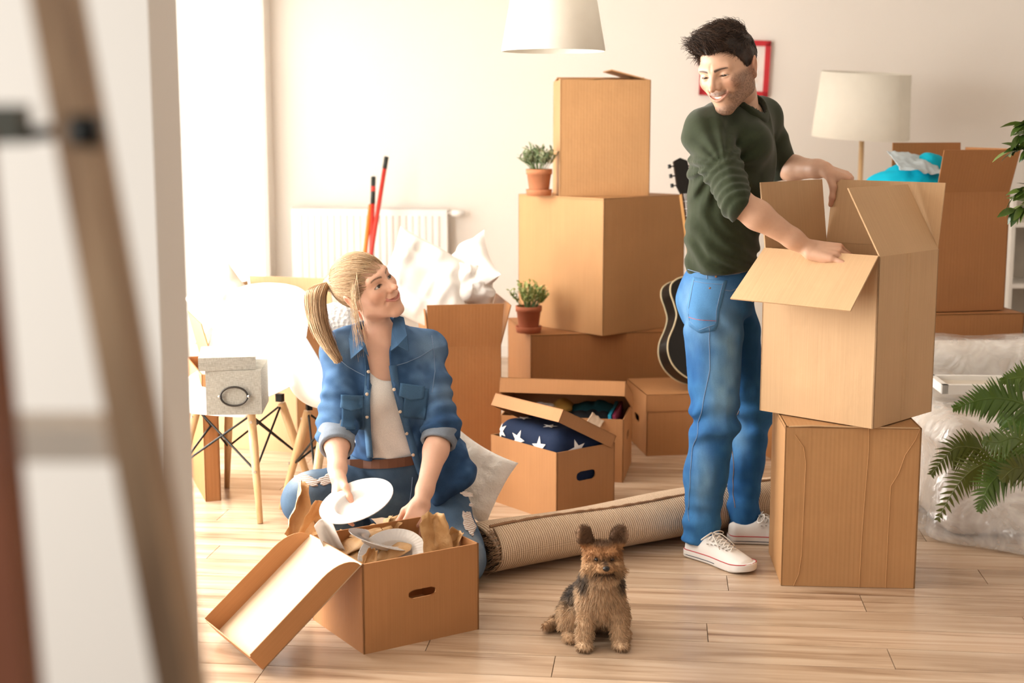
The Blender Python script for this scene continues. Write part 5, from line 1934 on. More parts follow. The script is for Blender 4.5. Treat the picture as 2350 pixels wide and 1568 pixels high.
seam('waistband_seam', mj, [tuple(Vector(at(u, v, 4.5)) - ML) for u, v in ((1612, 634), (1620, 636), (1640, 640), (1690, 642), (1728, 640))], sd_n, 0.0012, STITCH, man, 0.0005)
seam('pocket_seam', mj, [tuple(Vector(at(u, v, 4.5)) - ML) for u, v in ((1650, 668), (1672, 674), (1700, 678), (1730, 668))], sd_n, 0.0012, STITCH, man, 0.0006)
for u, v in ((1666, 645), (1650, 672)):
    p = drop(mj, [tuple(Vector(at(u, v, 4.5)) - ML)], sd_n, 10, 0.001)[0]
    q = MB(); q.lathe([(0.0005, 0), (0.0042, 0), (0.0036, 0.002), (0.0005, 0.0026)], 10)
    rv = q.build('rivet', flat('copper_rivet', (0.5, 0.25, 0.15), 0.35, metal=0.9), man)
    rv.location = p.tolist(); rv.rotation_euler = (math.pi / 2, 0, 0)

# body: head, neck, arms, hands, trunk, ankles
MHC = mw_(at(1671, 159, 4.61)); MHS = 1.075
MHR = rot3(143, -20, 6)
hf = head_fn(True)
nb = ((mw_(M_neck) + np.array([0.0, 0.0, -0.06]) - MHC) @ MHR) / MHS
nm = ((mw_(M_neck) + np.array([-0.01, 0.01, 0.045]) - MHC) @ MHR) / MHS
neck = [(0, -0.022, -0.040), tuple(nm), tuple(nb)]
hfn = lambda p: hf(p, neck)
loh = np.minimum(np.array([-0.105, -0.13, -0.13]), np.minimum(nb, nm) - 0.07); hih = np.maximum(np.array([0.105, 0.13, 0.13]), np.maximum(nb, nm) + 0.07)
hv, hF = surface(hfn, loh, hih, 0.0021, 1)
hc = head_cols(hv, True, BASE_M)
hw_ = hv @ MHR.T * MHS + MHC
# right hand rests on the folded flap, left hand grips the far flap
RH = hand_prims(M_Rwr, (0.88, -0.40, -0.13), (-0.30, -0.40, 0.86), 1,
                [(42, 50, 30), (26, 46, 30), (14, 36, 24), (2, 8, 6)], (8, 4, -3, -12), ((0.75, 0.55, -0.5), ((0.9, 0.3, -0.5), (0.95, 0.0, -0.4))), 1.13)
LH = hand_prims(M_Lwr, (0.93, -0.12, -0.30), (0.30, -0.25, 0.92), -1,
                [(62, 55, 35), (66, 58, 35), (70, 58, 35), (72, 55, 35)], (6, 2, -2, -7), ((0.55, 0.50, -0.65), ((0.25, 0.25, -0.95), (0.12, 0.10, -1.0))), 1.05)
ra_v = arm_mesh([M_Rsh.lerp(M_Rel, 0.6), M_Rel, M_Rel.lerp(M_Rwr, 0.30), M_Rel.lerp(M_Rwr, 0.80), M_Rwr], [0.042, 0.043, 0.0445, 0.030, 0.0265], RH, 0.0034)
la_v = arm_mesh([M_Lsh.lerp(M_Lel, 0.6), M_Lel, M_Lel.lerp(M_Lwr, 0.30), M_Lel.lerp(M_Lwr, 0.85), M_Lwr], [0.040, 0.041, 0.043, 0.030, 0.0260], LH, 0.0034)
ra_c = arm_cols(ra_v[0], BASE_M, RH); la_c = arm_cols(la_v[0], BASE_M, LH)
def man_core(g):
    d = man_torso(g) + 0.014
    for hip, kn, an_ in ((M_Rhip, M_Rkn, M_Ran), (M_Lhip, M_Lkn, M_Lan)):
        low = an_ + Vector((0.012, -0.004, -0.065))
        d = smin(d, sd_chain(g, [mw_(hip), mw_(kn), mw_(an_), mw_(low)], [0.075, 0.052, 0.041, 0.038]), 0.03)
    return d
tv = surface(man_core, mw_(Vector((M_Rsh.x - 0.13, 4.5, 0.02))), mw_(Vector((M_Lsh.x + 0.16, 5.12, M_neck.z + 0.02))), 0.011, 1)
V, F = join_vf([(hw_, hF), ra_v, la_v, tv])
C = np.concatenate([hc, ra_c, la_c, np.zeros((len(tv[0]), 3), np.float32) + np.array(BASE_M, np.float32)])
mesh_obj('body', V - mw_(ML), F, SKIN, man, True, cols=C)
eyeball(man, MHR * MHS, MHC - mw_(ML), True, (0.06, 1, -0.26), (0.045, 0.025, 0.015))
teeth(man, MHR * MHS, MHC - mw_(ML), True)


# hair: a shaped cap and loose locks
def man_hair_fn(p):
    d = sd_ell(p, (0, -0.012, 0.036), (0.0815, 0.103, 0.0935))
    d = smin(d, sd_ell(p, (0, 0.036, 0.096), (0.058, 0.055, 0.030), rot3(0, -8, 0)), 0.03)
    d = d - 0.004 * ridged(p, 26, 5, (1.6, 0.6, 1.0)) - 0.003 * vnoise(p, 60, 2)
    a = np.abs(p[:, 0])
    # hairline: above the forehead, in front of and behind the ear, nape
    hl = np.interp(p[:, 1], [-0.12, -0.06, -0.030, 0.004, 0.018, 0.045, 0.06, 0.10], [-0.062, -0.055, 0.012, -0.016, 0.004, 0.052, 0.074, 0.080]) - 0.006 * (1 - np.clip(a / 0.05, 0, 1))
    fade = sstep(0.04, -0.03, p[:, 2])
    d = d + 0.007 * fade
    return smax(d, hl - p[:, 2], 0.006)


hvv, hff = surface(man_hair_fn, (-0.10, -0.13, -0.08), (0.10, 0.12, 0.15), 0.0028, 1)
hcols = np.zeros((len(hvv), 3), np.float32) + np.array([0.016, 0.0085, 0.0055], np.float32)
hcols = lerpc(hcols, (0.045, 0.024, 0.015), np.clip(vnoise(hvv * np.array([1.5, 0.5, 1], np.float32), 60, 4), 0, 1))
hair = mesh_obj('hair', (hvv @ MHR.T * MHS + MHC) - mw_(ML), hff, HAIR, man, True, cols=hcols)
rs = np.random.RandomState(4)
sel = rs.choice(np.where((hvv[:, 2] > -0.03))[0], 7500)
root = hvv[sel] * 0.975
nrm = root - np.array([0, -0.015, 0.03]); nrm /= np.linalg.norm(nrm, axis=1, keepdims=True)
topm = np.maximum(sstep(0.055, 0.10, root[:, 2]), sstep(0.035, 0.055, root[:, 1]))[:, None]
wob = vnoise(root.astype(np.float32), 38, 9)[:, None]
comb = np.stack([0.55 + 0 * root[:, 0], 0.70 + 0 * root[:, 0], 0.10 + 0 * root[:, 0]], 1) + wob * np.array([0.8, 0.5, 0.3])
fr = sstep(0.03, 0.07, root[:, 1])[:, None]
comb = comb * (1 - 0.75 * fr) + fr * (np.array([0.45, 0.25, 0.85]) + wob * np.array([0.5, 0.2, 0.2]))
comb = comb * topm + (1 - topm) * np.array([0.0, 0.15, -1.0])
comb -= nrm * (comb * nrm).sum(1, keepdims=True) * 0.8
comb /= np.linalg.norm(comb, axis=1, keepdims=True)
comb += rs.normal(0, 0.16, comb.shape)
ln = (rs.uniform(0.016, 0.037, len(sel)) * (0.30 + 0.70 * topm[:, 0]))[:, None]
ts = np.linspace(0, 1, 6)[None, :, None]
lift = (0.05 + 0.55 * topm * (0.3 + 0.7 * rs.rand(len(sel), 1)))[:, None, :]
paths = root[:, None, :] + comb[:, None, :] * ln[:, None, :] * ts + nrm[:, None, :] * ln[:, None, :] * lift * np.sin(ts * 2.2)
paths += (np.sin(ts * 5 + rs.rand(len(sel), 1, 1) * 6) * 0.0022 * topm[:, None, :]) * rs.normal(0, 1, (len(sel), 1, 3))
paths = paths @ MHR.T * MHS + MHC - mw_(ML)
cc = np.array([0.020, 0.0105, 0.0065]) + (rs.rand(len(sel), 1) ** 2) * np.array([0.085, 0.046, 0.027])
strands('hair_locks', HAIR, hair, None, paths.astype(np.float32), 0.0009, 0.0003, cc.astype(np.float32))

# sneakers
hr, tr_ = on(1578, 1272), on(1707, 1313)
sneaker(man, Vector((hr.x, hr.y, 0.001)) - ML, math.degrees(math.atan2(tr_.y - hr.y, tr_.x - hr.x)), 0.285)
hl_ = on(1670, 1243)
sneaker(man, Vector((hl_.x, hl_.y, 0.001)) - ML, -6, 0.285)

# ------------------------------------------------------------------ the woman
wom = thing('person', 'blonde woman with ponytail in open denim shirt, kneeling at a box and holding a plate', 'person', (at(920, 1110, 4.55).x, 4.55, 0))
WL = Vector(wom.location)
BASE_W = (0.74, 0.445, 0.315)
W_Rsh, W_Lsh = at(787, 812, 4.45), at(974, 804, 4.58)
W_neck = at(872, 775, 4.50)
W_chest = at(882, 880, 4.50); W_waist = at(898, 1010, 4.54); W_pel = at(920, 1085, 4.60)
W_Rel, W_Rwr = at(772, 985, 4.32), at(775, 1092, 4.14)
W_Lel, W_Lwr = at(1014, 985, 4.43), at(968, 1150, 4.26)
W_Rhip, W_Rkn = at(868, 1112, 4.58), at(706, 1146, 4.36)
W_Lhip, W_Lkn = at(985, 1112, 4.62), at(1056, 1280, 4.35)
W_Ran, W_Lan = at(845, 1235, 4.74), at(960, 1240, 4.92)
tn = np.array([0.12, -0.98, 0.14]); tn /= np.linalg.norm(tn)
tw_ = np.array([0.42, 0.90, 0]); tw_ = np.array([0.905, 0.425, 0.0])
tn = np.array([0.425, -0.905, 0.0])
RT = np.stack([tw_, -tn, [0, 0, 1]], 1)
tn2 = np.array([0.15, -0.989, 0.0]); RT2 = np.stack([[0.989, 0.15, 0], -tn2, [0, 0, 1]], 1)


def wom_torso(g):
    d = sd_ell(g, mw_(W_pel), (0.165, 0.125, 0.13), RT2)
    d = smin(d, sd_ell(g, mw_(W_waist), (0.122, 0.092, 0.14), RT2), 0.06)
    d = smin(d, sd_ell(g, mw_(W_chest), (0.138, 0.098, 0.16), RT), 0.06)
    for s in (-1, 1):
        d = smin(d, sd_ell(g, mw_(W_chest) + s * 0.062 * tw_ + 0.058 * tn + np.array([0, 0, -0.025]), (0.058, 0.055, 0.055)), 0.035)
    d = smin(d, sd_cone(g, mw_(W_Rsh), mw_(W_Lsh), 0.048, 0.048), 0.05)
    d = smin(d, sd_cone(g, mw_(W_neck), mw_(W_Rsh), 0.042, 0.044), 0.04)
    d = smin(d, sd_cone(g, mw_(W_neck), mw_(W_Lsh), 0.042, 0.044), 0.04)
    return d


# white top, scoop neck
def wom_tee_fn(g):
    d = wom_torso(g) - 0.004
    d = d - 0.0045 * ridged(g, 8, 4, (1.6, 1.0, 0.5)) * sstep(W_chest.z + 0.05, W_waist.z, g[:, 2])
    d = d - 0.004 * np.sin((g[:, 0] * 1.0 + g[:, 2] * 0.8) * 70 + 2 * vnoise(g, 7, 4)) * np.exp(-((g[:, 2] - W_waist.z + 0.03) / 0.06) ** 2)
    sc = sd_ell(g, mw_(W_neck) + 0.055 * tn + np.array([0.0, 0, -0.02]), (0.075, 0.11, 0.115))
    d = smax(d, -sc, 0.006)
    d = smax(d, g[:, 2] - (W_neck.z - 0.03), 0.01)
    return smax(d, at(900, 1056, 4.44).z - g[:, 2], 0.004)


lo = mw_(Vector((W_Rsh.x - 0.06, 4.28, W_pel.z - 0.05))); hi = mw_(Vector((W_Lsh.x + 0.08, 4.80, W_neck.z + 0.02)))
V, F = surface(wom_tee_fn, lo, hi, 0.006, 1)
col = np.zeros((len(V), 3), np.float32) + np.array([0.80, 0.775, 0.74], np.float32)
mesh_obj('top', V - mw_(WL), F, JERSEY, wom, True, cols=col)

zz = lambda v: at(900, v, 4.42).z
xx = lambda u: at(u, 900, 4.42).x
OPZ = [zz(1180), zz(1110), zz(1060), zz(1000), zz(920), zz(850), zz(790), zz(740)]
OPL = [xx(868), xx(862), xx(853), xx(850), xx(849), xx(850), xx(838), xx(832)]
OPR = [xx(985), xx(962), xx(948), xx(930), xx(912), xx(896), xx(893), xx(896)]
R_CUFF = W_Rel.lerp(W_Rwr, 0.30); L_CUFF = W_Lel.lerp(W_Lwr, 0.12)


def wom_sleeves(g):
    d = None
    for sh, el, wr, cf, sd in ((W_Rsh, W_Rel, W_Rwr, R_CUFF, 3), (W_Lsh, W_Lel, W_Lwr, L_CUFF, 8)):
        e = sd_chain(g, [mw_(sh), mw_(sh.lerp(el, 0.5)), mw_(el), mw_(cf)], [0.056, 0.055, 0.052, 0.049], 0.02)
        ax = mw_(el) - mw_(sh); L = np.linalg.norm(ax); ax /= L
        t = (g - mw_(sh)) @ ax / L
        e = e - 0.0085 * np.sin(t * 34 + 4.0 * vnoise(g, 11, sd)) * sstep(0.25, 0.7, t) * (0.5 + 0.5 * vnoise(g, 9, sd + 2)) - 0.008 * ridged(g, 8, sd + 4) - 0.003 * ridged(g, 18, sd + 6)
        ca = mw_(wr) - mw_(el); ca /= np.linalg.norm(ca)
        cut = (g - mw_(cf)) @ ca
        e = smax(e, cut, 0.004)
        d = e if d is None else np.minimum(d, e)
    return d


def wom_denim_fn(g):
    d = wom_torso(g) - 0.014
    # the loose tail over the left hip
    d = smin(d, sd_cone(g, mw_(at(985, 1000, 4.60)), mw_(at(1042, 1095, 4.50)), 0.085, 0.062), 0.05)
    d = smin(d, sd_cone(g, mw_(at(1030, 1085, 4.52)), mw_(at(1000, 1130, 4.44)), 0.055, 0.032), 0.04)
    d = d - 0.0090 * ridged(g, 7, 5, (1.3, 1.0, 0.5)) - 0.0050 * ridged(g, 16, 6, (1.0, 1.0, 0.7)) - 0.002 * vnoise(g, 40, 2)
    d = d - 0.0055 * np.sin((g[:, 2] * 1.0 - g[:, 0] * 0.8) * 60 + 3 * vnoise(g, 8, 9)) * sstep(W_chest.z, W_waist.z, g[:, 2])
    e = wom_sleeves(g)
    d = smin(d, e, 0.016)
    xl = np.interp(g[:, 2], OPZ, OPL).astype(np.float32); xr = np.interp(g[:, 2], OPZ, OPR).astype(np.float32)
    # the X limits above hold on the front of the chest
    k = (4.42 / np.maximum(g[:, 1], 1)).astype(np.float32)
    X = g[:, 0] * k
    op = np.maximum(np.maximum(xl - X, X - xr), g[:, 1] - (W_chest.y + 0.02))
    d = smax(d, -op, 0.004)
    nk = sd_cone(g, mw_(W_neck) + np.array([0.0, -0.03, 0.0]), mw_(W_neck) + np.array([0, -0.02, 0.16]), 0.062, 0.062)
    d = smax(d, -nk, 0.006)
    hem = np.interp(X, [xx(760), xx(850), xx(900), xx(950), xx(1000), xx(1090)], [zz(1060), zz(1062), zz(1075), zz(1120), zz(1168), zz(1120)]).astype(np.float32)
    hem = np.where(g[:, 1] > W_waist.y, zz(1120), hem)
    return smax(d, hem - g[:, 2], 0.006)


lo = mw_(Vector((W_Rsh.x - 0.13, 4.08, zz(1185)))); hi = mw_(Vector((W_Lsh.x + 0.20, 4.80, W_neck.z + 0.07)))
V, F = surface(wom_denim_fn, lo, hi, 0.0048, 1)
c = np.zeros((len(V), 3), np.float32) + np.array([0.030, 0.078, 0.175], np.float32)
n1 = vnoise(V, 6, 31) * 0.5 + vnoise(V, 15, 32) * 0.35 + vnoise(V, 45, 33) * 0.3
c = lerpc(c, (0.095, 0.190, 0.345), sstep(-0.15, 0.55, n1) * 0.8)
c = lerpc(c, (0.012, 0.028, 0.062), sstep(0.1, 0.7, -n1) * 0.8)
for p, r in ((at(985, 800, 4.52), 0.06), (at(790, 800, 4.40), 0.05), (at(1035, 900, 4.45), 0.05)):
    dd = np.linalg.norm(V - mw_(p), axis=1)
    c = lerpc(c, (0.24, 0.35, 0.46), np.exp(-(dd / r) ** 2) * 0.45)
mesh_obj('denim_shirt', V - mw_(WL), F, DENIM, wom, True, cols=np.clip(c, 0, 1))
wd = lambda g: wom_denim_fn(g + mw_(WL))
# turned-up grey cuffs
for el, wr, cf in ((W_Rel, W_Rwr, R_CUFF), (W_Lel, W_Lwr, L_CUFF)):
    ca = (wr - el).normalized()
    a = cf - ca * 0.055; b = cf + ca * 0.022
    def cuff(g):
        d = sd_cone(g, mw_(a), mw_(b), 0.0555, 0.0545) - 0.003 * ridged(g, 14, 4)
        t0 = (g - mw_(a)) @ np.array(tuple(ca), np.float32); t1 = (g - mw_(b)) @ np.array(tuple(ca), np.float32)
        d = smax(d, -t0 - 0.004 * vnoise(g, 14, 2), 0.004); d = smax(d, t1 - 0.004 * vnoise(g, 12, 5), 0.004)
        return smax(d, -sd_cone(g, mw_(a), mw_(b + ca * 0.03), 0.043, 0.043), 0.003)
    m0 = np.minimum(mw_(a), mw_(b)) - 0.075; m1 = np.maximum(mw_(a), mw_(b)) + 0.075
    Vk, Fk = surface(cuff, m0, m1, 0.004, 1)
    cc = np.zeros((len(Vk), 3), np.float32) + np.array([0.215, 0.25, 0.30], np.float32)
    cc *= (1 + 0.12 * vnoise(Vk, 60, 3))[:, None]
    mesh_obj('cuff', Vk - mw_(WL), Fk, DENIM, wom, True, cols=cc)
fnrm = (0.03, -0.97, 0.20)
DCOL = (0.075, 0.165, 0.30)


def strip(name, pts, w, colr, off=0.003, par=wom, fn=wd):
    """narrow band of cloth along pixel points, laid on the shirt"""
    fine = []
    for a, b in zip(pts, pts[1:]):
        for k in range(6): fine.append((a[0] + (b[0] - a[0]) * k / 6, a[1] + (b[1] - a[1]) * k / 6))
    fine.append(pts[-1])
    L_, R_ = [], []
    for i, (u, v) in enumerate(fine):
        u2, v2 = fine[min(i + 1, len(fine) - 1)]; u1, v1 = fine[max(i - 1, 0)]
        dx, dy = u2 - u1, v2 - v1; l = math.hypot(dx, dy) or 1
        L_.append(tuple(Vector(at(u - dy / l * w / 2, v + dx / l * w / 2, 4.36)) - WL)); R_.append(tuple(Vector(at(u + dy / l * w / 2, v - dx / l * w / 2, 4.36)) - WL))
    A = drop(fn, L_, fnrm, 14, off); B = drop(fn, R_, fnrm, 14, off)
    n = len(A)
    V = np.concatenate([A, B]); i = np.arange(n - 1)
    F = np.stack([i, i + 1, i + 1 + n, i + n], 1)
    o = mesh_obj(name, V, F, DENIM, par, True, cols=np.zeros((len(V), 3), np.float32) + np.array(colr, np.float32))
    md = o.modifiers.new('t', 'SOLIDIFY'); md.thickness = 0.0022; md.offset = 0
    return o


LPL = [(843, 815), (846, 860), (843, 910), (841, 960), (842, 1010), (846, 1052)]
RPL = [(900, 838), (906, 880), (918, 930), (933, 985), (947, 1035), (962, 1085), (985, 1130)]
strip('placket', LPL, 15, (0.075, 0.155, 0.27)); strip('placket', RPL, 17, (0.060, 0.13, 0.24))
BRASS = flat('pearl_snap', (0.72, 0.60, 0.48), 0.3, metal=0.6)
for u, v in ((845, 853), (843, 905), (842, 957), (904, 894), (917, 945), (931, 996), (946, 1046)):
    p = drop(wd, [tuple(Vector(at(u, v, 4.36)) - WL)], fnrm, 14, 0.004)[0]
    q = MB(); q.lathe([(0.0003, 0), (0.0055, 0), (0.0055, 0.0018), (0.0038, 0.003), (0.0003, 0.0022)], 14)
    b_ = q.build('snap_button', BRASS, wom, True); b_.location = p.tolist(); b_.rotation_euler = (math.pi / 2, 0, 0.1)
for cu, cv, w, h, tilt in ((952, 925, 0.072, 0.098, 0.20), (812, 950, 0.062, 0.098, 0.06)):
    c0 = Vector(at(cu, cv, 4.36)) - WL
    pc_ = patch('chest_pocket', wd, c0, fnrm, (tilt * 0.6, 0, 1), w, h, DENIM, wom, None, 0.003, 10, (0.050, 0.115, 0.215), 0.002)
    fl_c = Vector(at(cu - (8 if cu > 900 else 2), cv - 28, 4.36)) - WL
    def flp(a, b): return (a * w * 0.53, b * 0.020 - (0.010 * (1 - abs(a)) if b < 0 else 0))
    patch('pocket_flap', wd, fl_c, fnrm, (tilt * 0.6, 0, 1), 0, 0, DENIM, pc_, flp, 0.0055, 9, (0.065, 0.145, 0.26), 0.002)
for pts in ([(905, 838), (930, 830), (960, 815), (990, 795)], [(835, 862), (815, 852), (795, 840), (778, 825)], [(987, 762), (992, 800), (996, 850), (990, 900)]):
    seam('yoke_seam', wd, [tuple(Vector(at(u, v, 4.34)) - WL) for u, v in pts], fnrm, 0.0014, STITCH, wom, 0.0008)
# collar leaves
def leaf(name, pts, colr, t=0.004):
    q = MB()
    P_ = [Vector(at(u, v, y)) - WL for u, v, y in pts]
    q.poly_slab(P_, t)
    o = mesh_obj(name, q.v, q.f, DENIM, wom, False, cols=np.zeros((len(q.v), 3), np.float32) + np.array(colr, np.float32))
    md = o.modifiers.new('b', 'BEVEL'); md.width = 0.002; md.segments = 2
    return o
leaf('collar', [(896, 806, 4.385), (913, 793, 4.372), (938, 806, 4.378), (934, 770, 4.40), (926, 728, 4.47), (905, 722, 4.50), (899, 760, 4.44)], (0.045, 0.10, 0.185))
leaf('collar', [(805, 824, 4.352), (832, 800, 4.352), (846, 818, 4.36), (838, 790, 4.375), (822, 758, 4.41), (808, 745, 4.45), (800, 775, 4.40)], (0.075, 0.155, 0.28))


# jeans
def wom_jeans_fn(g):
    d = sd_ell(g, mw_(W_pel) + np.array([0, 0.0, -0.03]), (0.170, 0.128, 0.12), RT2)
    for hip, kn, an_, r in ((W_Rhip, W_Rkn, W_Ran, (0.098, 0.080, 0.060, 0.052)), (W_Lhip, W_Lkn, W_Lan, (0.106, 0.080, 0.062, 0.052))):
        mid = kn.lerp(an_, 0.5)
        e = sd_chain(g, [mw_(hip), mw_(kn), mw_(mid), mw_(an_)], r, 0.02)
        ax = mw_(hip) - mw_(kn); L = np.linalg.norm(ax); ax /= L
        t = (g - mw_(kn)) @ ax / L
        e = e - 0.005 * np.sin(t * 24 + 3 * vnoise(g, 8, 3)) * sstep(0.35, 0.9, t) - 0.005 * ridged(g, 8, 6) - 0.002 * ridged(g, 20, 8)
        d = smin(d, e, 0.03)
    d = smin(d, np.maximum(wom_torso(g) - 0.010, g[:, 2] - (at(900, 1052, 4.44).z)), 0.012)
    return smax(d, -(g[:, 2] - 0.004), 0.004)


lo = mw_(Vector((W_Rkn.x - 0.14, 4.14, -0.01))); hi = mw_(Vector((W_Lkn.x + 0.16, 5.05, W_pel.z + 0.12)))
V, F = surface(wom_jeans_fn, lo, hi, 0.0065, 1)
V[:, 2] = np.maximum(V[:, 2], 0.002)
c = jeans_cols(V, (0.040, 0.080, 0.145), (0.100, 0.165, 0.245), (0.40, 0.46, 0.50), ((at(1085, 1200, 4.30), (0.05, 0.06, 0.10)), (at(690, 1085, 4.34), (0.05, 0.06, 0.05)), (at(1075, 1290, 4.28), (0.04, 0.06, 0.06))), 51)
mesh_obj('jeans', V - mw_(WL), F, DENIM, wom, True, cols=c)
wj = lambda g: wom_jeans_fn(g + mw_(WL))
RIP = NT('frayed_cotton')
w_ = RIP.n('ShaderNodeTexWave', wave_type='BANDS', bands_direction='Z', in_Scale=75.0, in_Distortion=3.0, in_Detail=2.0)
RIP.l(RIP.coord('Object'), w_.inputs['Vector'])
RIP.l(RIP.ramp(w_.outputs[1], [(0.25, (0.50, 0.33, 0.24)), (0.6, (0.78, 0.74, 0.70))]).outputs[0], RIP.b.inputs['Base Color'])
RIP.b.inputs['Roughness'].default_value = 1.0
RIP.l(RIP.bump(w_.outputs[1], 0.6, 0.002), RIP.b.inputs['Normal'])
def blob(w, h, seed):
    def f(a, b):
        r = max(abs(a), abs(b)) or 1e-6
        l = math.hypot(a, b) or 1e-6
        k = r / l * (1 + 0.12 * math.sin(5 * math.atan2(b, a) + seed) + 0.06 * math.sin(11 * math.atan2(b, a)))
        return (a * k * w / 2, b * k * h / 2)
    return f
for u, v, w, h, n_, up in ((690, 1098, 0.082, 0.030, (0.0, -0.95, 0.29), (0.3, 0.2, 1)), (742, 1092, 0.072, 0.036, (0.0, -0.95, 0.29), (-0.4, 0, 1)), (1072, 1198, 0.034, 0.080, (0.0, -0.95, 0.29), (-0.35, 0, 1)), (1066, 1128, 0.042, 0.016, (0.0, -0.95, 0.29), (0.2, 0, 1)), (1076, 1154, 0.014, 0.012, (0.0, -0.95, 0.29), (0.2, 0, 1))):
    patch('ripped_patch', wj, Vector(at(u, v, 4.20)) - WL, n_, up, 0, 0, RIP.m, wom, blob(w, h, u), 0.0015, 12, None, 0.001)
seam('fly_seam', wj, [tuple(Vector(at(u, v, 4.3)) - WL) for u, v in ((938, 1078), (935, 1110), (928, 1150), (925, 1180))], (0, -1, 0.4), 0.0014, STITCH, wom, 0.0008)
# belt
q = MB()
ring = []
for k in range(37):
    a = math.radians(-170 + 340 * k / 36) - math.pi / 2
    ring.append((W_pel.x + 0.2 * math.cos(a) - WL.x, W_pel.y + 0.2 * math.sin(a) - WL.y, at(900, 1063, 4.44).z - 0.0 + 0.012 * math.cos(a)))
wt_ = lambda g: np.minimum(wom_jeans_fn(g + mw_(WL)), wom_torso(g + mw_(WL)))
bp = []
for p in ring:
    d = np.array([p[0] - (W_pel.x - WL.x), p[1] - (W_pel.y - WL.y), 0.0]); bp.append(drop(wt_, [p], d, 20, 0.004)[0])
for k in range(36):
    a, b = Vector(bp[k].tolist()), Vector(bp[k + 1].tolist())
    up = Vector((0, 0, 0.015))
    q.slab(a - up, b - up, b + up, a + up, 0.004)
q.build('belt', flat('brown_leather', (0.12, 0.045, 0.022), 0.45), wom)

# body
WHC = mw_(at(842, 662, 4.47)); WHS = 0.985
WHR = rot3(231, 16, 25)
hfw = head_fn(False)
nb = ((mw_(W_neck) + np.array([0.0, 0.01, -0.06]) - WHC) @ WHR) / WHS
nm = ((mw_(W_neck) + np.array([0.0, 0.0, 0.03]) - WHC) @ WHR) / WHS
neck_w = [(0.0, -0.015, -0.045), tuple(nm), tuple(nb)]
# collar bones and upper chest belong to the same field
cb = [(((mw_(p) - WHC) @ WHR) / WHS) for p in (W_neck + Vector((0.012, -0.045, -0.02)), W_Rsh.lerp(W_neck, 0.35) + Vector((0, -0.03, 0)), W_neck + Vector((0.03, -0.045, -0.02)), W_Lsh.lerp(W_neck, 0.4) + Vector((0, -0.03, 0)))]
def hfnw(p):
    d = hfw(p, neck_w)
    w = p @ WHR.T * WHS + WHC
    t = wom_torso(w) / WHS + 0.004
    t = smin(t, sd_cone(p, cb[0], cb[1], 0.010, 0.010), 0.02); t = smin(t, sd_cone(p, cb[2], cb[3], 0.010, 0.010), 0.02)
    return smin(d, t, 0.025)
def hfnw_w(g): return hfnw((g - WHC) @ WHR / WHS) * WHS
hv1, hF1 = surface(lambda p: hfw(p, neck_w), (-0.105, -0.13, -0.135), (0.105, 0.13, 0.13), 0.0022, 1)
hc1 = head_cols(hv1, False, BASE_W)
hw1 = hv1 @ WHR.T * WHS + WHC
hw2, hF2 = surface(hfnw_w, mw_(W_neck) - np.array([0.15, 0.14, 0.20]), mw_(W_neck) + np.array([0.15, 0.10, 0.06]), 0.005, 1)
hc2 = np.zeros((len(hw2), 3), np.float32) + np.array(BASE_W, np.float32)
hv, hF = join_vf([(hw1, hF1), (hw2, hF2)])
hc = np.concatenate([hc1, hc2])
RHW = hand_prims(W_Rwr, (-0.02, -0.42, -0.88), (-0.88, -0.30, 0.15), 1,
                 [(18, 22, 14), (22, 24, 14), (26, 26, 16), (28, 26, 16)], (6, 2, -2, -6), ((0.62, 0.62, -0.15), ((0.85, 0.28, -0.30), (0.85, 0.05, -0.40))), 0.90)
LHW = hand_prims(W_Lwr, (-0.33, -0.42, -0.84), (-0.05, -0.85, 0.52), -1,
                 [(14, 24, 16), (12, 22, 14), (12, 22, 14), (16, 24, 14)], (8, 3, -2, -8), ((0.65, 0.60, -0.4), ((0.85, 0.25, -0.4), (0.9, 0.05, -0.3))), 0.90)
ra_v = arm_mesh([W_Rsh.lerp(W_Rel, 0.6), W_Rel, W_Rel.lerp(W_Rwr, 0.30), W_Rel.lerp(W_Rwr, 0.85), W_Rwr], [0.037, 0.038, 0.0385, 0.026, 0.0235], RHW, 0.0034)
la_v = arm_mesh([W_Lsh.lerp(W_Lel, 0.6), W_Lel, W_Lel.lerp(W_Lwr, 0.30), W_Lel.lerp(W_Lwr, 0.85), W_Lwr], [0.037, 0.038, 0.0385, 0.026, 0.0235], LHW, 0.0034)
ra_c = arm_cols(ra_v[0], BASE_W, RHW); la_c = arm_cols(la_v[0], BASE_W, LHW)
def wcore(g):
    d = wom_torso(g) + 0.012
    for hip, kn, an_ in ((W_Rhip, W_Rkn, W_Ran), (W_Lhip, W_Lkn, W_Lan)):
        d = smin(d, sd_chain(g, [mw_(hip), mw_(kn), mw_(an_)], [0.075, 0.05, 0.036]), 0.03)
    for sh, el in ((W_Rsh, W_Rel), (W_Lsh, W_Lel)):
        d = smin(d, sd_cone(g, mw_(sh), mw_(el), 0.042, 0.036), 0.02)
    return smax(d, g[:, 2] - (W_neck.z - 0.06), 0.01)
tv = surface(wcore, mw_(Vector((W_Rkn.x - 0.1, 4.2, 0.0))), mw_(Vector((W_Lkn.x + 0.12, 5.0, W_neck.z))), 0.012, 1)
V, F = join_vf([(hv, hF), ra_v, la_v, tv])
C = np.concatenate([hc, ra_c, la_c, np.zeros((len(tv[0]), 3), np.float32) + np.array(BASE_W, np.float32)])
mesh_obj('body', V - mw_(WL), F, SKIN, wom, True, cols=C)
eyeball(wom, WHR * WHS, WHC - mw_(WL), False, (-0.26, 1, 0.16), (0.06, 0.065, 0.06))
teeth(wom, WHR * WHS, WHC - mw_(WL), False)

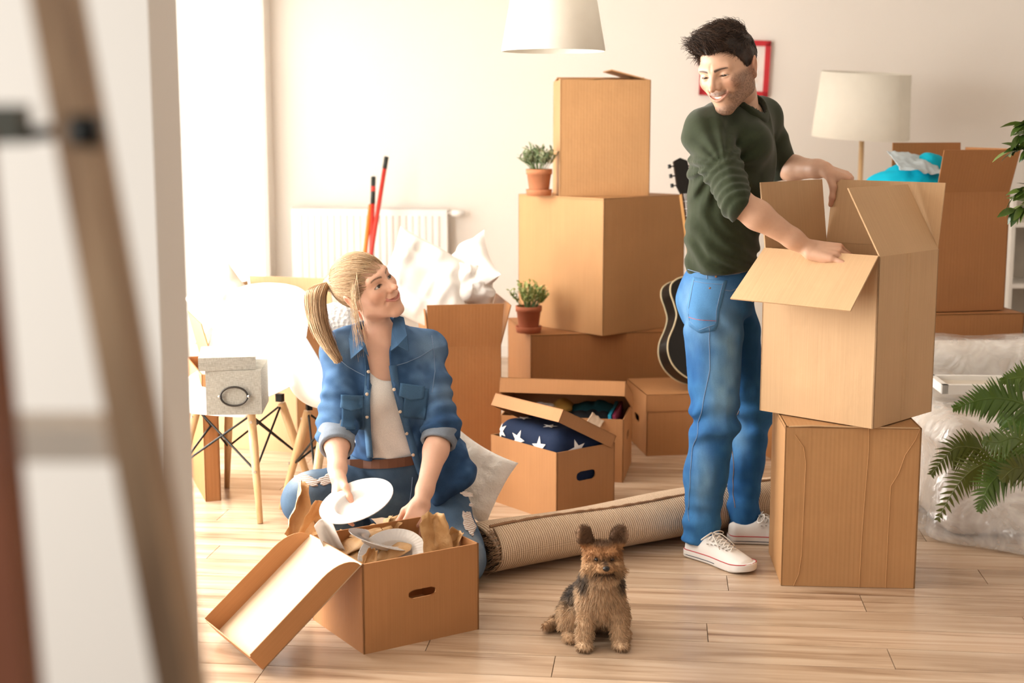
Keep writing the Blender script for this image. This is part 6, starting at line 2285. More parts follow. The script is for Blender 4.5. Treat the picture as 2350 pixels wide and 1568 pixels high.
# hair pulled back into a ponytail
TIE = np.array([0.030, -0.112, 0.062])                     # head coordinates of the hair tie
def wom_cap(p):
    d = sd_ell(p, (0, -0.016, 0.034), (0.0805, 0.1015, 0.0905))
    d = smin(d, sd_cone(p, (0.015, -0.085, 0.055), tuple(TIE), 0.035, 0.020), 0.03)
    a = np.abs(p[:, 0])
    hl = np.interp(p[:, 1], [-0.12, -0.075, -0.045, -0.02, 0.0, 0.015, 0.035, 0.055, 0.075, 0.11], [-0.055, -0.060, -0.040, 0.020, 0.022, 0.000, 0.036, 0.064, 0.080, 0.084])
    return smax(d - 0.0016 * vnoise(p, 30, 3), hl - p[:, 2], 0.004)
hvv, hff = surface(wom_cap, (-0.11, -0.16, -0.08), (0.11, 0.11, 0.15), 0.0028, 1)
BL = [np.array(c) for c in ((0.50, 0.325, 0.175), (0.66, 0.48, 0.30), (0.27, 0.15, 0.075), (0.42, 0.26, 0.135))]
rs = np.random.RandomState(8)
# streaks run towards the tie: angle around the tie direction
def around(p):
    v = p - TIE; return np.arctan2(v[:, 2], v[:, 0])
st_ = vnoise(np.stack([around(hvv) * 9, hvv[:, 1] * 6, 0 * hvv[:, 0]], 1).astype(np.float32), 3.0, 2)
hc = np.zeros((len(hvv), 3), np.float32) + BL[0].astype(np.float32)
hc = lerpc(hc, BL[1], sstep(0.0, 0.6, st_)); hc = lerpc(hc, BL[2], sstep(0.0, 0.6, -st_) * 0.8)
fr = sstep(0.055, 0.09, hvv[:, 1])
hc = lerpc(hc, (0.24, 0.135, 0.065), fr * 0.6)
hair = mesh_obj('hair', (hvv @ WHR.T * WHS + WHC) - mw_(WL), hff, HAIR, wom, True, cols=hc)
sel = rs.choice(len(hvv), 4600)
root = hvv[sel]
ts = np.linspace(0, 1, 9)[None, :, None]
end = TIE + rs.normal(0, 0.007, (len(sel), 3))
ln = np.linalg.norm(end - root, axis=1, keepdims=True)
part_ = np.minimum(1.0, 0.085 / np.maximum(ln, 1e-3))[:, :, None]
P_ = root[:, None, :] + (end - root)[:, None, :] * ts * part_
ctr_ = np.array([0, -0.016, 0.034]); rad_ = np.array([0.0825, 0.1035, 0.0925])
flatp = P_.reshape(-1, 3)
qn = (flatp - ctr_) / rad_; l = np.linalg.norm(qn, axis=1, keepdims=True)
sh_ = rs.uniform(0.998, 1.022, (len(sel), 1)).repeat(9, 1).reshape(-1, 1)
tgt = ctr_ + qn / l * rad_ * sh_
wgt = sstep(0.035, 0.07, np.linalg.norm(flatp - TIE, axis=1))[:, None]
P_ = (flatp * (1 - wgt) + tgt * wgt).reshape(P_.shape)
cc = np.array([BL[i] for i in rs.choice(4, len(sel), p=[0.4, 0.33, 0.12, 0.15])]) * rs.uniform(0.8, 1.15, (len(sel), 1))
strands('hair_strands', HAIR, hair, None, (P_ @ WHR.T * WHS + WHC - mw_(WL))  .astype(np.float32), 0.00055, 0.0004, cc.astype(np.float32))
tie_w = TIE @ WHR.T * WHS + WHC
bk = (np.array([0.0, -1, 0.25]) @ WHR.T); bk /= np.linalg.norm(bk)
q = MB(); q.tube([Vector((tie_w - mw_(WL) - bk * 0.006).tolist()), Vector((tie_w - mw_(WL) + bk * 0.008).tolist())], 0.0205, 16)
q.build('hair_tie', flat('dark_elastic', (0.05, 0.03, 0.025), 0.8), wom, True)
tip = mw_(at(776, 828, 4.335))
def pony(t, sp, tw):
    """centre curve of the tail, t 0..1"""
    p0 = tie_w; p1 = mw_(at(712, 632, 4.50)); p2 = mw_(at(708, 735, 4.41)); p3 = tip
    return ((1 - t) ** 3) * p0 + 3 * ((1 - t) ** 2) * t * p1 + 3 * (1 - t) * t * t * p2 + t ** 3 * p3
S = 4200
ts = np.linspace(0, 1, 14)
ctrl = np.stack([pony(t, 0, 0) for t in ts], 0)
wid = np.interp(ts, [0, 0.08, 0.3, 0.6, 0.85, 1.0], [0.016, 0.023, 0.035, 0.033, 0.022, 0.008])
a = rs.rand(S) * 2 * math.pi; rr = np.sqrt(rs.rand(S))
offx, offy = np.cos(a) * rr, np.sin(a) * rr
lenf = 1.04 - 0.42 * rs.rand(S) ** 1.6
paths = np.empty((S, 14, 3), np.float32)
side1 = np.array([1.0, 0, 0.25]); side2 = np.array([0, 1.0, 0])
jit = rs.normal(0, 1, (S, 3))
for k in range(14):
    tt = np.clip(ts[k] * lenf, 0, 1.06)
    cpt = np.stack([np.interp(tt, ts, ctrl[:, i]) for i in range(3)], 1)
    w = np.interp(tt, ts, wid)
    w2 = w[:, None]
    paths[:, k] = cpt + (offx[:, None] * side1 + offy[:, None] * side2) * w2 + jit * 0.0035 * ts[k] ** 2 + 0.003 * np.sin(ts[k] * 6 + a)[:, None] * side1
cc = np.array([BL[i] for i in rs.choice(4, S, p=[0.38, 0.34, 0.14, 0.14])]) * rs.uniform(0.8, 1.15, (S, 1))
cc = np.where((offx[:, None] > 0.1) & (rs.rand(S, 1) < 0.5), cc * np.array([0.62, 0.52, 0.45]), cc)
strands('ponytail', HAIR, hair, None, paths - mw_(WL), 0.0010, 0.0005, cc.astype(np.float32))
# loose strands in front of the ear
S = 60
k_ = rs.rand(S)
r0 = np.stack([0.076 - 0.020 * k_, 0.005 + 0.050 * k_, 0.030 + 0.040 * k_ + 0.012 * rs.rand(S)], 1) @ WHR.T * WHS + WHC
endp = np.stack([mw_(at(u, v, y)) for u, v, y in zip(rs.normal(826, 11, S), rs.normal(785, 22, S), rs.normal(4.37, 0.012, S))], 0)
midp = (r0 + endp) / 2 + np.array([0.0, -0.035, 0.012]) + rs.normal(0, 0.006, (S, 3))
ts = np.linspace(0, 1, 10)[None, :, None]
paths = (1 - ts) ** 2 * r0[:, None] + 2 * ts * (1 - ts) * midp[:, None] + ts ** 2 * endp[:, None]
cc = np.array([BL[i] for i in rs.choice(4, S, p=[0.35, 0.4, 0.1, 0.15])])
strands('loose_strands', HAIR, hair, None, (paths - mw_(WL)).astype(np.float32), 0.0006, 0.0003, cc.astype(np.float32))

# ------------------------------------------------------------------ plates and packing paper
CHINA = flat('white_china', (0.74, 0.715, 0.69), 0.12, var=0.01, Coat_Weight=0.5)


def plate(name, label, ctr, nrm, R=0.118, depth=0.022, deep=0.58, spin=0):
    """rimmed plate with a fluted rim; nrm points up out of the well"""
    n = 144
    prof = [(0.001, 0.0), (R * 0.30, 0.0), (R * (deep - 0.10), 0.001), (R * (deep - 0.03), depth * 0.35), (R * deep, depth * 0.78), (R * (deep + 0.03), depth * 0.9),
            (R * 0.75, depth * 0.95), (R * 0.90, depth * 1.0), (R * 0.985, depth * 1.05), (R, depth * 1.06), (R, depth * 1.06 - 0.0025), (R * 0.9, depth * 0.85), (R * deep, depth * 0.55), (R * (deep - 0.05), -0.003), (R * 0.4, -0.004), (0.001, -0.004)]
    V, F = [], []
    for i, (r, z) in enumerate(prof):
        for k in range(n):
            a = 2 * math.pi * k / n
            dz = 0.0009 * math.sin(k * math.pi * 2 * 48 / n + r * 70) if i in (6, 7, 8) else 0
            V.append((r * math.cos(a), r * math.sin(a), z + dz))
    for i in range(len(prof) - 1):
        for k in range(n):
            k2 = (k + 1) % n
            F.append((i * n + k, i * n + k2, (i + 1) * n + k2, (i + 1) * n + k))
    o = mesh_obj(name, V, F, CHINA, None, True)
    o.location = ctr
    o.rotation_euler = Vector(nrm).to_track_quat('Z', 'Y').to_euler()
    return tag(o, label, 'plate')


PC = at(824, 1166, 4.02)
plate('plate', "white fluted deep plate held in the woman's hand above the box", PC, (-0.26, -0.30, 0.92), 0.112, 0.026)
WM = Matrix.Translation(WBN) @ Matrix.Rotation(math.radians(WBTH), 4, 'Z')
p2 = at(902, 1283, 3.985)
plate('plate', 'white fluted plate leaning upright against the front wall inside the box', p2, (-0.10, -0.50, 0.86), 0.100, 0.020)
plate('plate', 'white fluted plate lying nearly edge-on among the packing paper', at(868, 1250, 4.02), (0.30, 0.12, 0.95), 0.095, 0.016)
KRAFT = NT('kraft_paper')
kv = KRAFT.coord('Object')
KRAFT.l(KRAFT.ramp(KRAFT.noise(kv, 12, 4), [(0.3, (0.50, 0.275, 0.105)), (0.7, (0.66, 0.41, 0.19))]).outputs[0], KRAFT.b.inputs['Base Color'])
KRAFT.b.inputs['Roughness'].default_value = 0.55
KRAFT.b.inputs['Transmission Weight'].default_value = 0.0
KRAFT.l(KRAFT.bump(KRAFT.noise(kv, 45, 5, 0.65, 0.8), 0.5, 0.006), KRAFT.b.inputs['Normal'])
KRAFT = KRAFT.m


def paper(label, base, rot, W, D, seed, amp=0.16, fold=0.9, taper=0.35):
    """crumpled sheet: ragged outline, a lengthwise fold and sharp facets"""
    n = 14
    g = np.linspace(-0.5, 0.5, n)
    X, Y = np.meshgrid(g, g, indexing='ij')
    x, y = X.ravel(), Y.ravel()
    p = np.stack([x, y, np.zeros_like(x)], 1).astype(np.float32)
    ed = np.maximum(np.abs(x), np.abs(y)) * 2
    rag = 1 + 0.12 * vnoise(p, 3, seed) * ed
    def crease(q, f, sd):
        return 1 - 2 * np.abs(vnoise(q, f, sd))
    rr = np.random.RandomState(seed)
    z = np.zeros(len(x))
    for k in range(7):                                       # straight folds at random angles
        an = rr.uniform(0, math.pi); off = rr.uniform(-0.35, 0.35)
        z += amp * rr.uniform(0.25, 0.8) * np.abs(x * math.cos(an) + y * math.sin(an) - off) * rr.choice([-1, 1])
    z += amp * 0.22 * crease(p, 3.0, seed + 2) + amp * 0.08 * crease(p, 7.0, seed + 3)
    z += fold * np.abs(x + 0.08 * np.sin(y * 5 + seed))
    xs = x * rag * (1 - taper * (y + 0.5)) * W * (1 - 0.30 * fold)
    P_ = np.stack([xs, y * rag * D, (z - z.mean()) * min(W, D)], 1)
    P_[:, 0] += amp * 0.25 * W * vnoise(p, 6, seed + 7); P_[:, 1] += amp * 0.25 * D * vnoise(p, 6, seed + 8)
    i = (np.arange(n - 1)[:, None] * n + np.arange(n - 1)[None, :]).ravel()
    F = np.stack([i, i + n, i + n + 1, i + 1], 1)
    o = mesh_obj('packing_paper', P_.astype(np.float32), F, KRAFT, None, False)
    md = o.modifiers.new('thick', 'SOLIDIFY'); md.thickness = 0.0008
    o.location = base; o.rotation_euler = [math.radians(a) for a in rot]
    return tag(o, label, 'paper')


paper('large crumpled sheet of brown packing paper sticking up at the left of the box', at(688, 1172, 4.17), (78, 14, 34), 0.13, 0.17, 3, 0.22, 0.9, 0.5)
paper('narrow sheet of packing paper folded behind the large one at the left', at(722, 1195, 4.15), (84, 24, -14), 0.085, 0.13, 4, 0.22, 0.8, 0.3)
paper('crumpled brown packing paper standing up at the right front of the box', at(1002, 1228, 3.99), (78, -8, 6), 0.115, 0.13, 8, 0.30, 0.8, 0.25)
paper('small folded packing paper at the right corner of the box', at(1036, 1248, 4.02), (66, 24, -26), 0.08, 0.09, 12, 0.25, 0.6)
paper('scrunched packing paper under the held plate', at(838, 1235, 4.09), (24, 8, 15), 0.20, 0.14, 15, 0.45, 0.3, 0.1)
paper('scrunched packing paper beside the reaching hand', at(886, 1225, 4.16), (50, -10, 25), 0.12, 0.10, 17, 0.45, 0.5, 0.1)
paper('scrunched packing paper deep in the middle of the box', at(842, 1275, 3.99), (14, -8, 40), 0.20, 0.19, 19, 0.40, 0.2, 0.0)
paper('scrap of packing paper between the two lower plates', at(846, 1290, 3.90), (65, 20, 5), 0.06, 0.08, 23, 0.35, 0.7)
paper('curled scrap of packing paper in the box right of the middle', at(893, 1212, 4.18), (70, 25, 50), 0.05, 0.07, 25, 0.35, 1.0)
# wrapped cup at the left of the box
q = MB()
cpc = at(758, 1235, 3.98)
sheet('wrapping_tissue', 'white tissue paper cone standing in the box under the held plate', 'paper', at(752, 1228, 4.03), (80, -22, 15), 0.05, 0.10, 28, flat('tissue_white', (0.80, 0.74, 0.68), 0.8), 0.05, 4.0, 16, 0.0008, 0.9)

# ------------------------------------------------------------------ guitar
BLK = flat('black_gloss', (0.008, 0.007, 0.006), 0.35, spec=0.3, var=0.0)
BIND = flat('cream_binding', (0.62, 0.52, 0.33), 0.4)
DARKW = flat('dark_rosewood', (0.06, 0.028, 0.016), 0.45)
g0, g1 = at(1634, 876, 6.22), at(1568, 385, 6.50)
gz_ = (g1 - g0).normalized()
gt = thing('acoustic_guitar', 'black acoustic guitar with cream binding leaning against the tall stack, standing on the archive box', 'guitar', g0)
gy = Vector((-0.35, 1, 0)); gy = (gy - gz_ * gy.dot(gz_)).normalized(); gx = gy.cross(gz_)
gt.rotation_euler = Matrix((gx, gy, gz_)).transposed().to_euler()
prof_g = catmull([(0.0, 0.001), (0.004, 0.06), (0.03, 0.125), (0.08, 0.175), (0.14, 0.195), (0.20, 0.185), (0.26, 0.150), (0.31, 0.130), (0.36, 0.135), (0.41, 0.145), (0.45, 0.135), (0.475, 0.095), (0.482, 0.04), (0.483, 0.001)], 6)
outl = [(w, z) for z, w in prof_g] + [(-w, z) for z, w in prof_g[::-1]]
q = MB()
n_ = len(outl)
q.face([(x, 0, z) for x, z in outl]); q.face([(x, 0.10, z) for x, z in outl[::-1]])
q.build('soundboard', BLK, gt)
q = MB()
for k in range(n_):
    (x0, z0), (x1, z1) = outl[k], outl[(k + 1) % n_]
    q.face([(x0, 0, z0), (x0, 0.10, z0), (x1, 0.10, z1), (x1, 0, z1)])
q.build('sides', BLK, gt, True)
for y in (0.0, 0.10):
    q = MB(); q.tube([(x, y, z) for x, z in outl] + [(outl[0][0], y, outl[0][1])], 0.0035, 6); q.build('binding', BIND, gt, True)
q = MB(); q.tube([(0.052 * math.cos(a), -0.001, 0.325 + 0.052 * math.sin(a)) for a in np.linspace(0, 2 * math.pi, 33)], 0.004, 6); q.build('rosette', BIND, gt)
q = MB(); q.lathe([(0.001, 0.0), (0.048, 0.0), (0.048, 0.001), (0.001, 0.001)], 28); h = q.build('sound_hole', flat('hole_dark', (0.003, 0.003, 0.003), 0.9), gt); h.location = (0, -0.001, 0.325); h.rotation_euler = (math.pi / 2, 0, 0)
q = MB(); q.box((-0.075, -0.010, 0.135), (0.075, 0.0, 0.165)); q.build('bridge', DARKW, gt)
q = MB(); q.box((-0.028, -0.004, 0.46), (0.028, 0.022, 0.86)); q.build('neck', flat('neck_maple', (0.42, 0.22, 0.08), 0.35), gt)
q = MB(); q.box((-0.0275, -0.008, 0.375), (0.0275, -0.0035, 0.86)); fb = q.build('fretboard', DARKW, gt)
for k in range(20):
    z = 0.86 - 0.65 * (1 - 2 ** (-(k + 1) / 12.0))
    q = MB(); q.box((-0.0272, -0.0093, z - 0.001), (0.0272, -0.0078, z + 0.001)); q.build('fret', CHROME, fb)
q = MB(); q.poly_slab([(-0.026, -0.002, 0.86), (0.026, -0.002, 0.86), (0.038, 0.006, 0.90), (0.034, 0.016, 1.02), (0.0, 0.018, 1.035), (-0.034, 0.016, 1.02), (-0.038, 0.006, 0.90)], 0.014)
hd = q.build('headstock', BLK, gt)
for s in (-1, 1):
    for k in range(3):
        z = 0.905 + 0.045 * k
        q = MB(); q.tube([(s * 0.034, 0.016, z), (s * 0.060, 0.016, z)], 0.003, 8); q.tube([(s * 0.060, 0.016, z - 0.008), (s * 0.060, 0.016, z + 0.008)], 0.0075, 10)
        q.build('tuning_peg', BLACKM, hd)
for k in range(6):
    x = -0.02 + 0.008 * k
    q = MB(); q.tube([(x, -0.012, 0.15), (x * 0.9, -0.0105, 0.86)], 0.0005, 4); q.build('string', CHROME, gt)

# ------------------------------------------------------------------ wrapped armchair under plastic film
BEIGE = fabric('beige_upholstery', (0.72, 0.63, 0.54))
s0_ = on(2110, 1190); s1_ = on(2350, 1290)
ac = thing('armchair', 'beige armchair wrapped in crumpled clear plastic film at the right edge', 'armchair', (1.95, 5.15, 0))
AL = Vector(ac.location)
zback = at(2200, 772, 5.62).z
def chair_solid(g):
    d = sd_box(g, (0.10, 0.10, 0.20), (0.52, 0.40, 0.20), 0.06)
    d = smin(d, sd_box(g, (0.10, 0.46, zback / 2 - 0.02), (0.55, 0.10, zback / 2), 0.06), 0.03)
    d = smin(d, sd_box(g, (0.58, 0.06, 0.34), (0.09, 0.44, 0.34), 0.06), 0.03)
    return d
Va, Fa = surface(chair_solid, (-0.56, -0.42, -0.02), (0.78, 0.65, zback + 0.06), 0.02, 1)
mesh_obj('upholstery', Va, Fa, BEIGE, ac, True)
def film_solid(g):
    d = chair_solid(g) - 0.022
    d = smin(d, sd_cone(g, (-0.40, -0.25, 0.06), (0.1, -0.62, 0.05), 0.10, 0.10), 0.15)
    d = smin(d, sd_cone(g, (0.1, -0.62, 0.05), (0.7, -0.75, 0.05), 0.10, 0.10), 0.15)
    d = smin(d, sd_ell(g, (0.62, 0.25, 0.72), (0.26, 0.22, 0.22)), 0.12)
    low = sstep(0.55, 0.30, g[:, 2])
    amp = 0.005 + 0.013 * low
    d = d - amp * (ridged(g, 4, 3, (1, 1, 0.5)) * 1.2 + 0.8 * ridged(g, 9, 5, (0.6, 0.6, 1.2)) + 0.25 * ridged(g, 22, 7))
    return smax(d, 0.004 - g[:, 2], 0.01)
Vf, Ff = surface(film_solid, (-0.66, -0.95, -0.01), (0.95, 0.75, zback + 0.14), 0.0105, 1)
film = mesh_obj('plastic_film', Vf, Ff, FILM, ac, True)
fp = on(2162, 905, 0.455)
wf = thing('picture_frame', 'white picture frame lying on the plastic-wrapped armchair', 'picture', fp, math.radians(-3))
q = MB()
for (x0, x1, y0, y1) in ((0, 0.30, 0, 0.022), (0, 0.30, 0.20, 0.222), (0, 0.022, 0, 0.222), (0.278, 0.30, 0, 0.222)):
    q.box((x0, y0, 0), (x1, y1, 0.035))
q.build('frame', WHITE, wf)
q = MB(); q.box((0.02, 0.02, 0.012), (0.28, 0.202, 0.018)); q.build('print', flat('beige_print', (0.62, 0.55, 0.45), 0.4), wf)

# ------------------------------------------------------------------ white shelf unit at the right
bs = at(2318, 600, 7.9)
sh_ = thing('bookshelf', 'white shelf unit behind the leafy plant at the right edge', 'shelf', (bs.x, 7.9, 0))
q = MB(); q.box((0, 0, 0), (0.02, 0.34, 1.04)); q.build('side_panel', WHITE, sh_)
q = MB(); q.box((0.88, 0, 0), (0.90, 0.34, 1.04)); q.build('side_panel', WHITE, sh_)
for v in (517, 657, 800):
    z = at(2330, v, 7.9).z
    q = MB(); q.box((0.02, 0.003, z - 0.012), (0.88, 0.34, z + 0.012)); q.build('shelf_board', WHITE, sh_)
q = MB(); q.box((0.02, 0.33, 0), (0.88, 0.34, 1.03)); q.build('back_panel', flat('shelf_back', (0.55, 0.50, 0.43), 0.7), sh_)


# ------------------------------------------------------------------ plants
def leaf_mesh(name, L, W, mat, bend=0.15, n=5, fold=0.25):
    V, F = [], []
    for i in range(n + 1):
        t = i / n
        w = W / 2 * math.sin(math.pi * min(1, t * 0.96 + 0.02)) ** 0.8 * (1 - 0.25 * t)
        z = -bend * L * t * t
        V += [(-w, t * L, z + fold * w), (0, t * L, z), (w, t * L, z + fold * w)]
    for i in range(n):
        a = i * 3
        F += [(a, a + 1, a + 4, a + 3), (a + 1, a + 2, a + 5, a + 4)]
    me = bpy.data.meshes.new(name); me.from_pydata(V, [], F); me.update()
    for p in me.polygons: p.use_smooth = True
    me.materials.append(mat)
    return me


def leaf_mat(name, a, b, rough=0.35):
    t = NT(name)
    oi = t.n('ShaderNodeObjectInfo')
    c = t.ramp(oi.outputs['Random'], [(0.0, a), (1.0, b)]).outputs[0]
    c = t.mix(0.3, c, t.ramp(t.noise(t.coord('Object'), 60, 2), [(0.3, (0.7, 0.7, 0.7)), (0.7, (1.1, 1.1, 1.1))]).outputs[0], 'MULTIPLY')
    t.l(c, t.b.inputs['Base Color']); t.b.inputs['Roughness'].default_value = rough
    t.b.inputs['Subsurface Weight'].default_value = 0.1
    t.b.inputs['Subsurface Radius'].default_value = (0.004, 0.006, 0.002)
    return t.m


def put_leaf(me, parent, p, direction, roll=0.0, sc=1.0):
    o = bpy.data.objects.new('leaf', me)
    COL.objects.link(o); o.parent = parent
    o.location = p
    qd = Vector(direction).to_track_quat('Y', 'Z')
    o.rotation_euler = (qd @ Vector((0, 0, 0)).to_track_quat('Y', 'Z').__class__((0, 1, 0), roll)).to_euler()
    o.scale = (sc, sc, sc)
    return o


TERRA = flat('terracotta', (0.50, 0.19, 0.085), 0.8, var=0.08, bump=0.1)
TERRA2 = flat('terracotta_dark', (0.42, 0.125, 0.055), 0.8, var=0.08, bump=0.1)
SOIL = flat('soil', (0.03, 0.02, 0.012), 1.0, bump=0.5)


def pot_plant(label, loc, R, hp, mat, leaf, spread, hfol, seed, nst=26, per=5):
    t = thing('potted_plant', label, 'plant', loc)
    q = MB(); q.lathe([(0.001, 0.0), (R * 1.02, 0.0), (R * 1.12, R * 0.45), (R * 1.12, R * 0.52), (R * 1.0, R * 0.50), (R * 0.95, 0.012), (0.001, 0.012)], 36); q.build('saucer', mat, t, True)
    q = MB(); q.lathe([(R * 0.80, 0.012), (R * 0.82, 0.014), (R * 1.02, hp * 0.80), (R * 1.10, hp * 0.80), (R * 1.12, hp), (R * 1.03, hp), (R * 1.0, hp * 0.85)], 36); q.build('pot', mat, t, True)
    q = MB(); q.lathe([(0.001, hp * 0.90), (R * 1.0, hp * 0.90), (R * 1.0, hp * 0.88)], 24); q.build('soil', SOIL, t)
    rg_ = random.Random(seed)
    stm = MB()
    for k in range(nst):
        a = rg_.uniform(0, 2 * math.pi); rr = spread * math.sqrt(rg_.random())
        h = hfol * (0.55 + 0.45 * rg_.random()) * (1.08 - 0.45 * rr / spread)
        b0_ = Vector((rr * 0.35 * math.cos(a), rr * 0.35 * math.sin(a), hp * 0.9)); e0 = Vector((rr * math.cos(a), rr * math.sin(a), hp + h))
        stm.tube([b0_, b0_.lerp(e0, 0.5) + Vector((0, 0, 0.006)), e0], 0.0012, 4)
        for j in range(per):
            f = 0.35 + 0.65 * (j + 1) / per
            p = b0_.lerp(e0, f)
            an = rg_.uniform(0, 2 * math.pi)
            d = Vector((math.cos(an), math.sin(an), rg_.uniform(0.2, 1.1))) + (e0 - b0_).normalized() * 0.5
            put_leaf(leaf, t, p, d, rg_.uniform(-0.6, 0.6), rg_.uniform(0.7, 1.15))
    stm.build('stems', flat('stem_green', (0.10, 0.16, 0.04), 0.6), t)
    return t


LF1 = leaf_mesh('leaf', 0.036, 0.016, leaf_mat('leaf_grey_green', (0.13, 0.19, 0.085), (0.46, 0.52, 0.33)))
LF2 = leaf_mesh('leaf', 0.024, 0.013, leaf_mat('leaf_bright_green', (0.16, 0.25, 0.045), (0.55, 0.60, 0.24)))
pp = at(1237, 446, 6.78)
pot_plant('leafy grey-green plant in an orange terracotta pot, beside the topmost box', Vector((pp.x, 6.78, zt)), 0.056, 0.125, TERRA, LF1, 0.090, 0.125, 1, 46, 6)
pp = at(1214, 757, 6.50)
pot_plant('bushy bright green plant in a dark terracotta pot on the bottom box of the stack', Vector((pp.x, 6.54 + 0.10, STB.z + 0.002)), 0.056, 0.125, TERRA2, LF2, 0.092, 0.125, 2, 56, 7)

# fern at the right edge, in front
FERN = leaf_mat('fern_green', (0.050, 0.098, 0.012), (0.115, 0.180, 0.024))
FERN2 = leaf_mat('fern_olive', (0.075, 0.085, 0.012), (0.125, 0.13, 0.022))
FY = 3.75
fr0 = at(2400, 1060, FY)
fe = thing('potted_fern', 'green fern with arching fronds reaching in from the right edge', 'plant', (fr0.x + 0.20, FY - 0.05, 0))
FL = Vector(fe.location)
q = MB(); q.lathe([(0.001, 0), (0.11, 0), (0.14, 0.28), (0.15, 0.30), (0.135, 0.30), (0.13, 0.26), (0.001, 0.26)], 36); q.build('pot', TERRA2, fe, True)


def frond(pts, Lmax, mat, n=26, droop=0.3, seed=0, taper=1.0):
    """rachis through world points; paired leaflets, each a bent blade"""
    rg_ = random.Random(seed)
    K = catmull([tuple(p - FL) for p in pts], 10)
    K = [Vector(k) for k in K]
    q = MB(); q.tube(K, [0.0026 - 0.0020 * i / len(K) for i in range(len(K))], 6)
    view = Vector((0.0, -1, 0.15))
    for i in range(n):
        f = 0.10 + 0.89 * i / (n - 1)
        x = f * (len(K) - 1); a = int(min(x, len(K) - 2)); p = K[a].lerp(K[a + 1], x - a)
        d = (K[a + 1] - K[a]).normalized()
        L = Lmax * (math.sin(math.pi * min(0.97, 0.22 + 0.78 * f)) ** 0.7) * rg_.uniform(0.85, 1.1)
        sv = d.cross(view).normalized()
        for s in (-1, 1):
            dr = (sv * s + d * 0.55 + Vector((0, rg_.uniform(-0.25, 0.25), -droop * 0.2))).normalized()
            w = d * 0.0052
            tip = p + dr * L + Vector((0, 0, -droop * L * 0.3)); mid = p + dr * L * 0.5
            up = view * 0.0012
            q.face([p - w, p + w, mid + w * 0.9, mid - w * 0.9]); q.face([mid - w * 0.9, mid + w * 0.9, tip + w * 0.1, tip - w * 0.1])
    cr_ = Vector((0, 0, 0.27))                               # stalk from the crown in the pot
    q.tube([cr_, cr_.lerp(K[0], 0.5) + Vector((0, 0, 0.10)), K[0]], 0.0028, 6)
    o = q.build('frond', mat, fe)
    md = o.modifiers.new('t', 'SOLIDIFY'); md.thickness = 0.0006
    return o


def A(u, v, y=FY): return at(u, v, y)
base = A(2400, 1050)
frond([A(2400, 1060), A(2330, 1045), A(2250, 1030), A(2190, 1030), A(2138, 1088)], 0.075, FERN2, 30, 0.6, 1)
frond([A(2400, 1075, 3.7), A(2320, 1052, 3.7), A(2250, 1068, 3.7), A(2200, 1110, 3.7), A(2152, 1192, 3.7)], 0.062, FERN2, 26, 0.3, 2)
frond([A(2410, 1040, 3.72), A(2350, 1062, 3.68), A(2300, 1085, 3.65), A(2268, 1118, 3.62), A(2248, 1172, 3.6)], 0.068, FERN, 26, 0.4, 3)
frond([A(2410, 960), A(2350, 928), A(2300, 915), A(2250, 918), A(2190, 937)], 0.070, FERN, 28, 0.3, 4)
frond([A(2420, 900, 3.85), A(2380, 875, 3.85), A(2345, 866, 3.85), A(2300, 874, 3.85)], 0.055, FERN, 22, 0.2, 5)
frond([A(2400, 1000, 3.8), A(2350, 985, 3.82), A(2320, 965, 3.84), A(2292, 963, 3.86)], 0.05, FERN, 18, 0.2, 6)
frond([A(2400, 1060, 3.66), A(2370, 1030, 3.64), A(2330, 1005, 3.62), A(2290, 1015, 3.6), A(2258, 1010, 3.58)], 0.06, FERN, 22, 0.2, 7)
frond([A(2410, 1090, 3.6), A(2370, 1080, 3.6), A(2330, 1075, 3.6), A(2300, 1100, 3.6)], 0.055, FERN2, 20, 0.3, 8)

# ficus leaves hanging in at the upper right
FIC = leaf_mat('ficus_green', (0.025, 0.06, 0.010), (0.14, 0.22, 0.04), 0.25)
FCY = 4.05
fi0 = at(2440, 600, FCY)
fi = thing('ficus_tree', 'leafy ficus with glossy green leaves at the upper right edge', 'plant', (fi0.x + 0.20, FCY, 0))
FIL = Vector(fi.location)
LFF = leaf_mesh('leaf', 0.062, 0.027, FIC, 0.25)
q = MB(); q.lathe([(0.001, 0), (0.12, 0), (0.15, 0.27), (0.135, 0.27), (0.13, 0.24), (0.001, 0.24)], 32); q.build('pot', TERRA, fi, True)
q = MB(); q.tube([(0, 0, 0.2), (0.02, 0.01, 0.7), (-0.01, 0, 1.2), (0.0, 0.02, 1.62)], [0.014, 0.012, 0.009, 0.005], 10); q.build('trunk', flat('bark', (0.22, 0.15, 0.09), 0.8), fi, True)
rg_ = random.Random(11)
for k, (u, v, u2, v2) in enumerate(((2420, 300, 2338, 310), (2420, 330, 2325, 345), (2420, 420, 2340, 440), (2430, 440, 2330, 480), (2420, 280, 2350, 285))):
    a_, b_ = at(u, v, FCY) - FIL, at(u2, v2, FCY + rg_.uniform(-0.05, 0.05)) - FIL
    q = MB(); q.tube([(0, 0, a_.z - 0.1), a_, a_.lerp(b_, 0.6) + Vector((0, 0, 0.012)), b_], [0.004, 0.003, 0.002, 0.0012], 6); q.build('branch', flat('twig', (0.16, 0.14, 0.05), 0.7), fi)
    for j in range(16):
        f = 0.25 + 0.75 * j / 15
        p = a_.lerp(b_, f)
        an = rg_.uniform(-1, 1)
        d = Vector((-0.6 + rg_.uniform(-0.3, 0.3), rg_.uniform(-0.7, 0.2), rg_.uniform(-1.1, 0.45)))
        put_leaf(LFF, fi, p, d, rg_.uniform(-0.9, 0.9), rg_.uniform(0.75, 1.1))

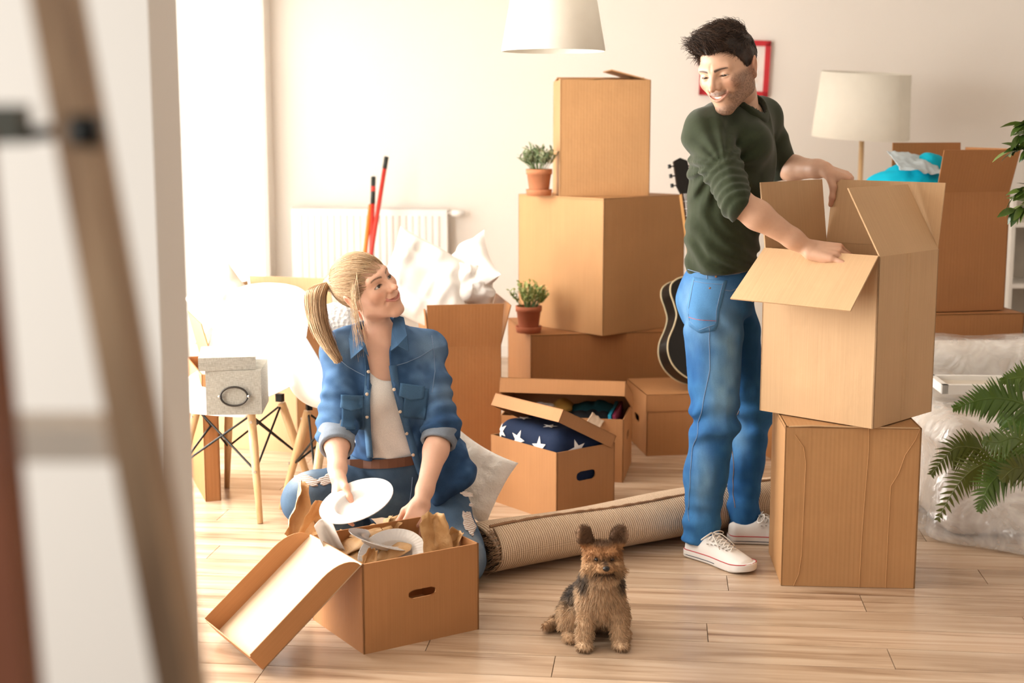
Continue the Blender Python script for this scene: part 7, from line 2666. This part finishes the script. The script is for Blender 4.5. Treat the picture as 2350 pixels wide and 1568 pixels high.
# ------------------------------------------------------------------ step ladder close to the lens
LW = NT('worn_pine')
lv = LW.coord('Object', (25, 25, 2.5))
LW.l(LW.ramp(LW.noise(lv, 1.5, 4), [(0.3, (0.24, 0.135, 0.07)), (0.5, (0.40, 0.25, 0.14)), (0.75, (0.50, 0.34, 0.20))]).outputs[0], LW.b.inputs['Base Color'])
LW.b.inputs['Roughness'].default_value = 0.6
LW = LW.m
RLW = flat('red_brown_stain', (0.22, 0.065, 0.025), 0.5, var=0.1)
LDY = 0.86
la0, la1 = at(118, -80, LDY), at(432, 1640, LDY - 0.05)
dz = (la1 - la0)
foot = la0 + dz * ((la0.z) / -dz.z); head = la0 - dz.normalized() * 0.12
ladder = thing('step_ladder', 'wooden step ladder with worn stile standing close in front of the doorway wall', 'ladder', (foot.x - 0.35, foot.y, 0))
LAL = Vector(ladder.location)
def bar(nm, a, b, w, d, mat, par=ladder):
    a, b = Vector(a) - LAL, Vector(b) - LAL
    t = (b - a).normalized(); s = t.cross(Vector((0, 1, 0))).normalized(); f = t.cross(s)
    q = MB()
    c = [s * w / 2 * i + f * d / 2 * j for i, j in ((-1, -1), (1, -1), (1, 1), (-1, 1))]
    lo_ = [a + x for x in c]; hi_ = [b + x for x in c]
    for i in range(4):
        j = (i + 1) % 4
        q.face([lo_[i], lo_[j], hi_[j], hi_[i]])
    q.face(lo_[::-1]); q.face(hi_)
    o = q.build(nm, mat, par)
    md = o.modifiers.new('b', 'BEVEL'); md.width = 0.002; md.segments = 2
    return o
bar('stile', head, foot, 0.020, 0.045, LW)
off_ = Vector((-0.36, 0.0, 0))
zt_ = at(300, 985, LDY).z
TRF = [(head.z - z) / (head.z - foot.z) for z in (zt_ + 0.30, zt_, zt_ - 0.30, zt_ - 0.60) if z > 0.05]
bar('stile', head + Vector((-0.20, 0.0, 0)), foot + off_ * 1.35, 0.020, 0.045, LW)
for f in TRF:
    a = head.lerp(foot, f); b = (head + Vector((-0.20, 0, 0))).lerp(foot + off_ * 1.35, f)
    bar('tread', a + Vector((0, 0.01, 0)), b + Vector((0, 0.01, 0)), 0.020, 0.05, flat('tread_paint', (0.55, 0.48, 0.40), 0.6))
rk0, rk1 = at(-90, 300, LDY - 0.10), at(40, 1640, LDY - 0.10)
d2 = rk1 - rk0
bar('rear_leg', rk0, rk0 + d2 * (rk0.z / -d2.z), 0.022, 0.03, RLW)
kn = at(205, 302, LDY - 0.03) - LAL
q = MB(); q.tube([kn + Vector((-0.010, 0, 0)), kn + Vector((0.006, 0, 0))], 0.010, 16); q.build('pivot_bolt', BLACKM, ladder, True)
a_, b_ = at(205, 296, LDY - 0.02) - LAL, at(-40, 318, LDY - 0.03) - LAL
q = MB(); q.tube([a_, b_], 0.0045, 10); q.build('spreader_rod', BLACKM, ladder, True)
c_ = at(20, 285, LDY - 0.03) - LAL
q = MB(); q.box((c_.x - 0.03, c_.y - 0.01, c_.z - 0.011), (c_.x + 0.010, c_.y + 0.01, c_.z + 0.011)); q.build('spreader_clamp', flat('grey_green_metal', (0.09, 0.09, 0.07), 0.5), ladder)

# ------------------------------------------------------------------ the small dog
dp = on(1382, 1492)
dog = thing('dog', 'small tan and black terrier with upright ears sitting on the floor', 'dog', (dp.x, dp.y, 0), math.radians(4))


def ax_(p): return np.stack([np.abs(p[:, 0]), p[:, 1], p[:, 2]], 1)


def dog_fn(p):
    q = ax_(p)
    d = sd_ell(p, (0, 0.050, 0.145), (0.050, 0.056, 0.080))
    d = smin(d, sd_ell(p, (0, 0.040, 0.188), (0.050, 0.046, 0.045)), 0.03)
    d = smin(d, sd_cone(p, (0, 0.06, 0.145), (-0.020, 0.165, 0.075), 0.056, 0.070), 0.03)
    d = smin(d, sd_ell(p, (-0.075, 0.125, 0.055), (0.036, 0.058, 0.050)), 0.02)
    d = smin(d, sd_ell(p, (0.055, 0.135, 0.055), (0.036, 0.058, 0.050)), 0.02)
    d = smin(d, sd_ell(p, (-0.085, 0.070, 0.016), (0.019, 0.034, 0.015)), 0.012)
    d = smin(d, sd_ell(p, (0.072, 0.080, 0.016), (0.019, 0.034, 0.015)), 0.012)
    d = smin(d, sd_cone(q, (0.038, 0.034, 0.130), (0.050, 0.010, 0.022), 0.024, 0.0185), 0.014)
    d = smin(d, sd_ell(q, (0.051, -0.006, 0.014), (0.0215, 0.027, 0.0145)), 0.010)
    for k in (-1, 0, 1):
        d = smax(d, -sd_cone(q, (0.051 + 0.007 * k - 0.0035, -0.040, 0.006), (0.051 + 0.007 * k - 0.0035, -0.022, 0.022), 0.0016, 0.0016), 0.004)
    d = smin(d, sd_cone(p, (0, 0.045, 0.19), (0, 0.028, 0.240), 0.042, 0.040), 0.02)
    d = smin(d, sd_ell(p, (0, 0.018, 0.262), (0.050, 0.048, 0.045)), 0.02)
    d = smin(d, sd_ell(p, (0, -0.034, 0.249), (0.027, 0.030, 0.021)), 0.016)
    d = smin(d, sd_ell(p, (0, -0.026, 0.226), (0.034, 0.024, 0.024)), 0.016)
    d = smin(d, sd_ell(q, (0.034, -0.008, 0.240), (0.022, 0.026, 0.026)), 0.016)
    d = smin(d, sd_cone(q, (0.012, -0.024, 0.283), (0.030, -0.012, 0.284), 0.009, 0.008), 0.012)
    d = smax(d, -sd_ell(q, (0.020, -0.036, 0.2695), (0.010, 0.010, 0.0075)), 0.006)
    d = smax(d, -sd_cone(q, (0.002, -0.068, 0.2395), (0.022, -0.046, 0.2330), 0.0022, 0.0022), 0.004)
    Re = rot3(-18, -6, 14)
    e = sd_ell(q, (0.047, 0.026, 0.316), (0.0245, 0.0085, 0.036), Re)
    e = smax(e, -sd_ell(q, (0.045, 0.014, 0.312), (0.0165, 0.0080, 0.028), Re), 0.003)
    d = smin(d, e, 0.012)
    d = smin(d, sd_chain(p, [(-0.05, 0.19, 0.03), (-0.11, 0.17, 0.022), (-0.145, 0.14, 0.022)], [0.022, 0.018, 0.010]), 0.015)
    return smax(d - 0.0015 * vnoise(p, 60, 3), 0.0006 - p[:, 2], 0.002)


def dog_cols(p):
    a = np.abs(p[:, 0])
    c = np.zeros((len(p), 3), np.float32) + np.array([0.50, 0.285, 0.140], np.float32)
    head = sstep(0.215, 0.235, p[:, 2])
    # paler chest and legs
    c = lerpc(c, (0.70, 0.49, 0.31), (1 - head) * 0.9)
    # rusty crown, face
    c = lerpc(c, (0.36, 0.165, 0.065), head * sstep(0.255, 0.285, p[:, 2]) * 0.75)
    c = lerpc(c, (0.56, 0.36, 0.20), head * sstep(0.022, 0.040, a) * sstep(0.27, 0.245, p[:, 2]) * 0.7)
    # dark saddle over the back and the sides of the neck
    sad = np.maximum(sstep(0.055, 0.095, p[:, 1]) * sstep(0.075, 0.115, p[:, 2]), sstep(0.030, 0.046, a) * sstep(0.155, 0.175, p[:, 2]) * sstep(0.236, 0.220, p[:, 2]))
    sad = np.maximum(sad, sstep(0.07, 0.10, p[:, 1]) * sstep(0.03, 0.06, p[:, 2]) * sstep(0.12, 0.16, p[:, 1]))
    c = lerpc(c, (0.028, 0.028, 0.033), np.clip(sad, 0, 1) * (0.85 + 0.15 * vnoise(p, 60, 2)))
    # muzzle bridge, mouth, eye patches, ears
    br = np.exp(-((p[:, 0] / 0.012) ** 2 + ((p[:, 2] - 0.266) / 0.012) ** 2)) * sstep(-0.02, -0.04, p[:, 1])
    c = lerpc(c, (0.035, 0.022, 0.016), br * 0.9)
    mo = np.exp(-((p[:, 2] - (0.236 - 0.10 * a)) / 0.0075) ** 2) * sstep(-0.02, -0.035, p[:, 1]) * sstep(0.036, 0.028, a)
    c = lerpc(c, (0.030, 0.018, 0.013), np.clip(mo * 1.2, 0, 1) * 0.9)
    ey = np.exp(-(((a - 0.021) / 0.010) ** 2 + ((p[:, 2] - 0.272) / 0.009) ** 2)) * sstep(0.0, -0.015, p[:, 1])
    c = lerpc(c, (0.05, 0.026, 0.016), ey * 0.75)
    ear = sstep(0.292, 0.305, p[:, 2])
    c = lerpc(c, (0.055, 0.034, 0.024), ear * 0.85 * sstep(0.34, 0.36, a / 0.12 + 0.0 * a) if False else ear * 0.80)
    rim = ear * sstep(0.060, 0.070, a + 0.12 * (p[:, 2] - 0.32))
    c = lerpc(c, (0.34, 0.21, 0.13), rim * 0.8)
    toe = sstep(0.02, 0.006, p[:, 2]) * sstep(0.0, -0.02, p[:, 1])
    c = lerpc(c, (0.16, 0.075, 0.035), toe * 0.7)
    rear = sstep(0.10, 0.14, p[:, 1]) * sstep(0.05, 0.02, p[:, 2])
    c = lerpc(c, (0.36, 0.19, 0.09), rear * 0.7)
    return c


FUR = NT('fur')
FUR.l(FUR.n('ShaderNodeVertexColor', layer_name='col').outputs[0], FUR.b.inputs['Base Color'])
FUR.b.inputs['Roughness'].default_value = 0.65
FUR.b.inputs['Specular IOR Level'].default_value = 0.2
FUR = FUR.m
dv, df = surface(dog_fn, (-0.17, -0.09, -0.004), (0.115, 0.26, 0.385), 0.0030, 1)
dc = dog_cols(dv)
body = mesh_obj('body', dv, df, FUR, dog, True, cols=dc)
# coat
rs = np.random.RandomState(12)
S = 21000
sel = rs.choice(len(dv), S)
root = dv[sel]
e = 0.002
nr_ = np.stack([dog_fn(root + np.array(o_, np.float32) * e) - dog_fn(root - np.array(o_, np.float32) * e) for o_ in ((1, 0, 0), (0, 1, 0), (0, 0, 1))], 1)
nr_ /= np.linalg.norm(nr_, axis=1, keepdims=True) + 1e-9
a = np.abs(root[:, 0])
L = np.full(S, 0.013)
z = root[:, 2]
L = np.where(z > 0.225, 0.009, L)
L = np.where((z > 0.215) & (z < 0.245) & (root[:, 1] < 0.01), 0.014, L)
L = np.where((z > 0.29), 0.006, L)
L = np.where((root[:, 1] < 0.03) & (z < 0.20) & (z > 0.13), 0.019, L)
L = np.where((root[:, 1] < 0.035) & (z < 0.13) & (z > 0.03), 0.011, L)
L = np.where((z < 0.03), 0.008, L)
L = np.where((np.abs(root[:, 0]) < 0.020) & (root[:, 1] < -0.038) & (z > 0.235), 0.004, L)
L = L * rs.uniform(0.6, 1.25, S)
grav = np.stack([0.25 * np.sign(root[:, 0]) * (z > 0.22), 0 * z - 0.12, -np.ones(S)], 1)
grav = np.where((z > 0.29)[:, None], np.stack([0.3 * np.sign(root[:, 0]), 0 * z, np.ones(S)], 1), grav)
clump = np.stack([vnoise(root, 55, 1), vnoise(root, 55, 2), vnoise(root, 55, 3)], 1)
d0 = nr_ * 0.75 + grav * 0.50 + clump * 0.55 + rs.normal(0, 0.12, (S, 3))
d0 /= np.linalg.norm(d0, axis=1, keepdims=True)
ts = np.linspace(0, 1, 4)[None, :, None]
paths = root[:, None] + d0[:, None] * L[:, None, None] * ts + grav[:, None] * (L[:, None, None] * 0.35) * ts ** 2
paths[:, :, 2] = np.maximum(paths[:, :, 2], 0.001)
cc = dc[sel] * rs.uniform(0.70, 1.22, (S, 1))
strands('fur', FUR, dog, None, paths.astype(np.float32), 0.0009, 0.00025, np.clip(cc, 0, 1).astype(np.float32))
DK = flat('dog_nose', (0.008, 0.007, 0.007), 0.25)
def ball(name, c, r, mat):
    q = MB(); pr = [(math.sin(t) * 1.0, math.cos(t)) for t in np.linspace(0.001, math.pi - 0.001, 14)]
    q.lathe(pr[::-1], 20)
    q.v = [Vector((v.x * r[0] + c[0], v.y * r[1] + c[1], v.z * r[2] + c[2])) for v in q.v]
    return q.build(name, mat, dog, True)
ball('nose', (0, -0.066, 0.2555), (0.0095, 0.0075, 0.0075), DK)
for s in (-1, 1):
    ball('eye', (s * 0.0205, -0.0255, 0.2695), (0.0072, 0.0068, 0.0068), flat('dog_eye', (0.015, 0.008, 0.005), 0.05))

# ------------------------------------------------------------------ things of a kind
GROUPS = {'moving_box': 'cardboard moving boxes in the room', 'archive_box': 'cardboard archive boxes with lids', 'shell_chair': 'white shell chairs by the window',
          'broom': 'broom handles at the radiator', 'pillow': 'pale pillows among the boxes', 'plate': 'white fluted plates', 'packing_paper': 'crumpled brown packing paper in the box',
          'folder': 'folders in the raised-lid box', 'potted_plant': 'small plants in terracotta pots', 'person': 'the couple unpacking'}
for o in list(bpy.data.objects):
    if o.parent is None and o.name.split('.')[0] in GROUPS and 'label' in o.keys():
        o['group'] = GROUPS[o.name.split('.')[0]]
